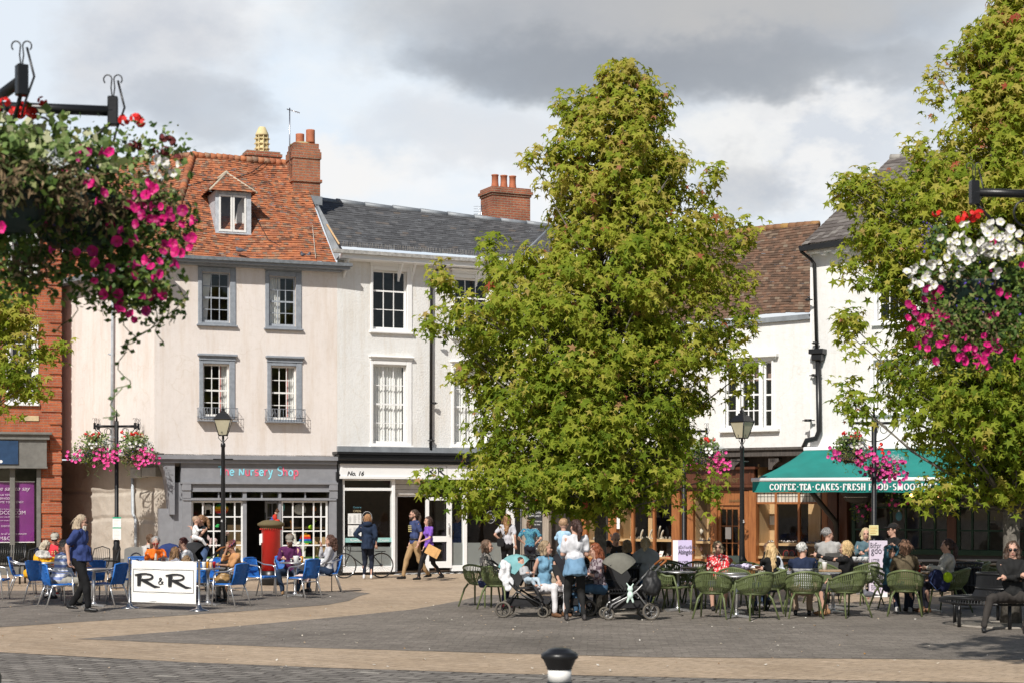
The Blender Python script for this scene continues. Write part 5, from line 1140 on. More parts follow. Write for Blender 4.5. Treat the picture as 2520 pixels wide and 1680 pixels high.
branch([(1240, 700), (1215, 640), (1205, 590)], 6); branch([(1800, 640), (1830, 590), (1840, 550)], 5); branch([(1740, 470), (1760, 420)], 3); branch([(1665, 480), (1660, 380)], 3)
branch([(1130, 730), (1075, 700), (1085, 670)], 5); branch([(1070, 790), (1045, 800)], 3); branch([(1780, 830), (1830, 800), (1838, 770)], 5); branch([(1790, 900), (1840, 905), (1820, 960)], 5); branch([(1160, 900), (1125, 935)], 3)
branch([(1140, 1205), (1070, 1200), (1050, 1190)], 6); branch([(1740, 1180), (1740, 1230)], 3); branch([(1150, 1240), (1200, 1245)], 3); branch([(1760, 720), (1835, 690)], 5); branch([(1400, 290), (1380, 250), (1440, 250)], 4); branch([(1300, 400), (1320, 370)], 2)
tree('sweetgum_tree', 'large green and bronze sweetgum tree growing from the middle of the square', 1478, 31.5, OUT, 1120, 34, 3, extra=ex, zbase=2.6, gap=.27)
ex2 = []; ex = ex2; branch([(2140, 500), (2085, 460), (2070, 480)], 9); branch([(2160, 460), (2110, 440)], 4); branch([(2250, 440), (2200, 450)], 3); branch([(2120, 700), (2080, 640)], 4); branch([(2120, 860), (2085, 780), (2075, 800)], 6); branch([(2110, 1010), (2085, 960)], 5); branch([(2300, 250), (2335, 140)], 5); branch([(2260, 350), (2262, 380)], 3); branch([(2330, 1200), (2280, 1220)], 5); branch([(2380, 1180), (2330, 1215)], 5)
OUT2 = [(-160, 2490, 2540), (-60, 2470, 2600), (30, 2450, 2640), (60, 2390, 2650), (100, 2365, 2660), (170, 2360, 2700), (260, 2355, 2720), (330, 2320, 2750), (400, 2270, 2790), (450, 2200, 2810), (500, 2130, 2820), (540, 2110, 2830), (600, 2105, 2850), (680, 2150, 2850), (760, 2180, 2850), (850, 2170, 2860), (930, 2170, 2850), (1010, 2190, 2820), (1080, 2240, 2780), (1140, 2310, 2760), (1180, 2370, 2700), (1215, 2420, 2650)]
tree('sweetgum_tree', 'yellowing sweetgum tree beside the man on the round bench at the right edge', 2488, 28.5, OUT2, 1350, 34, 8, extra=ex2, zbase=2.4, trunk_r=.14, leaf=.1, gap=.12)
OUT3 = [(705, -120, -20), (760, -300, 60), (830, -380, 70), (880, -420, 110), (940, -400, 90), (990, -340, 40), (1020, -260, -20)]
ex3 = []; ex = ex3; branch([(40, 900), (100, 880), (138, 855)], 6); branch([(20, 800), (45, 740), (50, 720)], 4); branch([(60, 830), (75, 800)], 3); branch([(30, 950), (95, 950), (100, 960)], 4)
tree('young_tree', 'young green tree reaching in from the left in front of the brick building', -170, 31, OUT3, 130, 32, 5, extra=ex3, zbase=3.4, trunk_r=.07)
# ================================================================== flowers and hanging baskets
VAR = attrmat('variegated_leaves', [(0, (.08, .14, .03)), (.5, (.17, .25, .07)), (.72, (.28, .34, .13)), (.85, (.46, .47, .27)), (1, (.55, .54, .36))], .6, 0, transl=.15)
GRN = attrmat('basket_leaves', [(0, (.03, .07, .015)), (.5, (.09, .16, .03)), (.85, (.19, .27, .05)), (1, (.26, .24, .09))], .55, 0, transl=.2)
DEAD = attrmat('withered_stems', [(0, (.05, .04, .02)), (.3, (.07, .10, .025)), (.5, (.15, .10, .055)), (.8, (.22, .155, .085)), (1, (.36, .27, .16))], .9, 0)
SILV = attrmat('silver_leaves', [(0, (.35, .38, .38)), (1, (.62, .65, .65))], .8, 0)
MAG = pm('magenta_petals', (.58, .008, .17), .5, var=.4, scale=14, bmp=0); MAGC = pm('petal_throat', (.35, .0, .07), .6, bmp=0)
REDP = pm('scarlet_petals', (.72, .02, .015), .5, var=.25, scale=40, bmp=0); WHP = pm('white_petals', (.80, .78, .76), .6, var=.06, bmp=0); WHC = pm('white_throat', (.5, .5, .2), .6, bmp=0)
VIOP = pm('violet_petals', (.10, .05, .42), .5, bmp=0); DRD = pm('spent_blooms', (.12, .02, .02), .8, bmp=0)
PINKP = pm('pink_petals', (.80, .08, .33), .5, var=.25, scale=30, bmp=0)
for m_ in (MAG, REDP, WHP, PINKP):
 t_ = m_.node_tree; oi = t_.nodes.new('ShaderNodeObjectInfo'); b_ = t_.nodes['Principled BSDF']; src = b_.inputs['Base Color'].links[0].from_socket
 t_.links.new(mixc(t_, 1.0, src, ramp(t_, oi.outputs['Random'], [(0, (.5, .42, .62)), (.5, (.95, .9, .95)), (1, (1.1, 1.2, 1.15))]) if m_ is not WHP else ramp(t_, oi.outputs['Random'], [(0, (.8, .8, .76)), (1, (1, 1, 1))]), 'MULTIPLY'), b_.inputs['Base Color'])
def leafq(mb, c, d, n, s, rr, w=.6, r=None):
 d = V(d).normalized(); n = V(n); b = d.cross(n)
 if b.length < .01: b = d.orthogonal()
 b = b.normalized() * s * w * .5; c = V(c); i0 = len(mb.v); r = rr.random() if r is None else r
 mb.v += [tuple(c), tuple(c + d * s * .5 + b), tuple(c + d * s), tuple(c + d * s * .5 - b)]; mb.f.append((i0, i0 + 1, i0 + 2, i0 + 3)); mb.m.append(0); mb.sm.append(False); mb.r.append(r)
def cloud(mb, c, rad, n, s, rr, w=.6, shell=.5, droop=0):
 for i in range(n):
  d = V((rr.gauss(0, 1), rr.gauss(0, 1), rr.gauss(0, 1))).normalized(); rho = rr.random() ** shell
  p = V(c) + V((d.x * rad[0], d.y * rad[1], d.z * rad[2])) * rho
  if rho > .45 and noise.noise((p + V((n % 7, 0, 3))) * 7 / max(rad[0], .1) * .5) < -.1 + .12 * rho: continue
  leafq(mb, p, V((rr.gauss(0, 1), rr.gauss(0, 1), rr.gauss(-droop, 1))), V((rr.gauss(0, .6), -1, rr.gauss(.5, .6))), s * rr.uniform(.6, 1.3), rr, w)
def petunia(s, mats):
 m = MB(); n = 10; vs = []
 for k in range(n * 1):
  a = 2 * pi * k / n; r = s * (1 if k % 2 == 0 else .9); vs.append((r * cos(a), -.004 * (k % 2), r * sin(a)))
 for k in range(n): a = 2 * pi * k / n; vs.append((s * .3 * cos(a), s * .28, s * .3 * sin(a)))
 for k in range(n): a = 2 * pi * k / n; vs.append((s * .12 * cos(a), s * 1.2, s * .12 * sin(a)))
 m.add(vs, [(k, (k + 1) % n, (k + 1) % n + n, k + n) for k in range(n)] + [(k + n, (k + 1) % n + n, (k + 1) % n + 2 * n, k + 2 * n) for k in range(n)], 0, False)
 m.add([(vs[k + n][0] * .98, s * .27, vs[k + n][2] * .98) for k in range(n)], [tuple(range(n))], 1)
 me = m.build('petunia_flower', mats); d = me.data; bpy.data.objects.remove(me); return d
def geranium(s, mat, n=14):
 m = MB(); rr = random.Random(2)
 for k in range(n):
  d = V((rr.gauss(0, 1), rr.gauss(0, 1), rr.gauss(0, .7))).normalized(); c = d * s * .7; t = d.orthogonal().normalized(); b = d.cross(t)
  m.add([c + (t * cos(a) + b * sin(a)) * s * .42 for a in [k2 * 2 * pi / 5 + k for k2 in range(5)]], [(0, 1, 2, 3, 4)])
 me = m.build('geranium_flower', mat); d = me.data; bpy.data.objects.remove(me); return d
F_MAG = petunia(.032, [MAG, MAGC]); F_WH = petunia(.030, [WHP, WHC]); F_RED = geranium(.045, REDP); F_DRD = geranium(.035, DRD); F_VIO = geranium(.012, VIOP, 5); F_PK = petunia(.034, [PINKP, MAG]); F_PKG = geranium(.04, PINKP)
def blooms(root, data, name, items, rr, s=1.0, face=(0, -1, 0)):
 for p in items:
  o = bpy.data.objects.new(name, data); COL.objects.link(o); o.parent = root; o.location = p; q = s * rr.uniform(.75, 1.15); o.scale = (q, q, q * rr.uniform(.7, 1))
  o.rotation_euler = (rr.gauss(0, .45), rr.uniform(0, 6), rr.gauss(0, .6))
def basket(label, pos, size, kind, seed, far=False, bowl=(.0, 0)):
 """pos = centre of bowl rim. size in metres (radius of the flower mass)"""
 rr = random.Random(seed); root = thing('hanging_basket', label, 'hanging basket', pos); S_ = size
 m = MB(); r = .24 * S_ / .5; m.lathe([(r * .45, -.26), (r * .8, -.2), (r, -.02), (r * 1.05, 0), (r * .9, .0)], 16); m.build('bowl', pm('bowl_green', (.012, .03, .026), .5), root)
 d = 1 if not far else .42; ls = .05 if not far else .062
 g = MB();
 for (c, rd, n, l) in kind['green']: cloud(g, [x * S_ for x in c], [x * S_ for x in rd], int(n * d), ls * l, rr, .6)
 for (a, b, n) in kind.get('trail', []):
  p0 = V(a) * S_; p1 = V(b) * S_; prev = p0
  for i in range(n):
   t = (i + 1) / n; p = p0.lerp(p1, t) + V((.05 * sin(t * 7 + a[0] * 9), .03 * cos(t * 5), -.05 * sin(t * pi)))
   g.tube([prev, p], .0035, 3, 0, False, False, False); prev = p
   if i % 2 == 0: leafq(g, p, V((rr.gauss(0, 1), -.4, -.6)), V((0, -1, .3)), .035 if not far else .03, rr, .9, .25)
 g.build('green_foliage', GRN, root, rnd=True)
 if kind.get('var'):
  g = MB()
  for (c, rd, n, l) in kind['var']: cloud(g, [x * S_ for x in c], [x * S_ for x in rd], int(n * d), ls * l, rr, .95)
  g.build('variegated_foliage', VAR, root, rnd=True)
 if kind.get('dead'):
  g = MB()
  for (c, rd, n, l) in kind['dead']: cloud(g, [x * S_ for x in c], [x * S_ for x in rd], int(n * d), ls * l, rr, .3, .6, .8)
  g.build('withered_foliage', DEAD, root, rnd=True)
 if kind.get('silver'):
  g = MB()
  for (c, rd, n, l) in kind['silver']: cloud(g, [x * S_ for x in c], [x * S_ for x in rd], int(n * d), ls * l, rr, .22, .5)
  g.build('silver_foliage', SILV, root, rnd=True)
 for (data, nm, c, rd, n) in kind['bloom']:
  its = []
  for i in range(n):
   dd_ = V((rr.gauss(0, 1), -abs(rr.gauss(0, 1)) - .15, rr.gauss(0, 1))).normalized() * (rr.random() ** .45)
   its.append(V(c) * S_ + V((dd_.x * rd[0], dd_.y * rd[1], dd_.z * rd[2])) * S_)
  if far:
   sc = 1.35; mb = MB()
   for p in its:
    a = Matrix.Rotation(rr.uniform(0, 6), 3, 'Y') @ Matrix.Rotation(rr.gauss(0, .5), 3, 'Z')
    mb.add([V(p) + a @ (v.co * sc) for v in data.vertices], [tuple(f.vertices) for f in data.polygons])
   mb.build(nm, data.materials[0], root)['kind'] = 'stuff'
  else: blooms(root, data, nm, its, rr)
 return root
KL = dict(green=[((.15, 0, -.15), (.85, .6, .45), 5200, 1), ((.35, -.2, -.7), (.6, .4, .25), 1500, 1), ((.55, -.1, -.85), (.4, .3, .22), 420, .9), ((-.55, 0, -.6), (.4, .4, .25), 700, 1), ((.2, 0, .5), (.8, .4, .25), 500, .8)],
  var=[((-.35, -.3, .45), (.6, .4, .3), 620, 1.1), ((.15, -.2, .35), (.5, .35, .22), 420, 1), ((.7, -.1, .25), (.25, .2, .3), 160, .9)], dead=[((-.05, -.35, -.05), (.55, .35, .38), 3000, 1.2), ((.6, -.15, .0), (.35, .25, .3), 900, .9), ((-.4, -.3, -.5), (.3, .2, .2), 400, 1)],
  silver=[((-.75, -.45, .12), (.2, .2, .28), 900, 1.1), ((.62, -.3, .2), (.18, .1, .14), 60, .8)],
  trail=[((.7, 0, -.8), (.35, .0, -1.25), 14), ((.62, 0, -.8), (.36, .0, -1.25), 12), ((.36, 0, -1.25), (.33, 0, -1.55), 7), ((.33, 0, -1.55), (.2, 0, -1.8), 6), ((.4, 0, -.9), (.38, .0, -1.2), 8), ((.8, 0, -.7), (.6, .0, -1.2), 8), ((-.1, 0, -.7), (-.15, 0, -1.1), 6)],
  bloom=[(F_MAG, 'petunia_flower', (.70, -.3, -.35), (.42, .3, .48), 46), (F_MAG, 'petunia_flower', (.35, -.4, -.3), (.6, .3, .5), 16), (F_MAG, 'petunia_flower', (.45, -.2, -.85), (.4, .25, .22), 12), (F_MAG, 'petunia_flower', (-.8, -.4, -.62), (.22, .2, .2), 10), (F_MAG, 'petunia_flower', (.2, -.5, .2), (.35, .2, .25), 9),
    (F_RED, 'geranium_flower', (-.35, -.3, .72), (.5, .2, .14), 6), (F_RED, 'geranium_flower', (.45, -.2, .62), (.2, .2, .1), 3), (F_DRD, 'spent_flower', (.62, -.1, .4), (.3, .2, .22), 7), (F_WH, 'white_flower', (.65, -.2, .25), (.25, .2, .2), 7), (F_VIO, 'lobelia_flower', (-.1, -.5, .1), (.7, .3, .5), 18)])
KR = dict(green=[((.1, 0, -.1), (.8, .6, .5), 4200, 1), ((-.05, -.35, -.45), (.7, .3, .4), 1600, .8), ((.5, -.2, -.15), (.5, .4, .6), 1300, 1), ((-.45, -.3, .45), (.14, .14, .3), 240, .8), ((-.1, 0, -.75), (.6, .4, .3), 900, .9)], var=[((.15, -.3, .4), (.4, .3, .2), 240, 1)],
  dead=[((-.05, -.3, -.5), (.75, .4, .38), 1300, .8), ((-.2, -.3, -.0), (.5, .3, .2), 500, .8)],
  bloom=[(F_WH, 'petunia_flower', (-.05, -.45, .34), (.55, .3, .36), 84), (F_WH, 'petunia_flower', (-.62, -.3, .05), (.26, .25, .22), 26), (F_MAG, 'petunia_flower', (-.58, -.3, -.5), (.3, .2, .5), 34), (F_MAG, 'petunia_flower', (-.1, -.4, -.85), (.6, .2, .25), 26), (F_MAG, 'petunia_flower', (.4, -.4, -.1), (.5, .2, .7), 16),
    (F_RED, 'geranium_flower', (-.15, -.3, .72), (.4, .2, .12), 6), (F_VIO, 'salvia_spike', (-.55, -.2, .5), (.15, .1, .3), 36), (F_VIO, 'lobelia_flower', (0, -.5, -.1), (.6, .3, .5), 16), (F_PKG, 'geranium_flower', (.65, -.5, .1), (.2, .1, .1), 2)])
KF = dict(green=[((-.1, 0, 0), (.9, .8, .55), 5200, 1)], var=[((0, -.3, .45), (.6, .5, .35), 1900, 1.1)], dead=[((.2, -.4, -.15), (.8, .6, .45), 3600, 1)], silver=[((.5, -.4, .35), (.35, .3, .25), 500, 1)],
  trail=[((.1, -.3, -.5), (.15, -.3, -1.0), 9), ((-.3, -.3, -.5), (-.2, -.3, -.9), 7)],
  bloom=[(F_PK, 'pink_flowers', (.5, -.5, -.25), (.6, .4, .55), 36), (F_PK, 'pink_flowers', (-.7, -.4, -.1), (.4, .3, .4), 12), (F_RED, 'scarlet_flowers', (0, -.3, .7), (.6, .4, .2), 8), (F_VIO, 'violet_flowers', (-.2, -.6, .1), (.8, .4, .6), 40), (F_WH, 'white_flowers', (.1, -.6, .25), (.3, .2, .2), 9)])
KF2 = dict(KF); KF2['bloom'] = [(F_PK, 'pink_flowers', (.1, -.5, -.1), (1.0, .5, .7), 75), (F_RED, 'scarlet_flowers', (0, -.3, .7), (.6, .4, .2), 7), (F_VIO, 'violet_flowers', (-.2, -.6, .1), (.8, .4, .6), 30)]
KF2['green'] = [((0, 0, 0), (.9, .7, .5), 1900, 1)]; KF2['var'] = [((.2, -.3, 0), (.7, .5, .4), 700, 1)]; KF2['dead'] = [((.2, -.4, -.15), (.6, .6, .4), 600, 1)]
def post(label, px, Y, ybox, armlen, phi, arms, top=True, base=True, group=None, r=.055):
 X = GX(px, Y); zb = CZ + (HZ - ybox) / F * Y; root = thing('flower_post', label, 'post', (X, Y, 0), 0, group)
 m = MB(); m.lathe([(r * 2.4, 0), (r * 2.4, .06), (r * 2, .1), (r * 1.9, .75), (r * 2.1, .8), (r * 1.5, .9), (r * 1.6, 1.0), (r, 1.06), (r, zb + .1), (r * .7, zb + .14)], 14); m.build('pole', M_BLK, root)
 m = MB(); m.box(-.05, .05, -.05, .05, zb - .09, zb + .14); m.lathe([(.03, zb + .14), (.02, zb + .25), (.035, zb + .3), (.004, zb + .46)], 8); m.build('finial', M_BLK, root)
 def scroll(mb, c, s):
  s *= .55; c = c - V((0, 0, .03))
  for sg in (-1, 1):
   pts = [c + V((sg * .0, 0, -.1)) * s, c + V((sg * .02, 0, .05)) * s]
   pts += [c + V((sg * (.055 + .045 * cos(a)), 0, .14 + .05 * sin(a))) * s for a in [pi + .4 - k * .55 for k in range(9)]]
   mb.tube(pts, .008 * s, 5)
 for a in arms:
  d = V((cos(radians(a)), sin(radians(a)), 0)); e = d * armlen + V((0, 0, zb)); m = MB()
  m.tube([V((0, 0, zb)), e], .031, 8); m.M = Matrix.Translation(e) @ Matrix.Rotation(radians(a), 4, 'Z')
  m.bbox(-.03, .03, -.03, .03, -.085, .085, .006); m.M = None; scroll(m, e + V((0, 0, .14)), 1.0)
  m.tube([e + V((.03, 0, .18)), e + V((.07, 0, .02)), e + V((.02, 0, -.12)), e + V((0, 0, -.2))], .007, 5)
  q = []
  for k in range(9): t = k / 8; q.append(V((0, 0, zb - .42)).lerp(e - V((0, 0, .06)), t) + V((0, 0, -.10 * sin(pi * t))))
  m.tube(q, .012, 5)
  c = d * armlen * .42 + V((0, 0, zb - .14)); m.tube([c + d * (.08 * cos(t)) + V((0, 0, .09 * sin(t))) for t in [k * pi / 8 for k in range(16)]], .008, 5, 0, True)
  m.build('arm', M_BLK, root)
 m = MB(); scroll(m, V((0, 0, zb + .22)), 1.1); m.build('scroll', M_BLK, root)
 return root
post('black iron flower post with four arms between the blue chair tables and the pink house', 287, 46.0, 1048, .58, 0, (20, 160, 200, 340))
basket('sun bleached hanging basket on the left of the black post near the pink house', (GX(236, 45.7), 45.7, CZ + (HZ - 1112) / F * 45.7), .68, KF, 21, True)
basket('fuller hanging basket with magenta flowers on the right of the post near the pink house', (GX(335, 45.6), 45.6, CZ + (HZ - 1112) / F * 45.6), .68, KF, 22, True)
post('black iron flower post behind the lilac banner and the big tree', 1683, 45.2, 1060, .6, 0, (0, 180))
basket('hanging basket with red and pink flowers peeping out right of the big tree', (GX(1735, 44.9), 44.9, CZ + (HZ - 1125) / F * 44.9), .64, KF, 23, True)
post('black iron flower post in front of the green awning with a yellow notice', 2151, 38.5, 1040, .52, 0, (0, 180, 70), r=.058)
basket('hanging basket with purple lobelia left of the post in front of the green awning', (GX(2092, 38.2), 38.2, CZ + (HZ - 1110) / F * 38.2), .52, KF, 24, True)
basket('hanging basket overflowing with bright pink petunias behind the post at the green awning', (GX(2165, 38.9), 38.9, CZ + (HZ - 1150) / F * 38.9), .62, KF2, 25, True)
post('black iron flower post outside the frame whose arms hold the nearest left basket', -34, 9.95, 262, .72, 0, (10, -58, 192, 118))
basket('big blurred hanging basket of magenta petunias at the upper left', (GX(205, 9.75), 9.75, CZ + (HZ - 500) / F * 9.75), .68, KL, 31)
KL2 = dict(KL); KL2['bloom'] = [(F_MAG, 'petunia_flower', (-.1, -.4, -.6), (.4, .2, .15), 6), (F_MAG, 'petunia_flower', (-.45, -.4, -.72), (.25, .2, .25), 8), (F_RED, 'geranium_flower', (.0, -.3, .85), (.5, .2, .1), 4)]; KL2['trail'] = []; KL2['green'] = [((0, 0, -.1), (.8, .6, .5), 2600, 1), ((-.2, 0, -.6), (.5, .4, .3), 700, 1)]
basket('blurred hanging basket with silver leaves cut off by the left edge', (GX(20, 9.1), 9.1, CZ + (HZ - 455) / F * 9.1), .46, KL2, 32)
post('black iron flower post outside the frame whose arm holds the nearest right basket', 2610, 12.4, 480, .66, 0, (188, 235, 8, 55))
basket('big blurred hanging basket of white and magenta petunias at the right edge', (GX(2390, 12.2), 12.2, CZ + (HZ - 700) / F * 12.2), .62, KR, 33)
# ================================================================== street furniture
def lamp(label, px, Y, ytop, rotd, num):
 X = GX(px, Y); h = CZ + (HZ - ytop) / F * Y; root = thing('street_lamp', label, 'street lamp', (X, Y, 0), radians(rotd), 'victorian street lamps'); m = MB()
 m.lathe([(.15, 0), (.15, .12), (.12, .16), (.115, .55), (.14, .6), (.09, .68), (.075, .74), (.065, 1.0), (.05, h * .66), (.055, h * .66 + .03), (.045, h - 1.05), (.06, h - 1.02), (.06, h - .96), (.03, h - .92), (.03, h - .74)], 12)
 m.tube([(-.25, 0, h * .70), (.25, 0, h * .70)], .018, 6); m.build('post', M_BLK, root)
 z0, z1 = h - .74, h - .34; a, b = .1, .21
 m = MB()
 for i in range(4):
  c0, s0 = (1, 1, -1, -1)[i], (1, -1, -1, 1)[i]; m.tube([(c0 * a, s0 * a, z0), (c0 * b, s0 * b, z1)], .014, 5)
 for zz, q in ((z0, a), (z1, b)): m.tube([(q, q, zz), (q, -q, zz), (-q, -q, zz), (-q, q, zz)], .016, 5, 0, True)
 m.lathe([(.33, z1), (.3, z1 + .03), (.17, z1 + .15), (.1, z1 + .17), (.1, z1 + .2), (.05, z1 + .22), (.06, z1 + .26), (.02, z1 + .3), (.03, z1 + .33), (.004, z1 + .38)], 4, (0, 0, 0), 0, False, ph=pi / 4)
 for sg in (-1, 1): m.tube([(sg * .03, 0, z0 - .16), (sg * .12, 0, z0 - .06), (sg * .11, 0, z0 - .0), (sg * .08, 0, z0 - .02)], .009, 5)
 m.build('lantern_frame', M_BLK, root); m = MB()
 for (p, q) in (((1, 1), (1, -1)), ((1, -1), (-1, -1)), ((-1, -1), (-1, 1)), ((-1, 1), (1, 1))): m.quad((p[0] * a, p[1] * a, z0), (q[0] * a, q[1] * a, z0), (q[0] * b, q[1] * b, z1), (p[0] * b, p[1] * b, z1))
 m.build('lamp_glass', pm('milky_glass', (.50, .46, .33), .3, var=.12, scale=3), root)
 text(num, .09, M_TXT, root, (-.02, -.125, z0 + .04), 'CENTER', .001, name='lamp_number')
 if rotd == 45: text(num, .09, M_TXT, root, (-.125, .02, z0 + .04), 'CENTER', .001, name='lamp_number', rotz=-pi / 2)
 text(num, .1, M_TXTW, root, (-.03, -.075, 1.55), 'CENTER', .001, name='post_number', rotz=-radians(rotd)); return root
lamp('black street lamp with a number 4 in front of the toy shop', 549, 43.2, 998, 4, '4')
lamp('black street lamp turned corner on with number 5 in front of the jewellers', 1826, 42.0, 1003, 45, '5')
# pillar box and its knitted topper
x, y = GX(667, 42.3), 42.3; o = thing('pillar_box', 'red cylindrical post box with black base outside the toy shop', 'post box', (x, y, 0)); m = MB()
m.lathe([(.27, .0), (.27, .35), (.25, .36)], 28); m.build('base', M_BLK, o); m = MB(); m.lathe([(.235, .355), (.235, 1.42), (.245, 1.43), (.245, 1.46), (.235, 1.47)], 28); m.build('body', M_RED, o)
m = MB(); m.box(-.24, -.2, -.12, .1, 1.05, 1.28); m.box(-.275, -.235, -.1, .06, 1.0, 1.27); m.build('collection_notice', M_PAPER, o)
o = thing('knitted_topper', 'brown and green knitted cover on top of the red post box', 'knitted cover', (x, y, 1.46)); m = MB(); m.lathe([(.25, -.08), (.27, -.04), (.285, .0), (.335, .02), (.335, .07), (.2, .14), (.02, .17)], 28); m.build('hat', cloth((.19, .13, .08), 'hstripe', (.10, .10, .04), 1.2), o)
m = MB()
for k in range(30): m.ell((.27 * cos(k * .21), .27 * sin(k * .21), -.07), (.016, .016, .02), 6, 4)
m.build('red_trim', M_RED, o)
o = thing('knitted_figure', 'small knitted doll in red sitting on the post box cover', 'knitted doll', (x + .1, y - .05, 1.6)); m = MB(); m.ell((0, 0, .08), (.06, .05, .08)); m.ell((.06, 0, .0), (.07, .06, .04)); m.build('body', cloth((.6, .05, .03)), o); m = MB(); m.ell((.04, 0, .19), (.045, .045, .05)); m.build('head', M_SKIN, o); m = MB(); m.lathe([(.06, 0), (.05, .03), (.0, .11)], 10, (.06, 0, .21)); m.build('hat', cloth((.10, .05, .03)), o); m = MB(); m.cap((-.02, 0, .04), (-.13, -.03, .0), .025, .02); m.cap((-.02, .02, .1), (-.08, -.03, .06), .02, .015); m.build('limbs', cloth((.10, .15, .45)), o)
# bollard
x, y = GX(1377, 11.3), 11.3; o = thing('bollard', 'black cast iron bollard with a white band in the foreground', 'bollard', (x, y, 0)); H_ = CZ + (HZ - 1592) / F * y; m = MB(); h = H_
m.lathe([(.12, 0), (.12, .1), (.085, .16), (.08, h - .27)], 24); m.lathe([(.078, h - .145), (.084, h - .142), (.084, h - .13), (.088, h - .125), (.108, h - .08), (.123, h - .068), (.124, h - .045), (.108, h - .03), (.098, h - .028), (.07, h - .008), (.03, h), (.0, h)], 28); m.build('body', M_BLK, o)
m = MB(); m.lathe([(.0785, h - .225), (.0785, h - .145)], 28); m.build('white_band', M_WHITE, o); m = MB(); m.lathe([(.085, h - .25), (.085, h - .225)], 28); m.build('collar', M_BLK, o)
# ---- blue bistro chairs
BLUE = pm('blue_weave', (.022, .155, .52), .45, var=.2, scale=20, bmp=.5, bs=150)
def blue_chair():
 root = thing('bistro_chair', 'x', 'chair', (0, 0, 0), 0, 'blue bistro chairs at the cafe');
 m = MB(); z = .44; n = 12
 for i in range(n): x = -.21 + .42 * i / n; m.bbox(x, x + .42 / n - .004, -.24, .2, z - .015, z + .008, .004)
 m.bbox(-.225, .225, -.27, -.23, z - .03, z + .015, .012); m.build('seat', BLUE, root)
 m = MB()
 for i in range(n):
  x = -.2 + .4 * i / n; w_ = .4 / n - .005; q = [(x, .2, z + .0), (x, .235, z + .06), (x, .27, z + .2), (x, .315, z + .38)]
  for j in range(3): (xa, ya, za), (xb, yb, zb) = q[j], q[j + 1]; yo = .03 * ((x / .2) ** 2) * -1; m.add([(xa, ya + yo, za), (xa + w_, ya + yo, za), (xa + w_, yb + yo, zb), (xa, yb + yo, zb), (xa, ya + yo + .018, za), (xa + w_, ya + yo + .018, za), (xa + w_, yb + yo + .018, zb), (xa, yb + yo + .018, zb)], [(0, 1, 2, 3), (7, 6, 5, 4), (0, 3, 7, 4), (1, 5, 6, 2), (3, 2, 6, 7)])
 for zz, yy in ((.12, .255), (.24, .29)): m.box(-.2, .2, yy - .03, yy, z + zz - .015, z + zz + .015)
 m.tube([(-.215, .29, z + .375), (-.12, .325, z + .395), (.12, .325, z + .395), (.215, .29, z + .375)], .017, 8)
 for s in (-1, 1): m.tube([(s * .21, .2, z), (s * .21, .255, z + .16), (s * .215, .30, z + .385)], .017, 6)
 m.build('backrest', BLUE, root)
 for s in (-1, 1):
  m = MB(); m.tube([(s * .25, -.25, 0), (s * .25, -.22, .3), (s * .25, -.2, .6)], .0145, 8); m.build('leg', M_ALU, root)
  m = MB(); m.tube([(s * .25, -.2, .6), (s * .25, -.17, .655), (s * .25, -.1, .675), (s * .25, .1, .69), (s * .23, .28, .76)], .0145, 8); m.build('armrest', M_ALU, root)
  m = MB(); m.tube([(s * .21, .16, .44), (s * .235, .22, .3), (s * .25, .32, 0)], .0145, 8); m.build('leg', M_ALU, root)
 m = MB(); m.tube([(-.25, -.215, .4), (.25, -.215, .4)], .011, 6); m.tube([(-.24, .2, .36), (.24, .2, .36)], .011, 6); m.tube([(-.22, -.2, .42), (-.22, .2, .42)], .011, 6); m.tube([(.22, -.2, .42), (.22, .2, .42)], .011, 6); m.build('stretcher', M_ALU, root)
 return root
proto_used = {}
def place(kind, maker, px, Y, face, label, s=1.0):
 loc = (GX(px, Y), Y, .008)
 if kind not in proto_used:
  o = maker(); proto_used[kind] = o; o.location = loc; o.rotation_euler = (0, 0, radians(face)); o.scale = (s, s, s); o['label'] = label; return o
 return dup(proto_used[kind], loc, radians(face), label, s)
for a in [(-14, 35.6, 90, 'blue bistro chair cut off by the left edge'), (58, 37.6, 100, 'blue bistro chair under the woman in the yellow coat'), (108, 35.2, 150, 'blue bistro chair with its back to us beside the striped shirt man'), (142, 33.2, 125, 'blue bistro chair of the man in the blue and white shirt'),
  (224, 35.4, -150, 'blue bistro chair half hidden behind the walking man'), (268, 33.6, -112, 'empty blue bistro chair with a straw bag on it nearest the banner'), (300, 35.6, -75, 'blue bistro chair behind the left banner post'), (345, 37.4, 20, 'blue bistro chair under the woman in the orange cardigan'),
  (502, 36.6, -60, 'blue bistro chair under the woman in the white cardigan'), (492, 34.4, 170, 'blue bistro chair with its back to us at the right end of the banner'), (566, 33.4, -118, 'blue bistro chair with a tan handbag on its seat'), (641, 36.9, 60, 'empty blue bistro chair left of the red post box foot'),
  (704, 38.2, 12, 'blue bistro chair under the man in the purple shirt'), (746, 36.2, -128, 'empty blue bistro chair with a pink cloth in front of the purple shirt man'), (806, 38.6, -80, 'blue bistro chair under the curly haired woman')]: place('blue', blue_chair, *a)
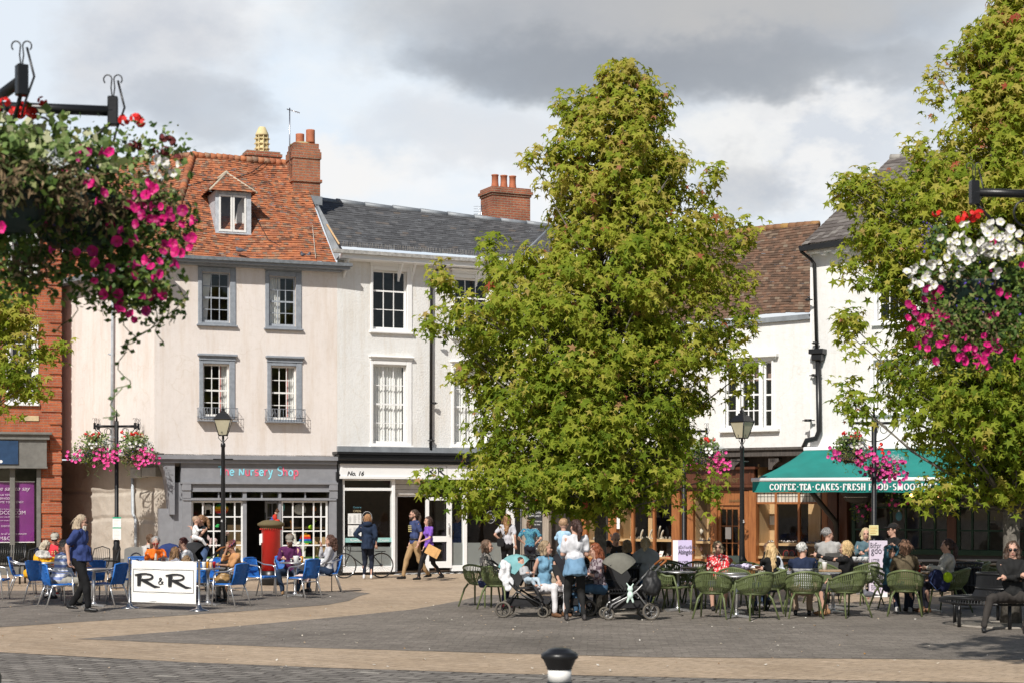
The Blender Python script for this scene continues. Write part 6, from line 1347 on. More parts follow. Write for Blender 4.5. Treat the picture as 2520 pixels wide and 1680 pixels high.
# ---- dark wicker chairs
def dark_chair():
 root = thing('wicker_chair', 'x', 'chair', (0, 0, 0), 0, 'dark metal chairs at the back'); m = MB(); m.lathe([(.2, .43), (.21, .45), (.2, .46)], 18); m.build('seat', M_BLKM, root)
 m = MB(); m.tube([(-.2, .15, .44), (-.23, .22, .7), (-.2, .27, .88), (0, .3, .94), (.2, .27, .88), (.23, .22, .7), (.2, .15, .44)], .014, 7)
 for k in range(7): x = -.15 + k * .05; m.tube([(x, .2, .46), (x, .285, .91 - abs(x) * .2)], .005, 4)
 m.tube([(-.23, .22, .66), (-.25, -.1, .66), (-.2, -.17, .62), (-.19, -.16, .44)], .012, 6); m.tube([(.23, .22, .66), (.25, -.1, .66), (.2, -.17, .62), (.19, -.16, .44)], .012, 6); m.build('backrest', M_BLKM, root)
 for sx_ in (-1, 1):
  for sy_ in (-1, 1): m = MB(); m.tube([(sx_ * .17, sy_ * .15, .44), (sx_ * .22, sy_ * .2, 0)], .012, 6); m.build('leg', M_BLKM, root)
 return root
for a in [(240, 42.5, -10, 'dark wicker chair against the pink house wall'), (262, 40.2, -70, 'dark wicker chair close beside the black flower post'), (345, 39.8, 15, 'dark wicker chair behind the woman in orange'), (398, 39.5, 10, 'dark wicker chair between the orange woman and the navy pram hood'), (515, 39.5, -55, 'dark wicker chair leaning left of the lamp foot'), (538, 39.2, -115, 'dark wicker chair behind the person in the tan blouse'),
  (95, 41.5, 20, 'dark wicker chair behind the yellow coat'), (132, 38.6, 10, 'dark wicker chair of the man in the red shirt')]: place('dark', dark_chair, *a)
# ---- green tub chairs
tree('sweetgum_tree', 'tall unseen tree added outside the right of the frame to shade the paving', 2960, 14.0, [(-1500, 2700, 3100), (-1250, 2300, 3500), (-900, 2000, 3800), (-650, 2000, 3800), (-480, 2400, 3500)], 260, 26, 12, leaf=.14, zbase=6.0, trunk_r=.16)  # unseen tree, added only to cast shade on the right foreground paving
GRC = pm('green_plastic', (.12, .148, .06), .42, var=.12, scale=5)
def green_chair():
 root = thing('tub_chair', 'x', 'chair', (0, 0, 0), 0, 'green slatted tub chairs'); m = MB(); n = 20
 rim, base = [], []
 for i in range(n + 1):
  t = -1 + 2 * i / n; a = radians(90 + t * 118); hgt = .79 - .15 * min(1, abs(t) * 1.25) ** 1.6; w = .30 + .02 * (1 - abs(t)); rim.append(V((w * 1.0 * cos(a), .02 + (w + .04) * sin(a), hgt))); base.append(V((.21 * cos(a), .01 + .2 * sin(a), .43)))
 m.tube(rim, [.014] * len(rim), 8, fl=1.6); m.tube(base, .013, 6)
 for i in range(1, n * 2):
  k = i / 2; j = min(int(k), n - 1); u = k - j; p = base[j].lerp(base[j + 1], u); q = rim[j].lerp(rim[j + 1], u); o_ = V((p.x, p.y, 0)); o_ = o_.normalized() if o_.length > 0 else o_
  mid = p.lerp(q, .35) + o_ * .045; m.tube([p, mid, p.lerp(q, .7) + o_ * .03, q], [.0095, .011, .011, .0095], 4, 0, False, False, False, .6)
 for zz in (.3, .62):
  m.tube([base[i].lerp(rim[i], zz) + V((base[i].x, base[i].y, 0)).normalized() * .035 for i in range(n + 1)], .006, 4)
 m.build('backrest', GRC, root)
 m = MB(); m.lathe([(.15, .40), (.215, .425), (.225, .445), (.2, .45), (.05, .44)], 20); m.bbox(-.2, .2, -.24, -.1, .42, .447, .01); m.build('seat', GRC, root)
 for sx_ in (-1, 1):
  m = MB(); m.tube([rim[0 if sx_ > 0 else -1] * 1.0, V((sx_ * .25, -.2, .44)), V((sx_ * .29, -.27, 0))], [.017, .02, .014], 6); m.build('leg', GRC, root)
  m = MB(); m.tube([V((sx_ * .17, .17, .43)), V((sx_ * .22, .22, .34)), V((sx_ * .29, .33, 0))], [.02, .02, .014], 6); m.build('leg', GRC, root)
 return root
for a in [(1183, 33.4, 150, 'green tub chair under the grey haired woman in the patterned blouse'), (1228, 32.6, 155, 'empty green tub chair beside the handle of the blue hooded pram'), (1548, 34.6, 175, 'green tub chair behind the grey pram hood'), (1604, 33.4, 170, 'green tub chair under the woman with the grey shawl'), (1632, 34.6, 190, 'green tub chair just right of the grey shawl'),
  (1560, 33.0, 150, 'green tub chair nearest the black rucksack'), (1655, 31.8, 60, 'green tub chair left of the leftmost metal table'), (1705, 32.2, -60, 'green tub chair right of the leftmost metal table'), (1668, 35.2, 30, 'green tub chair behind the leftmost metal table'),
  (1757, 29.9, 160, 'empty green tub chair in front, left of the nearest steel table'), (1808, 31.0, 0, 'green tub chair facing us behind the nearest steel table'), (1855, 29.6, -155, 'empty green tub chair nearest the camera in the middle'), (1900, 31.4, -120, 'green tub chair under the long blonde woman'), (1940, 34.8, -60, 'green tub chair behind the white shirt person'), (1948, 31.8, 110, 'empty green tub chair left of the striped jumper man'),
  (1979, 30.0, 176, 'green tub chair under the white haired man in the striped jumper'), (2082, 30.2, -150, 'green tub chair under the blonde woman in black'), (2118, 34.0, -60, 'green tub chair behind the blonde woman in black'), (2030, 34.2, 20, 'pale lit green tub chair behind the steel table of the striped jumper man'), (2192, 32.2, 60, 'green tub chair under the person stretching both arms'),
  (2228, 30.6, 165, 'green tub chair under the woman in the brown striped jumper'), (2335, 31.4, -125, 'green tub chair under the woman in the pale cardigan'), (2388, 35.0, -90, 'green tub chair behind the slatted litter bin'), (2450, 35.5, 60, 'green tub chair behind the man dressed in black'), (1720, 34.6, 0, 'green tub chair behind the red flowered blouse'), (1766, 32.9, 5, 'green tub chair under the woman in the red flowered blouse'), (1848, 34.2, 10, 'green tub chair behind the crumpled lilac cloth')]: place('green', green_chair, *a, s=1.04)
# ---- tables
def table(top, r=.34, sq=False, name='cafe_table'):
 def f():
  root = thing(name, 'x', 'table', (0, 0, 0), 0, None); m = MB()
  if sq: m.bbox(-r, r, -r, r, .715, .745, .008)
  else: m.lathe([(r - .02, .712), (r, .718), (r, .738), (r - .01, .742)], 32)
  m.build('tabletop', top, root); m = MB(); m.lathe([(.03, .04), (.03, .71)], 12); m.lathe([(.06, .69), (.06, .713)], 12); m.build('pillar', M_ALU, root)
  m = MB(); m.lathe([(.06, .02), (.05, .07), (.03, .1)], 12)
  for k in range(4):
   a = pi / 4 + k * pi / 2; d = V((cos(a), sin(a), 0)); b = V((-sin(a), cos(a), 0)); e = d * .3
   m.add([b * .035 + V((0, 0, .06)), -b * .035 + V((0, 0, .06)), e - b * .02 + V((0, 0, .03)), e + b * .02 + V((0, 0, .03)), b * .035 + V((0, 0, .02)), -b * .035 + V((0, 0, .02)), e - b * .02 + V((0, 0, 0)), e + b * .02 + V((0, 0, 0))], [(0, 1, 2, 3), (0, 3, 7, 4), (1, 5, 6, 2), (3, 2, 6, 7)])
  m.build('base', M_ALU, root); return root
 return f
TT = pm('brushed_top', (.42, .42, .42), .35, .8, .1); TW = woodmat('table_wood', (.42, .28, .16), .6); TD = pm('dark_top', (.05, .045, .045), .5)
for a in [(231, 33.3, 10, 'round steel table in front of the walking man'), (118, 37.0, 0, 'round steel table with a newspaper by the yellow coat'), (405, 35.9, 0, 'round steel table behind the white cafe banner'), (512, 33.7, 0, 'round steel table with drinks cans right of the banner'), (726, 37.0, 20, 'round steel table with a white cup in front of the purple shirt man'),
  (1668, 31.9, 0, 'round steel table left of the red flowered blouse'), (1812, 30.1, 5, 'round steel table nearest the camera'), (1800, 31.4, 0, 'round steel table just in front of the red flowered blouse'), (2050, 31.2, 0, 'round steel table between the striped man and the blonde woman')]: place('ts', table(TT), *a)
for a in [(1718, 34.0, 0, 'pale wooden topped table by the lilac banner'), (1862, 33.4, 0, 'pale wooden topped table with a brown dish'), (2050, 32.6, 0, 'pale wooden topped table with a paper cup'), (2282, 31.7, 0, 'pale wooden topped table with two drinks cans'), (2455, 36.0, 0, 'pale table top behind the round bench')]: place('tw', table(TW, .36), *a)
for a in [(2128, 38.0, 0, 'dark square table crowded with white cups'), (2262, 38.4, 0, 'dark square table behind the brown striped jumper'), (2418, 38.6, 0, 'dark square table at the far right under the awning')]: place('td', table(TD, .48, True), *a)
# dark folding chairs with slab backs
def slab_chair():
 root = thing('slab_back_chair', 'x', 'chair', (0, 0, 0), 0, 'dark slab backed chairs'); m = MB(); m.bbox(-.2, .2, -.22, .18, .43, .46, .008); m.build('seat', M_BLKM, root)
 m = MB(); m.add([(-.14, .2, .46), (.14, .2, .46), (.17, .3, 1.0), (-.17, .3, 1.0), (-.14, .22, .46), (.14, .22, .46), (.17, .32, 1.0), (-.17, .32, 1.0)], [(0, 1, 2, 3), (7, 6, 5, 4), (0, 3, 7, 4), (1, 5, 6, 2), (3, 2, 6, 7)]); m.build('backrest', pm('slab_grey', (.13, .125, .12), .6), root)
 for sx_ in (-1, 1):
  m = MB(); m.tube([(sx_ * .18, -.2, .44), (sx_ * .2, -.23, 0)], .014, 6); m.build('leg', M_BLKM, root); m = MB(); m.tube([(sx_ * .18, .17, .44), (sx_ * .2, .22, 0)], .014, 6); m.build('leg', M_BLKM, root)
 return root
for a in [(2030, 35.2, 200, 'dark slab backed chair in front of the grey jumper man'), (2290, 37.6, -100, 'dark slab backed chair left of the pale cardigan woman'), (2440, 37.8, -100, 'dark slab backed chair behind the round bench')]: place('slab', slab_chair, *a)
# ---- round tree benches
def ringbench(label, px, Y, back=True):
 root = thing('round_bench', label, 'bench', (GX(px, Y), Y, .008)); r0, r1 = .45, 1.02; n = 120
 m = MB()
 for k in range(n):
  a = 2 * pi * k / n; d = V((cos(a), sin(a), 0)); pts = [d * .42 + V((0, 0, .86)), d * .44 + V((0, 0, .6)), d * .5 + V((0, 0, .49)), d * .62 + V((0, 0, .46)), d * .95 + V((0, 0, .47)), d * 1.02 + V((0, 0, .45)), d * 1.03 + V((0, 0, .40))]
  m.tube(pts if back else pts[2:], .009, 4, 0, False, False, False)
 m.build('slats', M_BLK, root); m = MB()
 for (r, z) in ((1.0, .40), (.7, .445), (.43, .86), (.44, .62)): m.tube([(r * cos(t), r * sin(t), z) for t in [k * 2 * pi / 40 for k in range(40)]], .02 if r != .7 else .012, 6, 0, True)
 m.build('rings', M_BLK, root)
 for k in range(6): a = k * pi / 3 + .35; m = MB(); m.tube([(.86 * cos(a), .86 * sin(a), .42), (.86 * cos(a), .86 * sin(a), 0)], .03, 8); m.build('leg', M_BLK, root)
 return root
ringbench('black slatted round bench ringing the big sweetgum tree', 1478, 31.5)
ringbench('black slatted round bench with high back at the right edge', 2470, 28.0)
for px, Y, nm in ((1478, 31.5, 'middle'), (2470, 28.0, 'right')):
 m = MB(); m.lathe([(.8, 0), (.8, .03), (.74, .035), (.70, .02)], 32, (GX(px, Y), Y, .008)); tag(m.build('tree_pit', pm('pit_stone', (.30, .27, .23), .85)), 'pale stone ring set in the cobbles under the %s round bench' % nm, 'tree pit')
o = thing('park_bench', 'black slatted metal bench under the purple poster at the left edge', 'bench', (GX(-10, 43), 43, 0)); m = MB()
for k in range(26): x = -.7 + k * .056; m.tube([(x, .2, .98), (x, .12, .48)], .014, 4)
m.build('backrest', M_BLK, o); m = MB()
for k in range(8): y_ = -.3 + k * .055; m.tube([(-.72, y_, .46), (.72, y_, .46)], .014, 4)
m.build('seat', M_BLK, o)
for x in (-.68, .68): m = MB(); m.tube([(x, -.28, 0), (x, -.28, .62), (x, .18, .64)], .025, 6); m.tube([(x, .2, 0), (x, .15, .5), (x, .21, 1.0)], .025, 6); m.build('leg', M_BLK, o)
# ---- slatted bins
def bin_(label, px, Y):
 root = thing('litter_bin', label, 'litter bin', (GX(px, Y), Y, .008)); m = MB()
 for k in range(24): a = 2 * pi * k / 24; m.tube([(.27 * cos(a), .27 * sin(a), .08), (.27 * cos(a), .27 * sin(a), .78), (.31 * cos(a), .31 * sin(a), .86)], .011, 4, 0, False)
 m.build('slats', M_BLK, root); m = MB()
 for z, r in ((.08, .27), (.45, .275), (.78, .275), (.87, .31)): m = MB(); m.tube([(r * cos(t), r * sin(t), z) for t in [k * 2 * pi / 28 for k in range(28)]], .018, 6, 0, True); m.build('hoop', M_BLK, root)
 m = MB(); m.lathe([(.24, .1), (.24, .8), (.22, .8), (.22, .12)], 20); m.build('liner', M_BLKM, root)
bin_('black slatted litter bin left of the round bench at the right', 2378, 32.8); bin_('black slatted litter bin behind the grey pram', 1538, 32.6); bin_('black slatted litter bin in front of the chalkboard', 1322, 38.0)
# ---- cafe banner
p0 = V((GX(319, 32.7), 32.7, .008)); p1 = V((GX(490, 31.9), 31.9, .008)); ba = atan2((p1 - p0).y, (p1 - p0).x); L = (p1 - p0).length
o = thing('cafe_banner', 'white canvas cafe barrier banner printed with large black letters between steel posts', 'banner', p0, ba); hh = .93
for i, x in enumerate((0, L)):
 m = MB(); m.lathe([(.19, 0), (.19, .015), (.07, .05), (.03, .12), (.022, .13), (.022, hh), (.03, hh + .005), (.03, hh + .03)], 20, (x, 0, 0)); m.build('post', M_STEEL, o)
m = MB(); m.tube([(0, 0, hh - .01), (L, 0, hh - .01)], .008, 6); m.tube([(0, 0, .15), (L, 0, .15)], .008, 6); m.build('rail', M_STEEL, o)
m = MB(); n = 40; xa, xb = .06, L - .06; vs = []
for j in range(13):
 for i in range(n + 1): x = xa + (xb - xa) * i / n; z = .13 + (hh - .13) * j / 12; vs.append((x, -.012 - .006 * sin(i * .9) * (j / 12) ** 3 - .008 * sin(i * .35 + j * .3), z - (.01 * sin(pi * i / n) if j > 10 else 0)))
m.add(vs, [(j * (n + 1) + i, j * (n + 1) + i + 1, (j + 1) * (n + 1) + i + 1, (j + 1) * (n + 1) + i) for j in range(12) for i in range(n)], 0, True); m.build('canvas', pm('canvas_white', (.84, .83, .80), .85, var=.02), o)
lt = MB(); rr_logo(lt, xa + .12, xb - .1, .43, .25, -.03)
for (q, r_, s_, t_) in ((xa + .05, xb - .05, .33, .336), (xa + .05, xb - .05, .76, .766), (xa + .05, xa + .056, .33, .766), (xb - .056, xb - .05, .33, .766)): lt.box(q, r_, -.031, -.027, s_, t_)
lt.build('logo', M_TXT, o)
# ================================================================== people
HAIRM = {}
def hairmat(c):
 k = hsh(c)
 if k not in HAIRM:
  m, nt, b, nn, ln = nmat('hair_%g_%g_%g' % k); v = mapv(nt, (60, 60, 6))
  ln(ramp(nt, nz(nt, v, 1.5, 4, .7), [(.3, tuple(x * .5 for x in c)), (.7, tuple(min(1, x * 1.35) for x in c))]), b.inputs['Base Color'])
  b.inputs['Roughness'].default_value = .55; bump(nt, b, nz(nt, v, 2, 3), .8, .01); HAIRM[k] = m
 return HAIRM[k]
EYEM = pm('eye_dark', (.02, .015, .012), .3, bmp=0); LIPM = pm('lips', (.40, .13, .11), .5, bmp=0); SHOEB = pm('black_shoe', (.015, .015, .016), .4); LENS = pm('dark_lens', (.01, .01, .012), .1, bmp=0)
QUEUE = []
def remesh(mb, name, mats, parent, vox=.016, sm=2, wr=.0, wf=12, extra=None, inflate=0):
 o = mb.build(name, mats[0] if isinstance(mats, list) else mats, parent)
 r = o.modifiers.new('r', 'REMESH'); r.mode = 'VOXEL'; r.voxel_size = vox
 if sm: s = o.modifiers.new('s', 'SMOOTH'); s.factor = .5; s.iterations = sm
 QUEUE.append((o, wr, wf, extra, mats)); return o
def flush():
 bpy.context.view_layer.update(); dg = bpy.context.evaluated_depsgraph_get()
 for o, wr, wf, extra, mats in QUEUE:
  me = bpy.data.meshes.new_from_object(o.evaluated_get(dg)); o.modifiers.clear(); old = o.data
  vs = [v.co.copy() for v in me.vertices]; ns = [v.normal.copy() for v in me.vertices]
  if wr: vs = [v + n * wr * noise.noise(V((v.x * wf, v.y * wf, v.z * wf * .6))) for v, n in zip(vs, ns)]
  mb = MB(); mb.v = [tuple(v) for v in vs]; mb.f = [tuple(p.vertices) for p in me.polygons]; mb.m = [0] * len(mb.f); mb.sm = [True] * len(mb.f)
  if extra: mb.r = [0] * len(mb.f); k = len(mb.v); mb.v += extra.v; mb.f += [tuple(i + k for i in f) for f in extra.f]; mb.m += extra.m; mb.sm += extra.sm
  nm = bpy.data.meshes.new(o.name); nm.from_pydata(mb.v, [], mb.f)
  for x in (mats if isinstance(mats, list) else [mats]): nm.materials.append(x)
  nm.polygons.foreach_set('material_index', mb.m); nm.polygons.foreach_set('use_smooth', mb.sm); nm.update()
  o.data = nm; bpy.data.meshes.remove(me); bpy.data.meshes.remove(old)
 QUEUE.clear()
def ik(S, W, a, b, hint):
 S, W = V(S), V(W); d = W - S; L = d.length
 if L > a + b - .005: W = S + d * ((a + b - .005) / L); d = W - S; L = d.length
 L = max(L, abs(a - b) + .02); x = (a * a - b * b + L * L) / (2 * L); h = sqrt(max(0, a * a - x * x)); u = d.normalized(); hn = V(hint) - u * V(hint).dot(u)
 return S + u * x + hn.normalized() * h, W
ARM = dict(down=((.23, .0, -.52)), hips=(.16, -.02, -.42), table=(.13, -.42, -.22), lap=(.05, -.30, -.40), chin=(.02, -.20, .02), fwd=(.10, -.45, -.15), walkf=(.24, -.2, -.46), walkb=(.25, .12, -.50), head=(.02, -.06, .28), cross=(-.10, -.2, -.16), side=(.62, -.25, .02), hold=(-.02, -.26, -.06), face=(.0, -.17, .12), read=(.08, -.30, -.12), hold2=(.05, -.22, -.25))
def person(label, px, Y, face, pose='sit', s=1.0, lean=6, arms=('lap', 'lap'), top=(.3, .3, .3), tk='plain', t2=(.8, .8, .8), ts=1., sleeve='long', bot=(.03, .03, .04), bk='plain', b2=(.5, .5, .5), legs='long', hair=(.1, .06, .04), hs='short', hy=0, hp=0, skin=None, shoe=None, z0=.008, female=False, stout=1.0, coat=0, extras=(), ank=None, twist=0, pz=None, knee_out=.0, group=None, dx=0., hip=None, neck=.0):
 skin = skin or M_SKIN; root = thing('person', label, 'person', (GX(px, Y) + dx, Y, z0), radians(face), group); root.scale = (s, s, s)
 st = pose in ('stand', 'walk'); pzv = pz if pz is not None else (.93 if st else .50); L = radians(lean)
 up = V((0, -sin(L), cos(L))); pel = V((0, 0, pzv)); ws = pel + up * .16; ch = pel + up * .36; nb = pel + up * .52; fw = V((0, -cos(L), -sin(L))); tw = radians(twist); lat = V((cos(tw), sin(tw), 0))
 sw = .165 if female else .185; shs = [nb - up * .045 + lat * (sw * k) for k in (-1, 1)]
 hc = nb + up * .155 + V((0, -.02 - neck, 0)); legw = .085
 # ankles
 if ank is None:
  if pose == 'stand': ank = ((-.1, .02, .08), (.1, .0, .08))
  elif pose == 'walk': ank = ((-.09, -.28, .09), (.09, .33, .14))
  elif pose == 'cross': ank = ((-.1, -.45, .09), (-.06, -.62, .26))
  else: ank = ((-.12, -.42, .08), (.12, -.40, .08))
 skel = []; body = MB(); topm = MB(); botm = MB(); ex = MB(); g = 1.0 * stout
 hips = [pel + V((k * legw, 0, -.02)) for k in (-1, 1)]
 # head
 Rm = Matrix.Rotation(radians(hy), 3, 'Z') @ Matrix.Rotation(radians(hp) + (L * .3), 3, 'X'); H = lambda x, y, z: hc + Rm @ V((x, y, z))
 body.ell(hc + Rm @ V((0, .012, .03)), (.075, .092, .093), 14, 10, 0, Rm); body.ell(H(0, -.022, -.045), (.056, .062, .066), 12, 8, 0, Rm); body.ell(H(0, -.06, -.092), (.026, .022, .02), 8, 6, 0, Rm)
 body.cap(H(0, -.082, .0), H(0, -.102, -.03), .009, .014, 8); body.ell(H(0, -.075, -.064), (.025, .014, .012), 8, 6, 0, Rm); body.ell(H(0, -.07, .025), (.055, .02, .012), 8, 6, 0, Rm)
 for k in (-1, 1): body.ell(H(k * .078, .012, -.01), (.010, .020, .030), 8, 6, 0, Rm); body.ell(H(k * .035, -.066, -.025), (.022, .018, .02), 8, 6, 0, Rm)
 for k in (-1, 1):
  ex.ell(H(k * .03, -.083, .006), (.013, .007, .006), 8, 5, 1, Rm); ex.ell(H(k * .031, -.085, .027), (.018, .005, .004), 6, 4, 1, Rm)
 ex.ell(H(0, -.090, -.063), (.022, .006, .006), 8, 5, 2, Rm)
 body.cap(nb - up * .005, hc + V((0, .012, -.05)), .058, .052, 12)
 # torso (skin layer is only a core under the clothes)
 def torso(mb, f, hem):
  if f > 1: mb.ell(nb - up * .035, (.115, .08, .06), 12, 8)
  mb.ell(ch + up * .02, (.158 * g * f * (.93 if female else 1), .105 * g * f, .19), 14, 10, 0, Matrix.Rotation(L, 3, 'X')); mb.ell(ws, (.135 * g * f, .10 * g * f, .15), 14, 8, 0, Matrix.Rotation(L, 3, 'X'))
  mb.cap(shs[0] + lat * .025, shs[1] - lat * .025, (.062 if f > 1 else .045), (.062 if f > 1 else .045), 10)
  if female:
   for k in (-1, 1): mb.ell(ch + fw * .075 * g * (f if f > 1 else .8) + lat * .065 * k, (.062 * f, .055 * f, .06), 10, 7)
  if stout > 1.1: mb.ell(ws + fw * .05, (.15 * g * f, .12 * g * f, .13), 12, 8)
 torso(body, .78, 0)
 body.ell(pel, (.12, .085, .09), 12, 8); torso(topm, 1.03, 0)
 topm.ell(pel + up * .03, (.155 * g, .118 * g, .12), 14, 8)
 botm.ell(pel + V((0, .01, -.0)), (.155 * g, .118 * g, .115), 14, 8); botm.ell(pel + V((0, .045, -.03)), (.135 * g, .085, .10), 12, 8)
 # arms
 for i, k in enumerate((-1, 1)):
  a = arms[i]; t = ARM[a] if isinstance(a, str) else a; t = V(t); S0 = shs[i]
  if a == 'cross': W = nb + V((-k * .10, -.24, -.22 - .03 * i))
  elif a == 'side': W = S0 + V((k * .62, -.15, .0))
  elif isinstance(a, str): W = V((t.x * k if a in ('down', 'hips', 'table', 'lap', 'fwd', 'walkf', 'walkb', 'head', 'read', 'hold', 'hold2', 'chin', 'face') else t.x, 0, 0)) + nb + V((0, t.y, t.z))
  else: W = nb + V((t.x, t.y, t.z))
  if a in ('down', 'walkf', 'walkb'): W = S0 + V((k * .06, t.y, t.z + .03))
  hint = {'head': (k * 1, -.2, .6), 'hips': (k, .6, -.1), 'cross': (k, .1, -.5), 'side': (0, .2, -1), 'down': (k * .3, 1, 0), 'walkb': (k * .3, 1, 0)}.get(a, (k * .55, .35, -.9))
  E, W = ik(S0, W, .275, .25, hint); rs = 1.12 if stout > 1.1 else (.9 if female else 1)
  body.cap(S0, E, .043 * rs, .037 * rs); body.cap(E, W, .037 * rs, .025 * rs); hd = (W - E).normalized()
  body.ell(W + hd * .04, (.036, .036, .045), 8, 6); body.ell(W + hd * .05, (.03, .03, .05), 8, 6)
  sd_ = hd.cross(V((0, 0, 1)) if abs(hd.z) < .8 else V((0, 1, 0))).normalized(); pn = hd.cross(sd_); c0 = W + hd * .078
  for q in range(4):
   b0 = c0 + sd_ * (q - 1.5) * .019; ln_ = (.034, .040, .037, .028)[q]; b1 = b0 + hd * ln_ * .9 + pn * .008; b2_ = b1 + hd * ln_ * .55 + pn * .026; ex.tube([b0 - hd * .02, b0, b1, b2_], [.0085, .0088, .008, .0062], 6)
  ex.tube([W + hd * .03 + sd_ * .03, W + hd * .06 + sd_ * .05 + pn * .01, W + hd * .088 + sd_ * .05 + pn * .02], [.012, .010, .007], 6)
  tr_ = .050 * rs * (1.15 if coat else 1.0)
  if sleeve == 'long': topm.cap(S0, E, tr_ + .006, tr_); topm.cap(E, E.lerp(W, .93), tr_ * .97, .037)
  elif sleeve == 'elbow': topm.cap(S0, E, tr_ + .006, tr_ + .004); topm.cap(E, E.lerp(W, .3), tr_ + .002, tr_)
  elif sleeve == 'short': topm.cap(S0, S0.lerp(E, .68), tr_ + .007, tr_ + .01)
  elif sleeve == 'cap': topm.cap(S0, S0.lerp(E, .2), tr_ + .012, tr_ + .006)
 if coat:
  if st: topm.tube([pel + up * .22, pel + up * .05, pel - V((0, 0, coat))], [.15 * g, .175 * g, .20 * g], 14, fl=.78)
  else: topm.ell(pel + V((0, .02, -.0)), (.20 * g, .15 * g, .14), 14, 8); topm.cap(pel + V((-.1, -.05, 0)), pel + V((-.1, -.25, 0)), .10, .09); topm.cap(pel + V((.1, -.05, 0)), pel + V((.1, -.25, 0)), .10, .09)
 # legs
 kn = []
 for i, k in enumerate((-1, 1)):
  A_ = V(ank[i]); hint = (k * (.15 + knee_out), -1, .35) if not st else (0, -1, 0); K, A_ = ik(hips[i], A_, .44, .42, hint); kn.append(K); f = g ** .5
  body.cap(hips[i], K, .078 * f, .052 * f); body.cap(K, K.lerp(A_, .35), .05 * f, .052 * f); body.cap(K.lerp(A_, .3), A_, .052 * f, .035)
  cut = {'long': .93, 'crop': .72, 'knee': .02, 'shorts': 0, 'skirt': 0}[legs]
  if legs in ('long', 'crop'):
   botm.cap(hips[i], K, .094 * f, .066 * f); botm.cap(K, K.lerp(A_, cut), .064 * f, .052 * f if not female else .046)
  elif legs in ('knee', 'shorts'): botm.cap(hips[i], hips[i].lerp(K, .95 if legs == 'knee' else .65), .098 * f, .082 * f)
  # shoe
  sh = MB(); dd_ = V((0, -1, 0));
  if pose == 'walk' and i == 1: toe = A_ + V((0, -.12, -.07)); hl = A_ + V((0, .05, -.03))
  else: toe = A_ + V((0, -.15, -.045)); hl = A_ + V((0, .045, -.045))
  sh.cap(hl, A_ + V((0, -.05, -.035)), .036, .038); sh.cap(A_ + V((0, -.04, -.04)), toe, .036, .03); sh.cap(A_ + V((0, 0, .02)), hl + V((0, 0, .02)), .036, .034)
  for q, vv in enumerate(sh.v):
   if vv[2] < (A_.z - .072): sh.v[q] = (vv[0], vv[1], A_.z - .072)
  remesh(sh, 'shoe', shoe or SHOEB, root, .014, 1)
 if legs == 'skirt':
  if st: botm.tube([pel + V((0, 0, .1)), pel, pel - V((0, 0, .38))], [.15, .17, .22], 14, fl=.8)
  else: botm.cap(hips[0], kn[0], .10, .085); botm.cap(hips[1], kn[1], .10, .085); botm.cap(pel + V((0, -.12, .0)), (kn[0] + kn[1]) / 2, .12, .09)
 remesh(body, 'body', [skin, EYEM, LIPM], root, .0135, 1, extra=ex)
 remesh(topm, 'top', cloth(top, tk, t2, ts), root, .017, 2, .026, 15)
 remesh(botm, 'skirt' if legs == 'skirt' else 'trousers', cloth(bot, bk, b2), root, .018, 2, .018, 11)
 # hair
 hm = MB(); Hh = hairmat(hair)
 if hs not in ('bald',):
  if hs == 'balding':
   hm.ell(H(0, .045, -.012), (.088, .075, .06), 14, 8, 0, Rm)
  else:
   hm.ell(H(0, .028, .048), (.089, .094, .090), 16, 10, 0, Rm)
   if hs in ('bob', 'long', 'bun', 'pony', 'curly', 'blob'): hm.ell(H(0, .05, .0), (.088, .07, .085), 14, 8, 0, Rm)
   if hs == 'bob':
    for k in (-1, 1): hm.cap(H(k * .068, .0, .0), H(k * .072, .0, -.095), .03, .03)
    hm.cap(H(0, .06, .0), H(0, .06, -.10), .075, .06)
   if hs == 'long':
    for k in (-1, 1): hm.cap(H(k * .065, .01, .0), H(k * .082, -.0, -.20), .034, .036)
    hm.cap(H(0, .06, 0), H(0, .075, -.14), .078, .085); hm.cap(H(0, .075, -.12), H(0, .105, -.30), .085, .06); hm.cap(H(.03, .10, -.28), H(.02, .115, -.40), .045, .02)
   if hs == 'pony': hm.cap(H(0, .10, .06), H(0, .15, .0), .035, .04); hm.tube([H(0, .14, .04), H(0, .165, -.06), H(.01, .15, -.17), H(.01, .13, -.25)], [.038, .048, .038, .012], 10)
   if hs == 'bun': hm.ell(H(0, .08, .13), (.05, .05, .045), 10, 7)
   if hs == 'curly':
    rr_ = random.Random(len(label))
    for q in range(46): d = V((rr_.gauss(0, 1), rr_.gauss(.5, 1), rr_.gauss(0, .9))).normalized(); hm.ell(H(d.x * .11, .04 + d.y * .10, -.02 + d.z * .12), (.034, .034, .034), 7, 5)
    hm.cap(H(0, .08, -.05), H(0, .08, -.18), .10, .09)
   if hs == 'wavyman': hm.cap(H(0, .06, 0), H(0, .075, -.11), .085, .085); [hm.cap(H(k * .07, .02, 0), H(k * .085, .01, -.12), .032, .04) for k in (-1, 1)]
  # keep the face open
  sx2 = MB(); r2 = random.Random(int(px)); ll = {'short': .03, 'bob': .12, 'long': .2, 'wavyman': .15, 'pony': .05, 'bun': .03, 'curly': .07, 'balding': .02}.get(hs, .03)
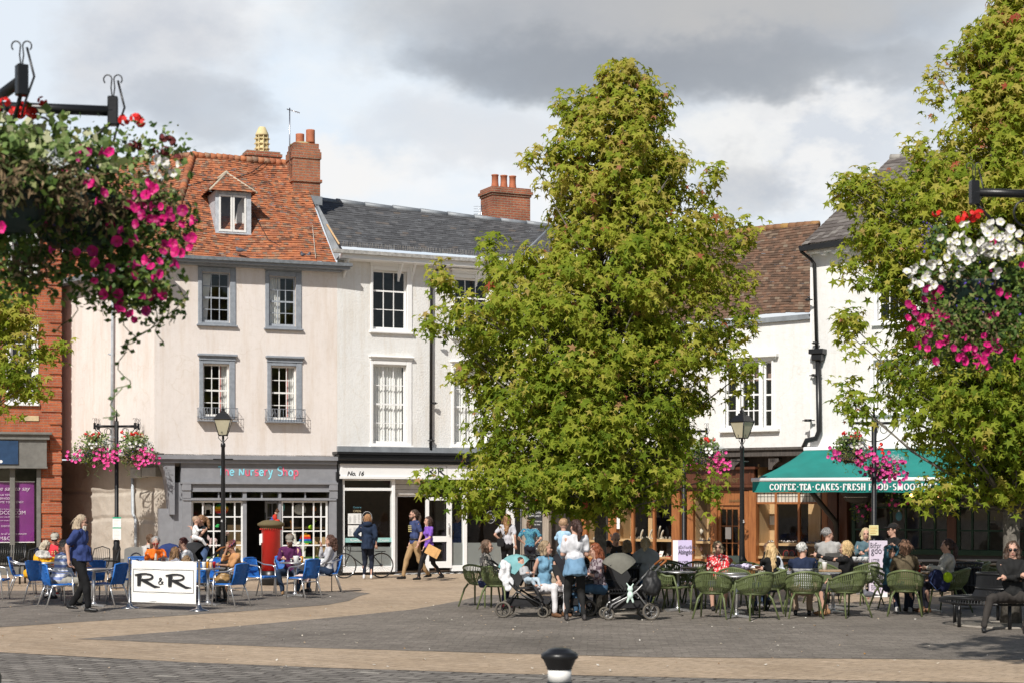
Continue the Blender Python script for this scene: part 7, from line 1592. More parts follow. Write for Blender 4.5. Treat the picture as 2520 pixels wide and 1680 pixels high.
  for q in range(110):
   a = r2.uniform(0, 2 * pi); e = r2.uniform(-.3, 1.4); oy = sin(a) * cos(e)
   if oy < -.2 and e < .75: continue
   if hs == 'balding' and (oy < 0 or e > .3): continue
   p0 = H(.088 * cos(a) * cos(e), .03 + .093 * oy, .048 + .09 * sin(e)); o_ = (p0 - hc).normalized(); dn = V((r2.gauss(0, .25), r2.gauss(0, .2), -1)) * ll * r2.uniform(.6, 1.15)
   sx2.tube([p0 - o_ * .01, p0 + o_ * .012 + dn * .35, p0 + o_ * .016 + V((0, .02, 0)) + dn], [.007, .006, .002], 3, 0, False, True, False)
  remesh(hm, 'hair', Hh, root, .012, 1, .018 if hs != 'curly' else .024, 40, extra=sx2)
 for e in extras:
  if e == 'beard':
   b_ = MB(); b_.ell(H(0, -.058, -.088), (.052, .045, .045), 12, 7, 0, Rm); b_.cap(H(-.055, -.02, -.05), H(-.03, -.07, -.085), .022, .02); b_.cap(H(.055, -.02, -.05), H(.03, -.07, -.085), .022, .02); remesh(b_, 'beard', Hh, root, .010, 1, .01, 60)
  if e == 'longbeard': b_ = MB(); b_.cap(H(0, -.06, -.085), H(0, -.09, -.28), .045, .02); remesh(b_, 'beard', hairmat((.62, .58, .50)), root, .010, 1, .01, 40)
  if e in ('glasses', 'sunglasses', 'redglasses'):
   b_ = MB(); mt = {'glasses': EYEM, 'sunglasses': LENS, 'redglasses': pm('red_frame', (.35, .03, .02), .4)}[e]
   for k in (-1, 1):
    if e == 'glasses': b_.tube([H(k * .034 + .023 * cos(t), -.098, .004 + .017 * sin(t)) for t in [j * pi / 6 for j in range(12)]], .0028, 4, 0, True)
    else: b_.ell(H(k * .034, -.096, .004), (.028, .008, .020), 10, 6, 0, Rm)
    b_.tube([H(k * .06, -.092, .01), H(k * .08, .01, .008)], .003, 4)
   b_.tube([H(-.012, -.1, .008), H(.012, -.1, .008)], .003, 4); b_.build('glasses', mt, root)
  if e == 'headshades':
   b_ = MB(); [b_.ell(H(k * .035, -.045, .115), (.027, .015, .014), 8, 6, 0, Rm) for k in (-1, 1)]; b_.build('sunglasses', LENS, root)
  if isinstance(e, tuple) and e[0] == 'cap':
   b_ = MB(); b_.ell(H(0, .022, .062), (.096, .104, .075), 16, 9, 0, Rm); b_.ell(H(0, -.11, .052), (.068, .065, .012), 14, 6, 0, Rm); b_.build('cap', cloth(e[1]), root, smooth=True)
  if isinstance(e, tuple) and e[0] == 'band':
   b_ = MB(); b_.tube([H(.095 * cos(t), .02 + .098 * sin(t), .07 + .025 * sin(t)) for t in [j * pi / 10 for j in range(20)]], .018, 7, 0, True); b_.build('headband', cloth(e[1], 'camo', e[2]), root)
  if isinstance(e, tuple) and e[0] == 'hood':
   b_ = MB(); b_.ell(nb + V((0, .09, .02)), (.13, .08, .08), 14, 8); b_.ell(nb + V((0, .0, -.0)), (.12, .09, .05), 12, 7); remesh(b_, 'hood', cloth(e[1]), root, .015, 2, .015, 15)
  if isinstance(e, tuple) and e[0] == 'shawl':
   b_ = MB(); b_.ell(ch + V((0, .03, .05)), (.24, .16, .22), 16, 9); b_.ell(ws + V((0, .06, 0)), (.22, .13, .2), 14, 8); b_.cap(shs[0], shs[1], .09, .09); remesh(b_, 'shawl', cloth(e[1]), root, .018, 3, .03, 11)
  if isinstance(e, tuple) and e[0] == 'tied':
   b_ = MB(); b_.tube([pel + up * .14, pel + up * .02, pel - V((0, -.02, .16))], [.165 * g, .195 * g, .225 * g], 16, fl=.8); remesh(b_, 'tied_shirt', cloth(e[1]), root, .018, 2, .03, 12)
  if isinstance(e, tuple) and e[0] == 'strap':
   b_ = MB(); b_.tube([shs[0] + V((.03, .05, .07)), ch + V((.02, .13, 0)), pel + V((.17, .1, .08))], .012, 5); b_.bbox(.06, .24, .10, .19, pzv - .05, pzv + .17, .03); b_.build('shoulder_bag', cloth(e[1]), root)
  if e == 'belt': b_ = MB(); b_.tube([pel + V((.15 * g * cos(t), .115 * g * sin(t), .085)) for t in [j * pi / 10 for j in range(20)]], .02, 6, 0, True); b_.build('belt', SHOEB, root)
  if isinstance(e, tuple) and e[0] == 'open':
   b_ = MB(); b_.ell(ch + fw * .06, (.05, .075, .17), 10, 8); remesh(b_, 'shirt_front', cloth(e[1], *(e[2:] or ('plain',))), root, .012, 1)
  if isinstance(e, tuple) and e[0] == 'print':
   for q in range(e[2]):
    for r_ in range(e[3]): b_ = MB(); p = ch + fw * .125 + up * (.05 - r_ * .045) + lat * ((q - (e[2] - 1) / 2) * .05); b_.ell(p, (.016, .006, .014), 6, 4); b_.build('printed_motif', pm('motif', e[1], .8), root)
 root['_h'] = 0; del root['_h']
 return root, dict(nb=nb, pel=pel, hc=hc, H=H)
def baby(label, loc, face, top, bot, hair=(.2, .12, .07), lying=True, tilt=35, s=1.0, front=None):
 root = thing('person', label, 'baby', loc, radians(face)); root.scale = (s, s, s); b = MB(); ex = MB(); t = MB(); p = MB(); L = radians(-tilt if lying else 5); up = V((0, -sin(L), cos(L))); pel = V((0, 0, .07)); hc = pel + up * .36
 b.ell(hc, (.068, .074, .078), 12, 9); b.ell(hc + V((0, -.03, -.03)), (.05, .05, .045), 10, 7); b.ell(hc + V((0, -.078, -.012)), (.01, .01, .009), 6, 5)
 for k in (-1, 1): b.ell(hc + V((k * .068, .005, -.01)), (.008, .016, .02), 6, 5); ex.ell(hc + V((k * .025, -.070, .0)), (.009, .005, .006), 6, 4, 1)
 ex.ell(hc + V((0, -.075, -.035)), (.014, .005, .005), 6, 4, 2)
 b.cap(pel + up * .2, hc, .04, .035); b.ell(pel + up * .12, (.075, .06, .13)); t.ell(pel + up * .13, (.085, .072, .135), 12, 8); t.cap(pel + up * .22 + V((-.06, 0, 0)), pel + up * .22 + V((.06, 0, 0)), .038, .038)
 for k in (-1, 1):
  S0 = pel + up * .22 + V((k * .075, 0, 0)); E = S0 + V((k * .05, -.05, -.08)); W = E + V((-k * .05, -.09, .02)); b.cap(S0, E, .024, .021); b.cap(E, W, .02, .017); b.ell(W + V((0, -.02, 0)), (.018, .022, .018), 8, 6); t.cap(S0, E, .032, .029); t.cap(E, E.lerp(W, .7), .028, .024)
  for q in range(4): ex.tube([W + V(((q - 1.5) * .008, -.03, 0)), W + V(((q - 1.5) * .008, -.048, -.008))], .004, 5)
  ex.tube([W + V((-k * .016, -.02, 0)), W + V((-k * .02, -.036, .004))], .004, 5)
  h0 = pel + V((k * .045, 0, 0)); K = h0 + V((k * .05, -.14, .02 if lying else -.05)); A_ = K + V((-k * .04, -.08, -.11)); b.cap(h0, K, .04, .032); b.cap(K, A_, .03, .022); b.cap(A_, A_ + V((0, -.045, .01)), .02, .014); p.cap(h0, K, .048, .038); p.cap(K, A_, .036, .026)
 p.ell(pel, (.085, .075, .07)); remesh(b, 'body', [M_SKIN, EYEM, LIPM], root, .009, 1, extra=ex); remesh(t, 'top', cloth(top), root, .011, 1, .008, 25); remesh(p, 'trousers', cloth(bot), root, .011, 1, .008, 25)
 h = MB(); h.ell(hc + V((0, .016, .022)), (.072, .076, .068), 12, 8); remesh(h, 'hair', hairmat(hair), root, .009, 1, .006, 50); return root
GRY = (.42, .41, .39); BLD = (.62, .50, .30); BRN = (.13, .075, .04); DBR = (.05, .03, .02); LBR = (.30, .19, .10); RED_ = (.26, .075, .03)
# -- left cafe
person('woman in a mustard yellow coat reading at the leftmost cafe table', 78, 37.4, 95, lean=26, arms=('read', 'read'), top=(.78, .40, .02), bot=(.05, .07, .12), legs='knee', hair=(.60, .52, .40), hs='bob', hp=22, female=True, stout=1.12, coat=.1, extras=[('hood', (.01, .015, .04))], s=.97, shoe=pm('red_sandal', (.45, .05, .03)))
person('person in a red T-shirt and pale baseball cap behind the leftmost cafe table', 137, 38.9, 8, lean=10, arms=('table', 'table'), top=(.68, .05, .07), sleeve='short', bot=(.10, .10, .12), hair=DBR, hp=18, stout=1.15, s=1.04, extras=[('cap', (.45, .42, .36)), 'sunglasses', ('print', (.8, .7, .3), 3, 2)])
person('grey haired man in a blue and white striped polo shirt seen from behind', 140, 33.5, 118, lean=12, arms=('table', 'table'), top=(.78, .79, .82), tk='wide', t2=(.25, .33, .62), sleeve='short', bot=(.38, .36, .31), hair=(.22, .20, .18), hs='short', hp=10, stout=1.2, extras=['sunglasses'])
person('brown haired child with bare arms at the table behind the striped shirt man', 172, 36.2, -60, lean=14, arms=('chin', 'table'), top=(.65, .72, .80), tk='camo', t2=(.45, .55, .7), sleeve='none', bot=(.4, .4, .4), hair=(.27, .12, .05), hs='bob', hp=15, female=True, s=.9)
person('long haired bearded man in a navy short sleeved shirt walking past the tables', 196, 31.6, 82, 'walk', 1.04, lean=2, arms=('walkb', 'down'), top=(.035, .055, .17), sleeve='short', ank=((-.09, -.2, .085), (.09, .2, .12)), bot=(.012, .012, .013), hair=(.48, .38, .27), hs='wavyman', hp=12, stout=1.22, coat=.02, extras=['longbeard', 'glasses'])
person('woman with a long brown ponytail seated beyond the orange cardigan woman', 362, 39.6, 150, lean=6, arms=('table', 'lap'), top=(.55, .52, .50), bot=(.1, .1, .1), hair=(.16, .09, .05), hs='pony', hy=60, female=True)
person('grey haired woman in a bright orange cardigan and red sunglasses', 383, 37.0, 12, lean=10, arms=('table', 'table'), top=(.85, .17, .02), bot=(.6, .6, .6), hair=(.38, .37, .36), hs='short', hp=15, female=True, extras=['redglasses', ('open', (.78, .72, .62))])
person('long haired girl with sunglasses on her head behind the white banner', 417, 34.6, 140, lean=14, arms=('face', 'table'), top=(.30, .30, .34), bot=(.1, .1, .2), hair=(.27, .15, .07), hs='long', female=True, s=.88, extras=['headshades'])
person('small curly haired child whose head shows above the white banner', 456, 34.4, 170, lean=8, top=(.4, .4, .5), bot=(.1, .1, .2), hair=(.26, .16, .08), hs='curly', s=.74)
person('woman with short dark red hair and a white cardigan at the banner tables', 474, 36.4, -70, lean=16, arms=('table', 'fwd'), top=(.80, .79, .78), bot=(.07, .15, .32), bk='camo', b2=(.4, .45, .5), legs='skirt', hair=(.10, .025, .02), hs='short', hp=14, female=True, stout=1.12, extras=[('open', (.7, .2, .3))])
person('bare shouldered woman in blue sunglasses cuddling a baby at the toy shop', 500, 41.4, -45, 'stand', lean=4, arms=('hold2', 'hold'), top=(.02, .025, .03), sleeve='none', bot=(.08, .13, .25), hair=(.30, .16, .08), hs='pony', hy=-20, hp=15, female=True, extras=['sunglasses'])
baby('baby in white held against the shoulder of the woman with blue sunglasses', (GX(481, 41.2), 41.15, 1.13), 100, (.80, .80, .80), (.78, .78, .80), lying=False, s=1.15, hair=(.45, .30, .2))
person('person in a tan blouse and patterned headband resting face in hand', 588, 35.2, -50, lean=14, arms=('face', 'table'), top=(.52, .27, .12), sleeve='elbow', bot=(.02, .02, .02), hair=(.14, .05, .03), hs='short', hp=24, female=True, skin=M_SKIN2, extras=[('band', (.04, .06, .12), (.5, .1, .1))], s=.97)
person('bearded man in a purple shirt and flat grey cap with a large white cup', 714, 38.0, 5, lean=12, arms=('table', 'table'), top=(.10, .022, .085), bot=(.03, .05, .09), hair=(.17, .08, .04), hs='short', hp=24, extras=['beard', ('cap', (.26, .235, .20))], s=1.03, shoe=pm('tan_boot', (.32, .19, .09)), ank=((-.14, -.34, .08), (.16, -.30, .08)), knee_out=.3)
person('curly haired woman in a pale grey top with her legs crossed by the toy shop', 808, 38.5, -85, 'cross', lean=-4, arms=('chin', 'lap'), top=(.52, .52, .55), bot=(.02, .035, .07), hair=(.09, .04, .025), hs='curly', hp=10, female=True)
# -- standing near the cafe
person('woman in a navy hooded coat reading the menus in the cafe window', 905, 45.6, 178, 'stand', lean=0, arms=('down', 'hips'), top=(.018, .03, .06), bot=(.015, .02, .035), hair=(.42, .22, .10), hs='bob', female=True, stout=1.12, coat=.12, extras=[('hood', (.018, .03, .06))], shoe=pm('trainer_white', (.7, .7, .7)), s=1.0)
person('bearded man in glasses with dark tied hair, navy T-shirt and khaki trousers', 1021, 44.9, -62, 'walk', 1.07, lean=2, arms=('down', 'down'), top=(.05, .07, .17), sleeve='short', bot=(.38, .25, .13), hair=(.06, .035, .02), hs='pony', hy=-5, extras=['beard', 'glasses', 'belt', ('print', (.6, .45, .3), 4, 4)])
c, j = person('woman in a violet T-shirt carrying a brown envelope beside the bearded man', 1056, 44.5, -58, 'walk', .97, lean=2, arms=('down', (.16, -.32, -.38)), top=(.22, .10, .50), sleeve='short', bot=(.014, .014, .016), hair=(.075, .04, .03), hs='bob', female=True, hy=-8)
env = thing('envelope', 'large brown padded envelope held by the woman in violet', 'envelope', (GX(1052, 44.1), 44.1, .86), radians(-5)); m = MB(); m.M = Matrix.Rotation(radians(28), 4, 'Y'); m.bbox(-.03, .34, -.012, .012, -.13, .13, .004); m.build('envelope_body', pm('manila', (.62, .36, .14), .7), env); m = MB(); m.M = Matrix.Rotation(radians(28), 4, 'Y'); m.box(.26, .27, -.0135, -.012, -.13, .13); m.build('flap_edge', pm('manila_dark', (.45, .25, .1), .7), env)
person('long haired woman in a grey tee with a black bag, back turned', 1248, 45.2, 172, 'stand', lean=0, arms=('down', 'hips'), top=(.52, .52, .56), sleeve='short', bot=(.014, .014, .015), hair=(.34, .18, .08), hs='long', female=True, s=1.0, extras=[('strap', (.015, .015, .016))])
person('child in a blue patterned T-shirt reading the chalkboard', 1304, 45.6, 175, 'stand', lean=0, arms=('hips', 'hips'), top=(.04, .13, .26), tk='camo', t2=(.12, .38, .42), sleeve='short', bot=(.02, .02, .03), hair=(.20, .11, .06), hs='bob', s=.92)
person('woman in a blue dress seated inside the cafe behind the glass', 1128, 52.0, 185, lean=4, arms=('table', 'table'), top=(.03, .09, .30), sleeve='elbow', bot=(.03, .09, .30), legs='skirt', hair=BLD, hs='bun', female=True, z0=.3, s=1.1)
person('waiter in black holding a phone inside the cafe', 1202, 52.6, -30, 'stand', lean=3, arms=('read', 'down'), top=(.02, .02, .02), sleeve='short', bot=(.015, .015, .015), hair=DBR, hp=20, z0=.15)
# -- around the big tree
person('grey brown haired woman in a speckled blouse seated left of the prams', 1192, 33.2, 78, lean=4, arms=('lap', 'lap'), top=(.42, .39, .36), tk='spots', t2=(.10, .09, .09), ts=.9, bot=(.03, .04, .10), hair=(.17, .105, .07), hs='bob', female=True, shoe=pm('pink_shoe', (.65, .08, .12)), stout=1.05)
person('woman in a pale denim sleeveless blouse and white trousers on the round bench', 1341, 30.5, 38, lean=2, arms=('down', 'lap'), top=(.17, .33, .47), sleeve='none', bot=(.78, .76, .78), hair=(.36, .26, .16), hs='bob', hy=35, female=True, shoe=pm('brown_sandal', (.16, .08, .04)), s=1.03)
person('standing woman, back turned, with a denim shirt tied round her waist', 1415, 29.3, 186, 'stand', lean=-2, arms=('hold2', 'hold2'), top=(.66, .66, .69), sleeve='short', bot=(.016, .016, .017), hair=(.055, .025, .018), hs='pony', hy=25, female=True, stout=1.14, ank=((-.16, .0, .08), (.15, .02, .08)), extras=[('tied', (.17, .30, .44))], shoe=pm('trainer_dark', (.05, .045, .045)), s=1.0)
baby('baby in pale blue looking over the shoulder of the standing woman', (GX(1386, 29.55), 29.55, 1.17), 165, (.42, .62, .80), (.42, .62, .80), lying=False, s=1.15, hair=(.42, .26, .15))
person('long red haired woman in a plaid top facing left on the round bench', 1478, 30.5, -72, lean=8, arms=('lap', 'hold2'), top=(.35, .30, .32), tk='check', t2=(.12, .08, .10), ts=.6, sleeve='elbow', bot=(.06, .12, .20), hair=RED_, hs='long', hp=10, female=True)
person('bald man in a dark jacket behind the trunk of the big tree', 1512, 35.4, 8, lean=10, arms=('table', 'table'), top=(.045, .035, .03), bot=(.03, .03, .03), hair=(.5, .48, .45), hs='balding', hp=18, s=1.1, extras=[('open', (.03, .06, .12))])
person('person in a teal checked shirt with back turned behind the red haired woman', 1490, 33.8, 160, lean=14, arms=('table', 'table'), top=(.05, .12, .12), tk='check', t2=(.10, .20, .19), bot=(.03, .03, .03), hair=DBR, hs='short', hp=20, s=.98)
person('person in black bending behind the standing woman', 1452, 33.0, -100, lean=18, arms=('table', 'table'), top=(.014, .014, .014), bot=(.02, .02, .02), hair=(.02, .012, .01), hs='short', hp=15, s=.97)
person('woman with short fair brown hair and a navy jumper seen from behind', 1541, 33.2, 165, lean=8, arms=('table', 'table'), top=(.012, .022, .05), bot=(.03, .03, .04), hair=(.34, .24, .14), hs='bob', female=True, stout=1.1)
person('woman with a fair ponytail and a grey shawl seen from behind', 1592, 32.7, 185, lean=10, arms=('table', 'table'), top=(.40, .50, .62), sleeve='elbow', bot=(.05, .12, .25), hair=(.58, .45, .28), hs='pony', hy=-15, female=True, stout=1.12, extras=[('shawl', (.32, .34, .36))], s=1.04)
# -- right cafe
person('woman in a red flowered blouse and glasses facing the camera', 1766, 32.4, -4, lean=4, arms=('lap', 'lap'), top=(.66, .045, .055), tk='spots', t2=(.80, .72, .68), ts=1.1, bot=(.05, .05, .09), legs='knee', hair=(.42, .33, .21), hs='bob', female=True, stout=1.12, pz=.56, extras=['glasses'], s=.95)
person('woman with very long blonde hair and a black top, back turned', 1903, 31.6, -152, lean=6, arms=('table', 'face'), top=(.013, .013, .016), bot=(.02, .03, .06), hair=(.68, .48, .24), hs='long', hy=-10, female=True, s=.98)
person('person in a white collared shirt leaning forward beyond the long blonde woman', 1932, 33.6, -120, lean=28, arms=('table', 'table'), top=(.72, .76, .82), bot=(.06, .10, .18), hair=(.2, .12, .08), hs='short', hp=30, s=1.0)
person('white haired man in a navy jumper with white stripes below, seen from behind', 1976, 30.2, 172, lean=-2, arms=('table', 'table'), top=(.02, .03, .065), tk='chest', t2=(.72, .71, .70), ts=.86, bot=(.30, .22, .16), hair=(.68, .67, .64), hs='short', hy=-35, stout=1.12, extras=['glasses'], s=1.01)
person('blonde woman in black stretching her arm to the left', 2086, 30.6, -118, lean=2, arms=('lap', (.05, -.6, .03)), top=(.013, .013, .016), bot=(.05, .05, .055), bk='camo', b2=(.14, .13, .12), legs='crop', hair=(.62, .44, .22), hs='bob', female=True, shoe=pm('tan_shoe', (.35, .19, .09)), s=1.03, extras=['headshades'])
person('grey haired man in a pale grey jumper seated under the awning', 2038, 36.8, 160, lean=-2, arms=('table', 'table'), top=(.42, .41, .40), bot=(.05, .05, .05), hair=(.36, .35, .34), hs='short', hy=-60, stout=1.2, s=1.14)
person('blonde woman in a denim jacket in the shade under the awning', 2130, 39.0, -8, lean=6, arms=('table', 'lap'), top=(.09, .15, .18), bot=(.03, .03, .04), hair=(.60, .48, .28), hs='bob', female=True, s=1.12)
person('man in a black cap and glasses looking left under the awning', 2198, 38.6, -70, lean=0, arms=('table', 'lap'), top=(.015, .015, .016), bot=(.02, .02, .02), hair=DBR, hs='short', extras=[('cap', (.02, .02, .022)), 'glasses'], s=1.2)
person('smiling person in glasses stretching both arms above the head', 2188, 32.0, 55, lean=0, arms=('head', 'head'), top=(.04, .11, .15), tk='plain', bot=(.02, .03, .05), hair=(.12, .06, .04), hs='short', extras=['glasses'], s=.94)
person('brown haired woman in a brown striped jumper seen from behind', 2228, 30.9, 172, lean=2, arms=('table', 'table'), top=(.055, .045, .035), tk='hstripe', t2=(.22, .17, .10), ts=2.2, bot=(.015, .02, .035), hair=(.24, .13, .08), hs='bob', female=True, stout=1.08, extras=['headshades'], shoe=pm('grey_trainer', (.4, .39, .38)), s=1.04)
person('woman with a dark curly ponytail and a pale cardigan looking left', 2332, 31.5, -88, lean=0, arms=('lap', 'table'), top=(.58, .55, .49), bot=(.02, .02, .025), hair=(.06, .03, .025), hs='pony', female=True, stout=1.2, shoe=pm('brown_sandal', (.16, .08, .04)), s=1.04)
person('man dressed all in black with sunglasses and folded arms on the round bench', 2492, 26.9, -14, lean=-6, arms=('cross', 'cross'), top=(.016, .016, .017), bot=(.05, .044, .040), hair=(.07, .04, .025), hs='wavyman', hp=4, extras=['sunglasses'], s=1.07, ank=((-.42, -.42, .08), (.15, -.46, .08)), knee_out=.5, skin=M_SKIN, pz=.52)
flush()
# ================================================================== prams, bicycle, signs, table things
def wheel(root, c, r, w, d, name='wheel', rim=None, spokes=5, axis=(0, 1, 0), tyre=None):
 m = MB(); a = V(axis).normalized(); t = a.orthogonal().normalized(); b = a.cross(t); c = V(c)
 m.tube([c + (t * cos(k * 2 * pi / 28) + b * sin(k * 2 * pi / 28)) * r for k in range(28)], w, 7, 0, True); o = m.build(name, tyre or M_BLKM, root)
 m = MB(); m.tube([c + (t * cos(k * 2 * pi / 24) + b * sin(k * 2 * pi / 24)) * (r - w) for k in range(24)], w * .35, 5, 0, True)
 for k in range(spokes): q = t * cos(k * 2 * pi / spokes) + b * sin(k * 2 * pi / spokes); m.tube([c + a * (.02 if spokes > 10 else 0) * (1 if k % 2 else -1), c + q * (r - w)], .002 if spokes > 10 else w * .35, 4)
 m.tube([c - a * .03, c + a * .03], r * .1, 8); m.build('rim', rim or M_STEEL, o); return o
RUB = pm('dusty_tyre', (.13, .115, .095), .8)
def pram(label, px, Y, rot, hood, frame, handle, seat=M_BLKM, style=0, hoodang=0, s=1.0):
 root = thing('pushchair', label, 'pushchair', (GX(px, Y), Y, .008), radians(rot)); root.scale = (s, s, s)   # x forward
 for sy in (-1, 1):
  wheel(root, (-.34, sy * .27, .145), .125, .02, 1, tyre=RUB, rim=frame); wheel(root, (.36, sy * .2, .10), .082, .018, 1, tyre=RUB, rim=frame)
  m = MB(); m.tube([(-.34, sy * .27, .145), (-.1, sy * .25, .46), (.30, sy * .22, .26), (.36, sy * .2, .12)], .016, 7)
  m.tube([(.28, sy * .22, .2), (-.12, sy * .25, .50), (-.5, sy * .25, .90)], .016, 7); m.build('frame_side', frame, root)
  m = MB(); m.tube([(.33, sy * .22, .22), (.36, sy * .2, .1)], .02, 6); m.build('fork', M_BLKM, root)
 m = MB(); m.tube([(-.5, -.25, .90), (-.60, -.24, .98), (-.63, 0, 1.0), (-.60, .24, .98), (-.5, .25, .90)], .019, 8); m.build('handle', handle, root)
 m = MB(); m.tube([(-.34, -.27, .145), (-.34, .27, .145)], .01, 6); m.tube([(-.1, -.25, .44), (-.1, .25, .44)], .014, 6); m.tube([(.3, -.22, .26), (.3, .22, .26)], .012, 6); m.build('axle', M_BLKM, root)
 m = MB(); m.add([(-.25, -.2, .2), (.26, -.17, .2), (.26, .17, .2), (-.25, .2, .2), (-.3, -.22, .34), (.27, -.2, .30), (.27, .2, .30), (-.3, .22, .34)], [(0, 3, 2, 1), (0, 1, 5, 4), (1, 2, 6, 5), (2, 3, 7, 6), (3, 0, 4, 7)]); m.build('basket', cloth((.03, .03, .032)), root)
 t = 1 if style == 0 else -1     # seat facing forward or the parent
 m = MB(); S_ = [(-.30 * t, .92), (-.20 * t, .66), (-.10 * t, .52), (.18 * t, .55), (.30 * t, .36), (.34 * t, .30)]
 for j in range(len(S_) - 1):
  (xa, za), (xb, zb) = S_[j], S_[j + 1]; nx, nz_ = -(zb - za), (xb - xa); l = sqrt(nx * nx + nz_ * nz_); nx, nz_ = nx / l * .03 * t, nz_ / l * .03 * t
  m.add([(xa, -.18, za), (xa, .18, za), (xb, .18, zb), (xb, -.18, zb), (xa - nx, -.18, za - nz_), (xa - nx, .18, za - nz_), (xb - nx, .18, zb - nz_), (xb - nx, -.18, zb - nz_)], [(0, 1, 2, 3), (7, 6, 5, 4), (0, 3, 7, 4), (1, 5, 6, 2), (0, 4, 5, 1), (3, 2, 6, 7)])
 for sy in (-1, 1): m.add([(-.30 * t, sy * .18, .92), (-.2 * t, sy * .18, .64), (-.08 * t, sy * .185, .53), (.02 * t, sy * .19, .72), (-.1 * t, sy * .19, .92)], [(0, 1, 2, 3, 4)])
 m.build('seat', seat, root)
 m = MB(); n = 10; vs = []; c = V((-.14 * t, 0, .76))
 for i in range(9):
  ph = radians(158 - 110 * i / 8 - hoodang); d = V((cos(ph) * t, 0, sin(ph)))
  for j in range(n + 1):
   a = pi * j / n; rr_ = .35 * (1 + .02 * (i % 2)); vs.append(c + V((0, -.20 * cos(a), 0)) + d * rr_ * (sin(a) ** .5 if 0 < j < n else 0) )
 m.add(vs, [(i * (n + 1) + j, i * (n + 1) + j + 1, (i + 1) * (n + 1) + j + 1, (i + 1) * (n + 1) + j) for i in range(8) for j in range(n)], 0, True); m.build('hood', hood, root)
 m = MB(); m.tube([(.05 * t, -.19, .64), (.14 * t, 0, .67), (.05 * t, .19, .64)], .016, 7); m.build('bumper_bar', M_BLKM, root)
 return root
MINT = cloth((.20, .42, .44)); GREYH = cloth((.17, .165, .14)); TANH = pm('tan_leather', (.32, .11, .03), .5)
pram('pushchair with a mint blue hood, black frame and a baby in it', 1290, 30.2, -8, MINT, M_BLK, M_BLKM, style=0)
baby('baby in grey and blue sitting in the mint hooded pushchair', (GX(1300, 29.98), 29.98, .60), 50, (.45, .46, .48), (.42, .52, .60), lying=True, tilt=28, s=1.0, hair=(.07, .04, .03))
pram('black pushchair half hidden behind the standing woman', 1400, 30.6, 183, cloth((.02, .02, .025)), M_BLK, M_BLKM, style=1, hoodang=40)
pram('grey pushchair with bright frame and tan leather handle seen from behind', 1545, 29.6, 186, GREYH, pm('dull_alloy', (.34, .34, .34), .4, .7), TANH, style=1, hoodang=10, s=1.04)
pram('pushchair with navy hood behind the woman in the white cardigan', 432, 38.8, 20, cloth((.03, .05, .16)), M_BLK, M_BLKM, style=0)
pram('black pushchair with tan handle in front of the toy shop window', 492, 40.0, 170, cloth((.03, .03, .032)), M_BLK, TANH, style=1)
# muslin, rucksack, toy rabbit, teether
def lump(name, label, cat, loc, parts, mat, rot=0, mname='body', vox=.012, wr=.02, wf=16, s=1):
 o = thing(name, label, cat, loc, radians(rot)); m = MB()
 for p in parts:
  if len(p) == 2: m.ell(p[0], p[1])
  else: m.cap(*p)
 remesh(m, mname, mat, o, vox, 2, wr, wf); return o
lump('muslin_cloth', 'white muslin cloth hanging from the handle of the mint hooded pushchair', 'cloth', (GX(1242, 30.0), 30.0, .0), [((0, 0, .92), (.09, .05, .10)), ((.0, 0, .78), (.12, .04, .16)), ((.06, 0, .62), (.09, .03, .14))], cloth((.78, .78, .80)), wr=.04)
o = lump('rucksack', 'black leather rucksack hanging on the handle of the grey pushchair', 'rucksack', (GX(1604, 29.2), 29.2, 0), [((0, 0, .62), (.16, .09, .20)), ((0, 0, .78), (.11, .07, .10)), ((0, -.07, .56), (.11, .05, .11))], M_BLKM)
m = MB(); m.tube([(-.05, 0, .8), (-.03, 0, 1.0), (.02, 0, .82)], .01, 5); m.build('strap', M_BLKM, o); m = MB(); m.tube([(-.02, -.1, .46), (-.06, -.09, .3), (0, -.08, .28)], .008, 5); m.build('loose_strap', M_BLKM, o)
o = lump('toy_rabbit', 'pale mint soft toy rabbit dangling from the grey pushchair', 'soft toy', (GX(1551, 29.0), 29.0, 0), [((0, 0, .56), (.05, .04, .05)), ((0, 0, .46), (.055, .045, .07)), ((-.03, 0, .40), (-.05, 0, .34), .022, .02), ((.03, 0, .40), (.05, 0, .34), .022, .02), ((-.02, 0, .60), (-.06, 0, .66), .016, .014), ((.02, 0, .60), (.05, 0, .65), .016, .014)], cloth((.62, .78, .70)), wr=.004)
o = lump('rucksack', 'navy rucksack with a lime lining leaning on the pale cardigan woman\'s chair', 'rucksack', (GX(2304, 31.0), 31.0, 0), [((0, 0, .66), (.14, .10, .17)), ((.14, .02, .55), (.12, .08, .14))], cloth((.02, .025, .07)))
m = MB(); m.ell((.2, -.03, .68), (.09, .07, .10)); m.build('lime_lining', cloth((.45, .65, .02)), o)
m = MB(); m.tube([(-.05, -.1, .8), (-.14, -.12, .6), (-.02, -.12, .45), (.06, -.1, .5)], .01, 5); m.build('strap', cloth((.08, .12, .28)), o)
lump('handbag', 'brown and gold handbag on the seat of the blue chair beside the tan blouse person', 'handbag', (GX(548, 33.5), 33.5, 0), [((0, 0, .53), (.16, .09, .09)), ((.03, 0, .60), (.11, .07, .06))], pm('tan_bag', (.32, .19, .07), .4))
lump('straw_bag', 'brown straw bag on the blue chair left of the banner', 'bag', (GX(278, 33.7), 33.7, 0), [((0, 0, .50), (.12, .08, .05)), ((.04, 0, .55), (.09, .06, .03))], pm('straw', (.35, .22, .09), .8))
lump('pink_cloth', 'pale pink cloth lying over the seat of the empty blue chair', 'cloth', (GX(742, 36.1), 36.1, 0), [((0, 0, .49), (.14, .1, .04)), ((.12, -.02, .42), (.06, .08, .08))], cloth((.70, .52, .48)))
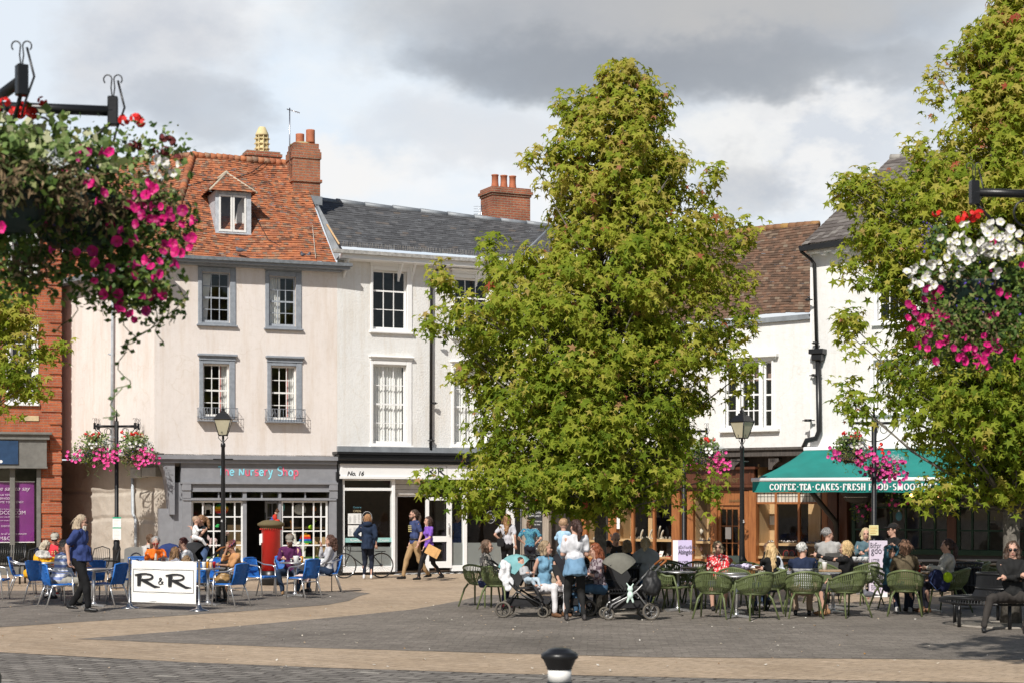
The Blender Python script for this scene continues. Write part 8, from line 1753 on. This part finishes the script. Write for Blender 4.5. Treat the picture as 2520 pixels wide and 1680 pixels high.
lump('lilac_cloth', 'crumpled lilac and white cloth on the table beside the red flowered blouse', 'cloth', (GX(1822, 33.0), 33.0, 0), [((0, 0, .79), (.20, .12, .05)), ((.12, 0, .82), (.12, .08, .04)), ((-.12, 0, .80), (.10, .1, .05))], cloth((.66, .60, .78)), wr=.04)
lump('newspaper', 'folded newspaper held open at the leftmost cafe table', 'newspaper', (GX(105, 37.2), 37.2, 0), [((0, 0, .92), (.17, .02, .09)), ((.06, -.02, .86), (.16, .05, .03))], cloth((.66, .64, .60), 'camo', (.35, .33, .31)), rot=20)
# cups, cans
def cup(label, px, Y, mat, r=.04, h=.10, handle=False, z=.75, name='cup'):
 o = thing(name, label, name.replace('_', ' '), (GX(px, Y), Y, z)); m = MB(); m.lathe([(r * .75, 0), (r, h * .9), (r * 1.02, h), (r * .9, h), (r * .8, h * .3)], 14); m.build('body', mat, o)
 if handle: m = MB(); m.tube([(r * .9, 0, h * .8), (r * 1.7, 0, h * .7), (r * 1.6, 0, h * .3), (r * .8, 0, h * .2)], .008, 5); m.build('handle', mat, o)
 else: m = MB(); m.lathe([(r * .92, h * .93), (.002, h * .94)], 12); m.build('top', M_STEEL if name == 'drinks_can' else pm('coffee', (.1, .05, .03), .3), o)
OJ = pm('orange_juice', (.85, .35, .02), .2); CRED = pm('can_red', (.55, .02, .03), .3, .3); CSIL = pm('can_silver', (.6, .6, .55), .3, .6)
cup('large white coffee cup in front of the purple shirt man', 729, 36.85, M_WHITE2, .065, .14, True); cup('glass of orange juice on the purple shirt man\'s table', 743, 36.95, OJ, .035, .13, name='glass'); cup('small dark glass on the purple shirt man\'s table', 717, 36.9, M_STEEL, .03, .08, name='glass')
cup('white paper cup at the left of the cans table', 502, 33.6, M_WHITE2, .042, .12); cup('glass of orange juice among the drinks cans', 510, 33.65, OJ, .035, .12, name='glass'); cup('glass with a pale drink among the drinks cans', 519, 33.6, pm('peach', (.8, .55, .35), .2), .035, .11, name='glass'); cup('silver and red drinks can at the right of the cans table', 527, 33.7, CRED, .033, .12, name='drinks_can')
cup('red drinks can on the table beside the brown striped jumper', 2262, 31.6, CRED, .033, .12, name='drinks_can'); cup('green and silver drinks can in front of the pale cardigan woman', 2291, 31.6, CSIL, .033, .15, name='drinks_can'); cup('tall white paper cup between the striped man and the blonde woman', 2029, 32.5, M_WHITE2, .05, .15)
for k, (px, t) in enumerate(((2103, 'leftmost'), (2117, 'second'), (2131, 'third'), (2144, 'rightmost'))): cup('white cup, %s on the crowded dark table' % t, px, 37.8, M_WHITE2, .05, .09, True)
cup('glass of water in front of the orange cardigan woman', 393, 36.0, M_STEEL, .035, .12, name='glass'); cup('yellow bottle on the leftmost cafe table', 141, 36.3, pm('mustard', (.8, .6, .02), .3), .03, .16, name='bottle'); cup('brown dish on the pale table by the lilac cloth', 1868, 33.3, pm('brown_dish', (.12, .05, .03), .4), .09, .05, name='dish'); cup('white saucer on the dark table right of the brown jumper', 2250, 38.2, M_WHITE2, .06, .03, name='saucer')
# bicycle leaning on the cafe front
o = thing('bicycle', 'black bicycle leaning on the cafe front under its window', 'bicycle', (GX(893, 46.3), 46.3, .004), radians(20));
for x in (-.52, .52): wheel(o, (x, 0, .34), .33, .016, 1, rim=M_STEEL, spokes=24)
m = MB(); hd, bb, st = V((-.36, 0, .72)), V((.06, 0, .30)), V((.18, 0, .72)); m.tube([(-.34, 0, .80), (-.38, 0, .62), (-.52, 0, .34)], .014, 6); m.tube([(-.36, 0, .74), st], .014, 6); m.tube([(-.38, 0, .64), bb], .016, 6); m.tube([st, bb], .015, 6)
for sy in (-.05, .05): m.tube([st, (.52, sy, .34)], .009, 5); m.tube([bb, (.52, sy, .34)], .009, 5)
m.build('frame', M_BLK, o); m = MB(); m.tube([(-.34, 0, .8), (-.35, 0, .88)], .012, 6); m.tube([(-.35, -.2, .88), (-.35, .2, .88)], .012, 6)
for sy in (-.2, .2): m.tube([(-.35, sy, .88), (-.46, sy, .88), (-.50, sy, .80), (-.42, sy, .74)], .012, 6)
m.build('handlebar', M_BLK, o); m = MB(); m.tube([st, (.2, 0, .84)], .012, 6); m.ell((.22, 0, .87), (.13, .06, .03)); m.build('saddle', M_BLKM, o); m = MB(); m.tube([bb + V((.09 * cos(t), -.05, .09 * sin(t))) for t in [k * pi / 8 for k in range(16)]], .008, 5, 0, True); m.tube([bb + V((-.14, -.07, -.08)), bb, bb + V((.14, .07, .08))], .01, 5); m.build('chainset', M_STEEL, o)
m = MB(); m.box(.35, .62, -.07, .07, .71, .73); m.tube([(.55, .05, .71), (.53, .05, .36)], .006, 4); m.build('rack', M_BLK, o)
# banners and boards
def panel(name, label, cat, px0, py0, px1, py1, Y, mat, t=.02, rot=0):
 xa, xb = GX(px0, Y), GX(px1, Y); za, zb = CZ + (HZ - py1) / F * Y, CZ + (HZ - py0) / F * Y
 o = thing(name, label, cat, (xa, Y, za), radians(rot)); m = MB(); m.bbox(0, xb - xa, 0, t, 0, zb - za, .004); m.build('panel', mat, o); return o, xb - xa, zb - za
DG = pm('print_grey', (.05, .045, .07), .7, bmp=0)
o, w, h = panel('printed_banner', 'lilac printed banner with a white edge wrapped round the post by the jewellers', 'banner', 1657, 1328, 1703, 1438, 43.8, M_LILAC, .12)
m = MB(); m.box(-.012, .12, -.004, -.001, 0, h); m.build('white_edge', M_WHITE2, o)
text('#DoYourBitFor', .125, DG, o, (.13, -.006, h - .22), sx=.58); text('Abingdon', .17, DG, o, (.13, -.006, h - .36), off=.004, sx=.62)
for s_, x_, z_, sz in (('TOUCH IS', .15, .60, .10), ('POSSIBLE', .15, .72, .10), ('LITTER', .36, .58, .07), ('SIGNS', .15, .93, .05), ('Pay contactless', .33, .82, .05)): text(s_, sz, DG, o, (x_ * w / .48 * .75, -.006, h - z_), sx=.55)
o, w, h = panel('printed_banner', 'tall pale lilac banner below the post with the yellow notice', 'banner', 2140, 1329, 2184, 1468, 36.6, pm('pale_lilac', (.70, .62, .74), .5, var=.02), .10)
m = MB(); m.box(0, w, -.004, -.001, 0, .09); m.build('white_foot', M_WHITE2, o)
for s_, x_, z_, sz, sx_ in (('BitFor', .01, .16, .17, .55), ('gdo', .03, .28, .21, .75), ('LITTER', .03, .46, .10, .6), ('Pay c', .13, .59, .07, .7), ('PATIENT & K', .03, .79, .12, .58), ('FOLLOW', .03, .92, .085, .75), ('INSTRUCTIONS', .03, .98, .05, .6), ('SIGNS', .03, 1.06, .10, .8)): text(s_, sz, DG, o, (x_, -.006, h - z_), sx=sx_)
m = MB(); m.box(.03, .10, -.005, -.002, h - .66, h - .53, 0); m.box(.037, .093, -.006, -.003, h - .65, h - .54, 1); m.box(.12, .21, -.005, -.002, h - .66, h - .62, 0); m.build('pictograms', [DG, M_PAPER], o)
o, w, h = panel('paper_notice', 'white paper notices with green headings taped to the black flower post', 'notice', 277, 1271, 298, 1327, 45.85, M_PAPER, .01)
m = MB(); m.box(0, w, -.003, -.001, h - .04, h); m.box(0, w, -.003, -.001, h * .5, h * .5 + .03); m.build('heading', pm('green_heading', (.02, .35, .2), .6), o); m = MB()
for k in range(14):
 if k != 7: m.box(.03, w - R.uniform(.03, .09), -.003, -.001, .04 + k * .037, .045 + k * .037)
m.build('print', pm('grey_print', (.35, .35, .35), .8), o)
o, w, h = panel('paper_notice', 'pale yellow notice with orange print on the post before the green awning', 'notice', 2139, 1291, 2162, 1316, 38.35, pm('yellow_paper', (.72, .68, .36), .7), .01); m = MB()
for k in range(5): m.box(.02, w - R.uniform(.02, .08), -.003, -.001, .04 + k * .036, .052 + k * .036)
m.build('print', pm('orange_print', (.6, .35, .1), .8), o)
o, w, h = panel('pavement_board', 'pale green pavement board with red and yellow circles behind the red flowered blouse', 'board', 1784, 1366, 1819, 1420, 38.5, pm('pale_green', (.55, .66, .52), .6), .03)
m = MB(); m.lathe([(.0, 0), (.13, .001)], 24);
m = MB(); n = 24; m.add([(.11 + .085 * cos(k * 2 * pi / n), -.004, .31 + .14 * sin(k * 2 * pi / n)) for k in range(n)], [tuple(range(n))]); m.build('red_disc', pm('brick_disc', (.50, .09, .05), .6), o)
m = MB(); m.add([(.20 + .07 * cos(k * 2 * pi / n), -.006, .27 + .10 * sin(k * 2 * pi / n)) for k in range(n)], [tuple(range(n))]); m.build('lime_disc', pm('lime_disc', (.60, .66, .25), .6), o); text('Juicette', .10, DG, o, (.10, -.008, .08), sx=.75)
for nm, lab, a in (('chalk_sign', 'small dark round cornered sign on a stand beside the curly haired woman', (803, 1322, 829, 1344, 39.2)),):
 o, w, h = panel(nm, lab, 'sign', *a, pm('plum_board', (.05, .015, .03), .6), .02); m = MB()
 for k in range(4): m.box(.02, w - .03, -.003, -.001, .04 + k * .04, .047 + k * .04)
 m.build('chalk_lines', pm('pink_print', (.6, .35, .4), .8), o); m = MB(); m.tube([(w / 2, .03, .0), (w / 2, .03, -1.05)], .012, 6); m.lathe([(.2, -1.12), (.18, -1.08), (.02, -1.05)], 16, (w / 2, .03, 0)); m.build('stand', M_BLK, o)
o = thing('advertising_board', 'grey oval topped cafe board leaning by the orange cardigan woman', 'board', (GX(334, 39.6), 39.6, 0), radians(25)); m = MB(); m.poly([(-.28, .1), (.28, .1), (.26, .95)] + [(.26 * cos(t), .95 + .07 * sin(t)) for t in [k * pi / 8 for k in range(9)]][1:] , -.015, .015); m.build('panel', pm('board_grey', (.30, .29, .27), .5), o); m = MB(); m.tube([(.14 * cos(t), -.02, .72 + .16 * sin(t)) for t in [k * pi / 10 for k in range(20)]], .012, 5, 0, True); m.build('ring', DG, o)
# mounts for pigeons
def pigeon(label, loc, rot, s=1.0):
 o = lump('pigeon', label, 'pigeon', loc, [((0, 0, .09), (.11, .055, .06)), ((-.08, 0, .15), (.032, .03, .035)), ((-.06, 0, .11), (-.08, 0, .15), .04, .028), ((.08, 0, .085), (.2, 0, .07), .03, .012)], pm('pigeon_grey', (.12, .125, .15), .7, var=.5, scale=12), rot, vox=.008, wr=.002); o.scale = (s,) * 3
 m = MB(); m.cap((-.11, 0, .15), (-.135, 0, .145), .008, .003); m.build('beak', M_BLK, o)
 for y_ in (-.02, .02): m = MB(); m.tube([(0, y_, .05), (0, y_, 0)], .005, 4); m.tube([(-.03, y_, .002), (.015, y_, .002)], .004, 4); m.build('leg', pm('pigeon_leg', (.5, .15, .12)), o)
for px, py, d, rt, lab in ((615, 475, -.6, 80, 'grey pigeon perched on the right edge of the dormer roof'), (590, 624, .35, 0, 'grey pigeon low on the gutter under the dormer window'), (746, 636, .2, 60, 'grey pigeon standing on the tiles near the right end of the gutter'), (755, 637, .15, 170, 'second grey pigeon hiding behind the one at the right end of the gutter')):
 p = NB.at(px, py, d); w_ = NB.w(p.x, p.y, p.z); pigeon(lab, w_, rt)
x, y = G(2138, 1473); pigeon('pigeon walking on the pavement in front of the lilac banner', (x, y, .005), -10, 1.1)
# toys in the toy shop windows
def toy(label, px, py, parts, mat, dep=.45, vox=.012, name='soft_toy', cat='toy'):
 p = NB.at(px, py, -dep); return lump(name, label, cat, NB.w(p.x, p.y, p.z), parts, mat, degrees_(NB), vox=vox, wr=.006)
def degrees_(B): return math.degrees(B.root.rotation_euler.z)
body4 = [((0, 0, .18), (.12, .06, .08)), ((-.12, 0, .22), (-.17, 0, .32), .045, .04), ((-.19, 0, .33), (.06, .035, .04))] + [((x_, 0, .14), (x_, 0, 0), .03, .025) for x_ in (-.08, .08)]
toy('white toy unicorn high in the left toy shop window', 512, 1262, body4, cloth((.78, .76, .76))); toy('big white toy llama in the right toy shop window', 738, 1370, [((0, 0, .30), (.2, .12, .15)), ((-.15, 0, .38), (-.17, 0, .66), .07, .06), ((-.2, 0, .68), (.08, .05, .06)), ((-.1, 0, .2), (-.1, 0, 0), .05, .05), ((.12, 0, .2), (.12, 0, 0), .05, .05)], cloth((.78, .75, .68)))
toy('pink and white toy horse low in the left toy shop window', 525, 1345, body4, cloth((.75, .55, .55))); toy('lime green toy dragon in the right toy shop window', 766, 1303, [((0, 0, .08), (.09, .05, .07)), ((.05, 0, .12), (.08, 0, .24), .035, .04), ((.1, 0, .26), (.05, .03, .03))], cloth((.35, .62, .03))); toy('orange and yellow toy giraffe head in the right toy shop window', 718, 1298, [((0, 0, .06), (.04, .04, .1)), ((0, 0, .18), (.06, .04, .05))], cloth((.80, .30, .03)))
toy('green and red wooden toy in the left toy shop window', 534, 1298, [((0, 0, .04), (.07, .04, .03)), ((.03, 0, .09), (.05, .04, .03))], cloth((.05, .45, .12))); toy('yellow toy duck on the fake grass', 540, 1374, [((0, 0, .05), (.05, .04, .04)), ((-.04, 0, .1), (.03, .03, .03))], cloth((.85, .60, .03))); toy('red toy ladybird on the window bed', 505, 1374, [((0, 0, .05), (.06, .05, .05))], cloth((.65, .05, .04))); toy('rainbow toy stacker at the foot of the left window', 504, 1352, [((0, 0, .05), (.05, .05, .05)), ((0, 0, .12), (.035, .035, .04))], cloth((.75, .55, .1)))
toy('row of small dolls on the left window shelf', 560, 1318, [((x_, 0, .06), (.03, .03, .06)) for x_ in (-.12, -.05, .02)] , cloth((.6, .4, .35)))
toy('rainbow striped child\'s jumper hanging in the right toy shop window', 752, 1352, [((0, 0, .28), (.13, .04, .2)), ((-.1, 0, .4), (-.17, 0, .2), .04, .035), ((.1, 0, .4), (.17, 0, .2), .04, .035)], cloth((.5, .5, .5), 'rainbow'), name='striped_jumper', cat='jumper')
toy('navy child\'s dungarees hanging in the right toy shop window', 716, 1352, [((0, 0, .3), (.15, .05, .17)), ((-.06, 0, .2), (-.07, 0, .02), .06, .06), ((.06, 0, .2), (.07, 0, .02), .06, .06)], cloth((.03, .06, .16)), name='dungarees', cat='dungarees')
toy('teal round balloon high in the right toy shop window', 695, 1254, [((0, 0, .08), (.08, .05, .12))], cloth((.10, .42, .42)), name='balloon', cat='balloon'); toy('clear rainbow balloon high in the left toy shop window', 545, 1262, [((0, 0, .12), (.2, .08, .16))], cloth((.60, .62, .60), 'rainbow'), name='balloon', cat='balloon'); toy('pale round balloon in the middle of the right toy shop window', 738, 1262, [((0, 0, .12), (.19, .08, .16))], cloth((.62, .62, .60)), name='balloon', cat='balloon'); toy('orange felt ring high in the right toy shop window', 773, 1258, [((0, 0, .08), (.07, .03, .08))], cloth((.75, .25, .04)))
flush()
# small hanging baskets in the shade under the awning
for px, py, d, lab in ((2120, 1250, .5, 'dark hanging basket under the awning left of the yellow notice post'), (2205, 1225, .4, 'dark hanging basket above the oval plaque'), (2335, 1240, .4, 'dark hanging basket in front of the brown pier')):
 p = KB.at(px, py, d); basket(lab, KB.w(p.x, p.y, p.z), .36, dict(green=[((0, 0, -.2), (.9, .6, .9), 900, 1)], bloom=[(F_PKG, 'pink_flowers', (0, -.4, -.1), (.8, .3, .7), 7)]), px, True)
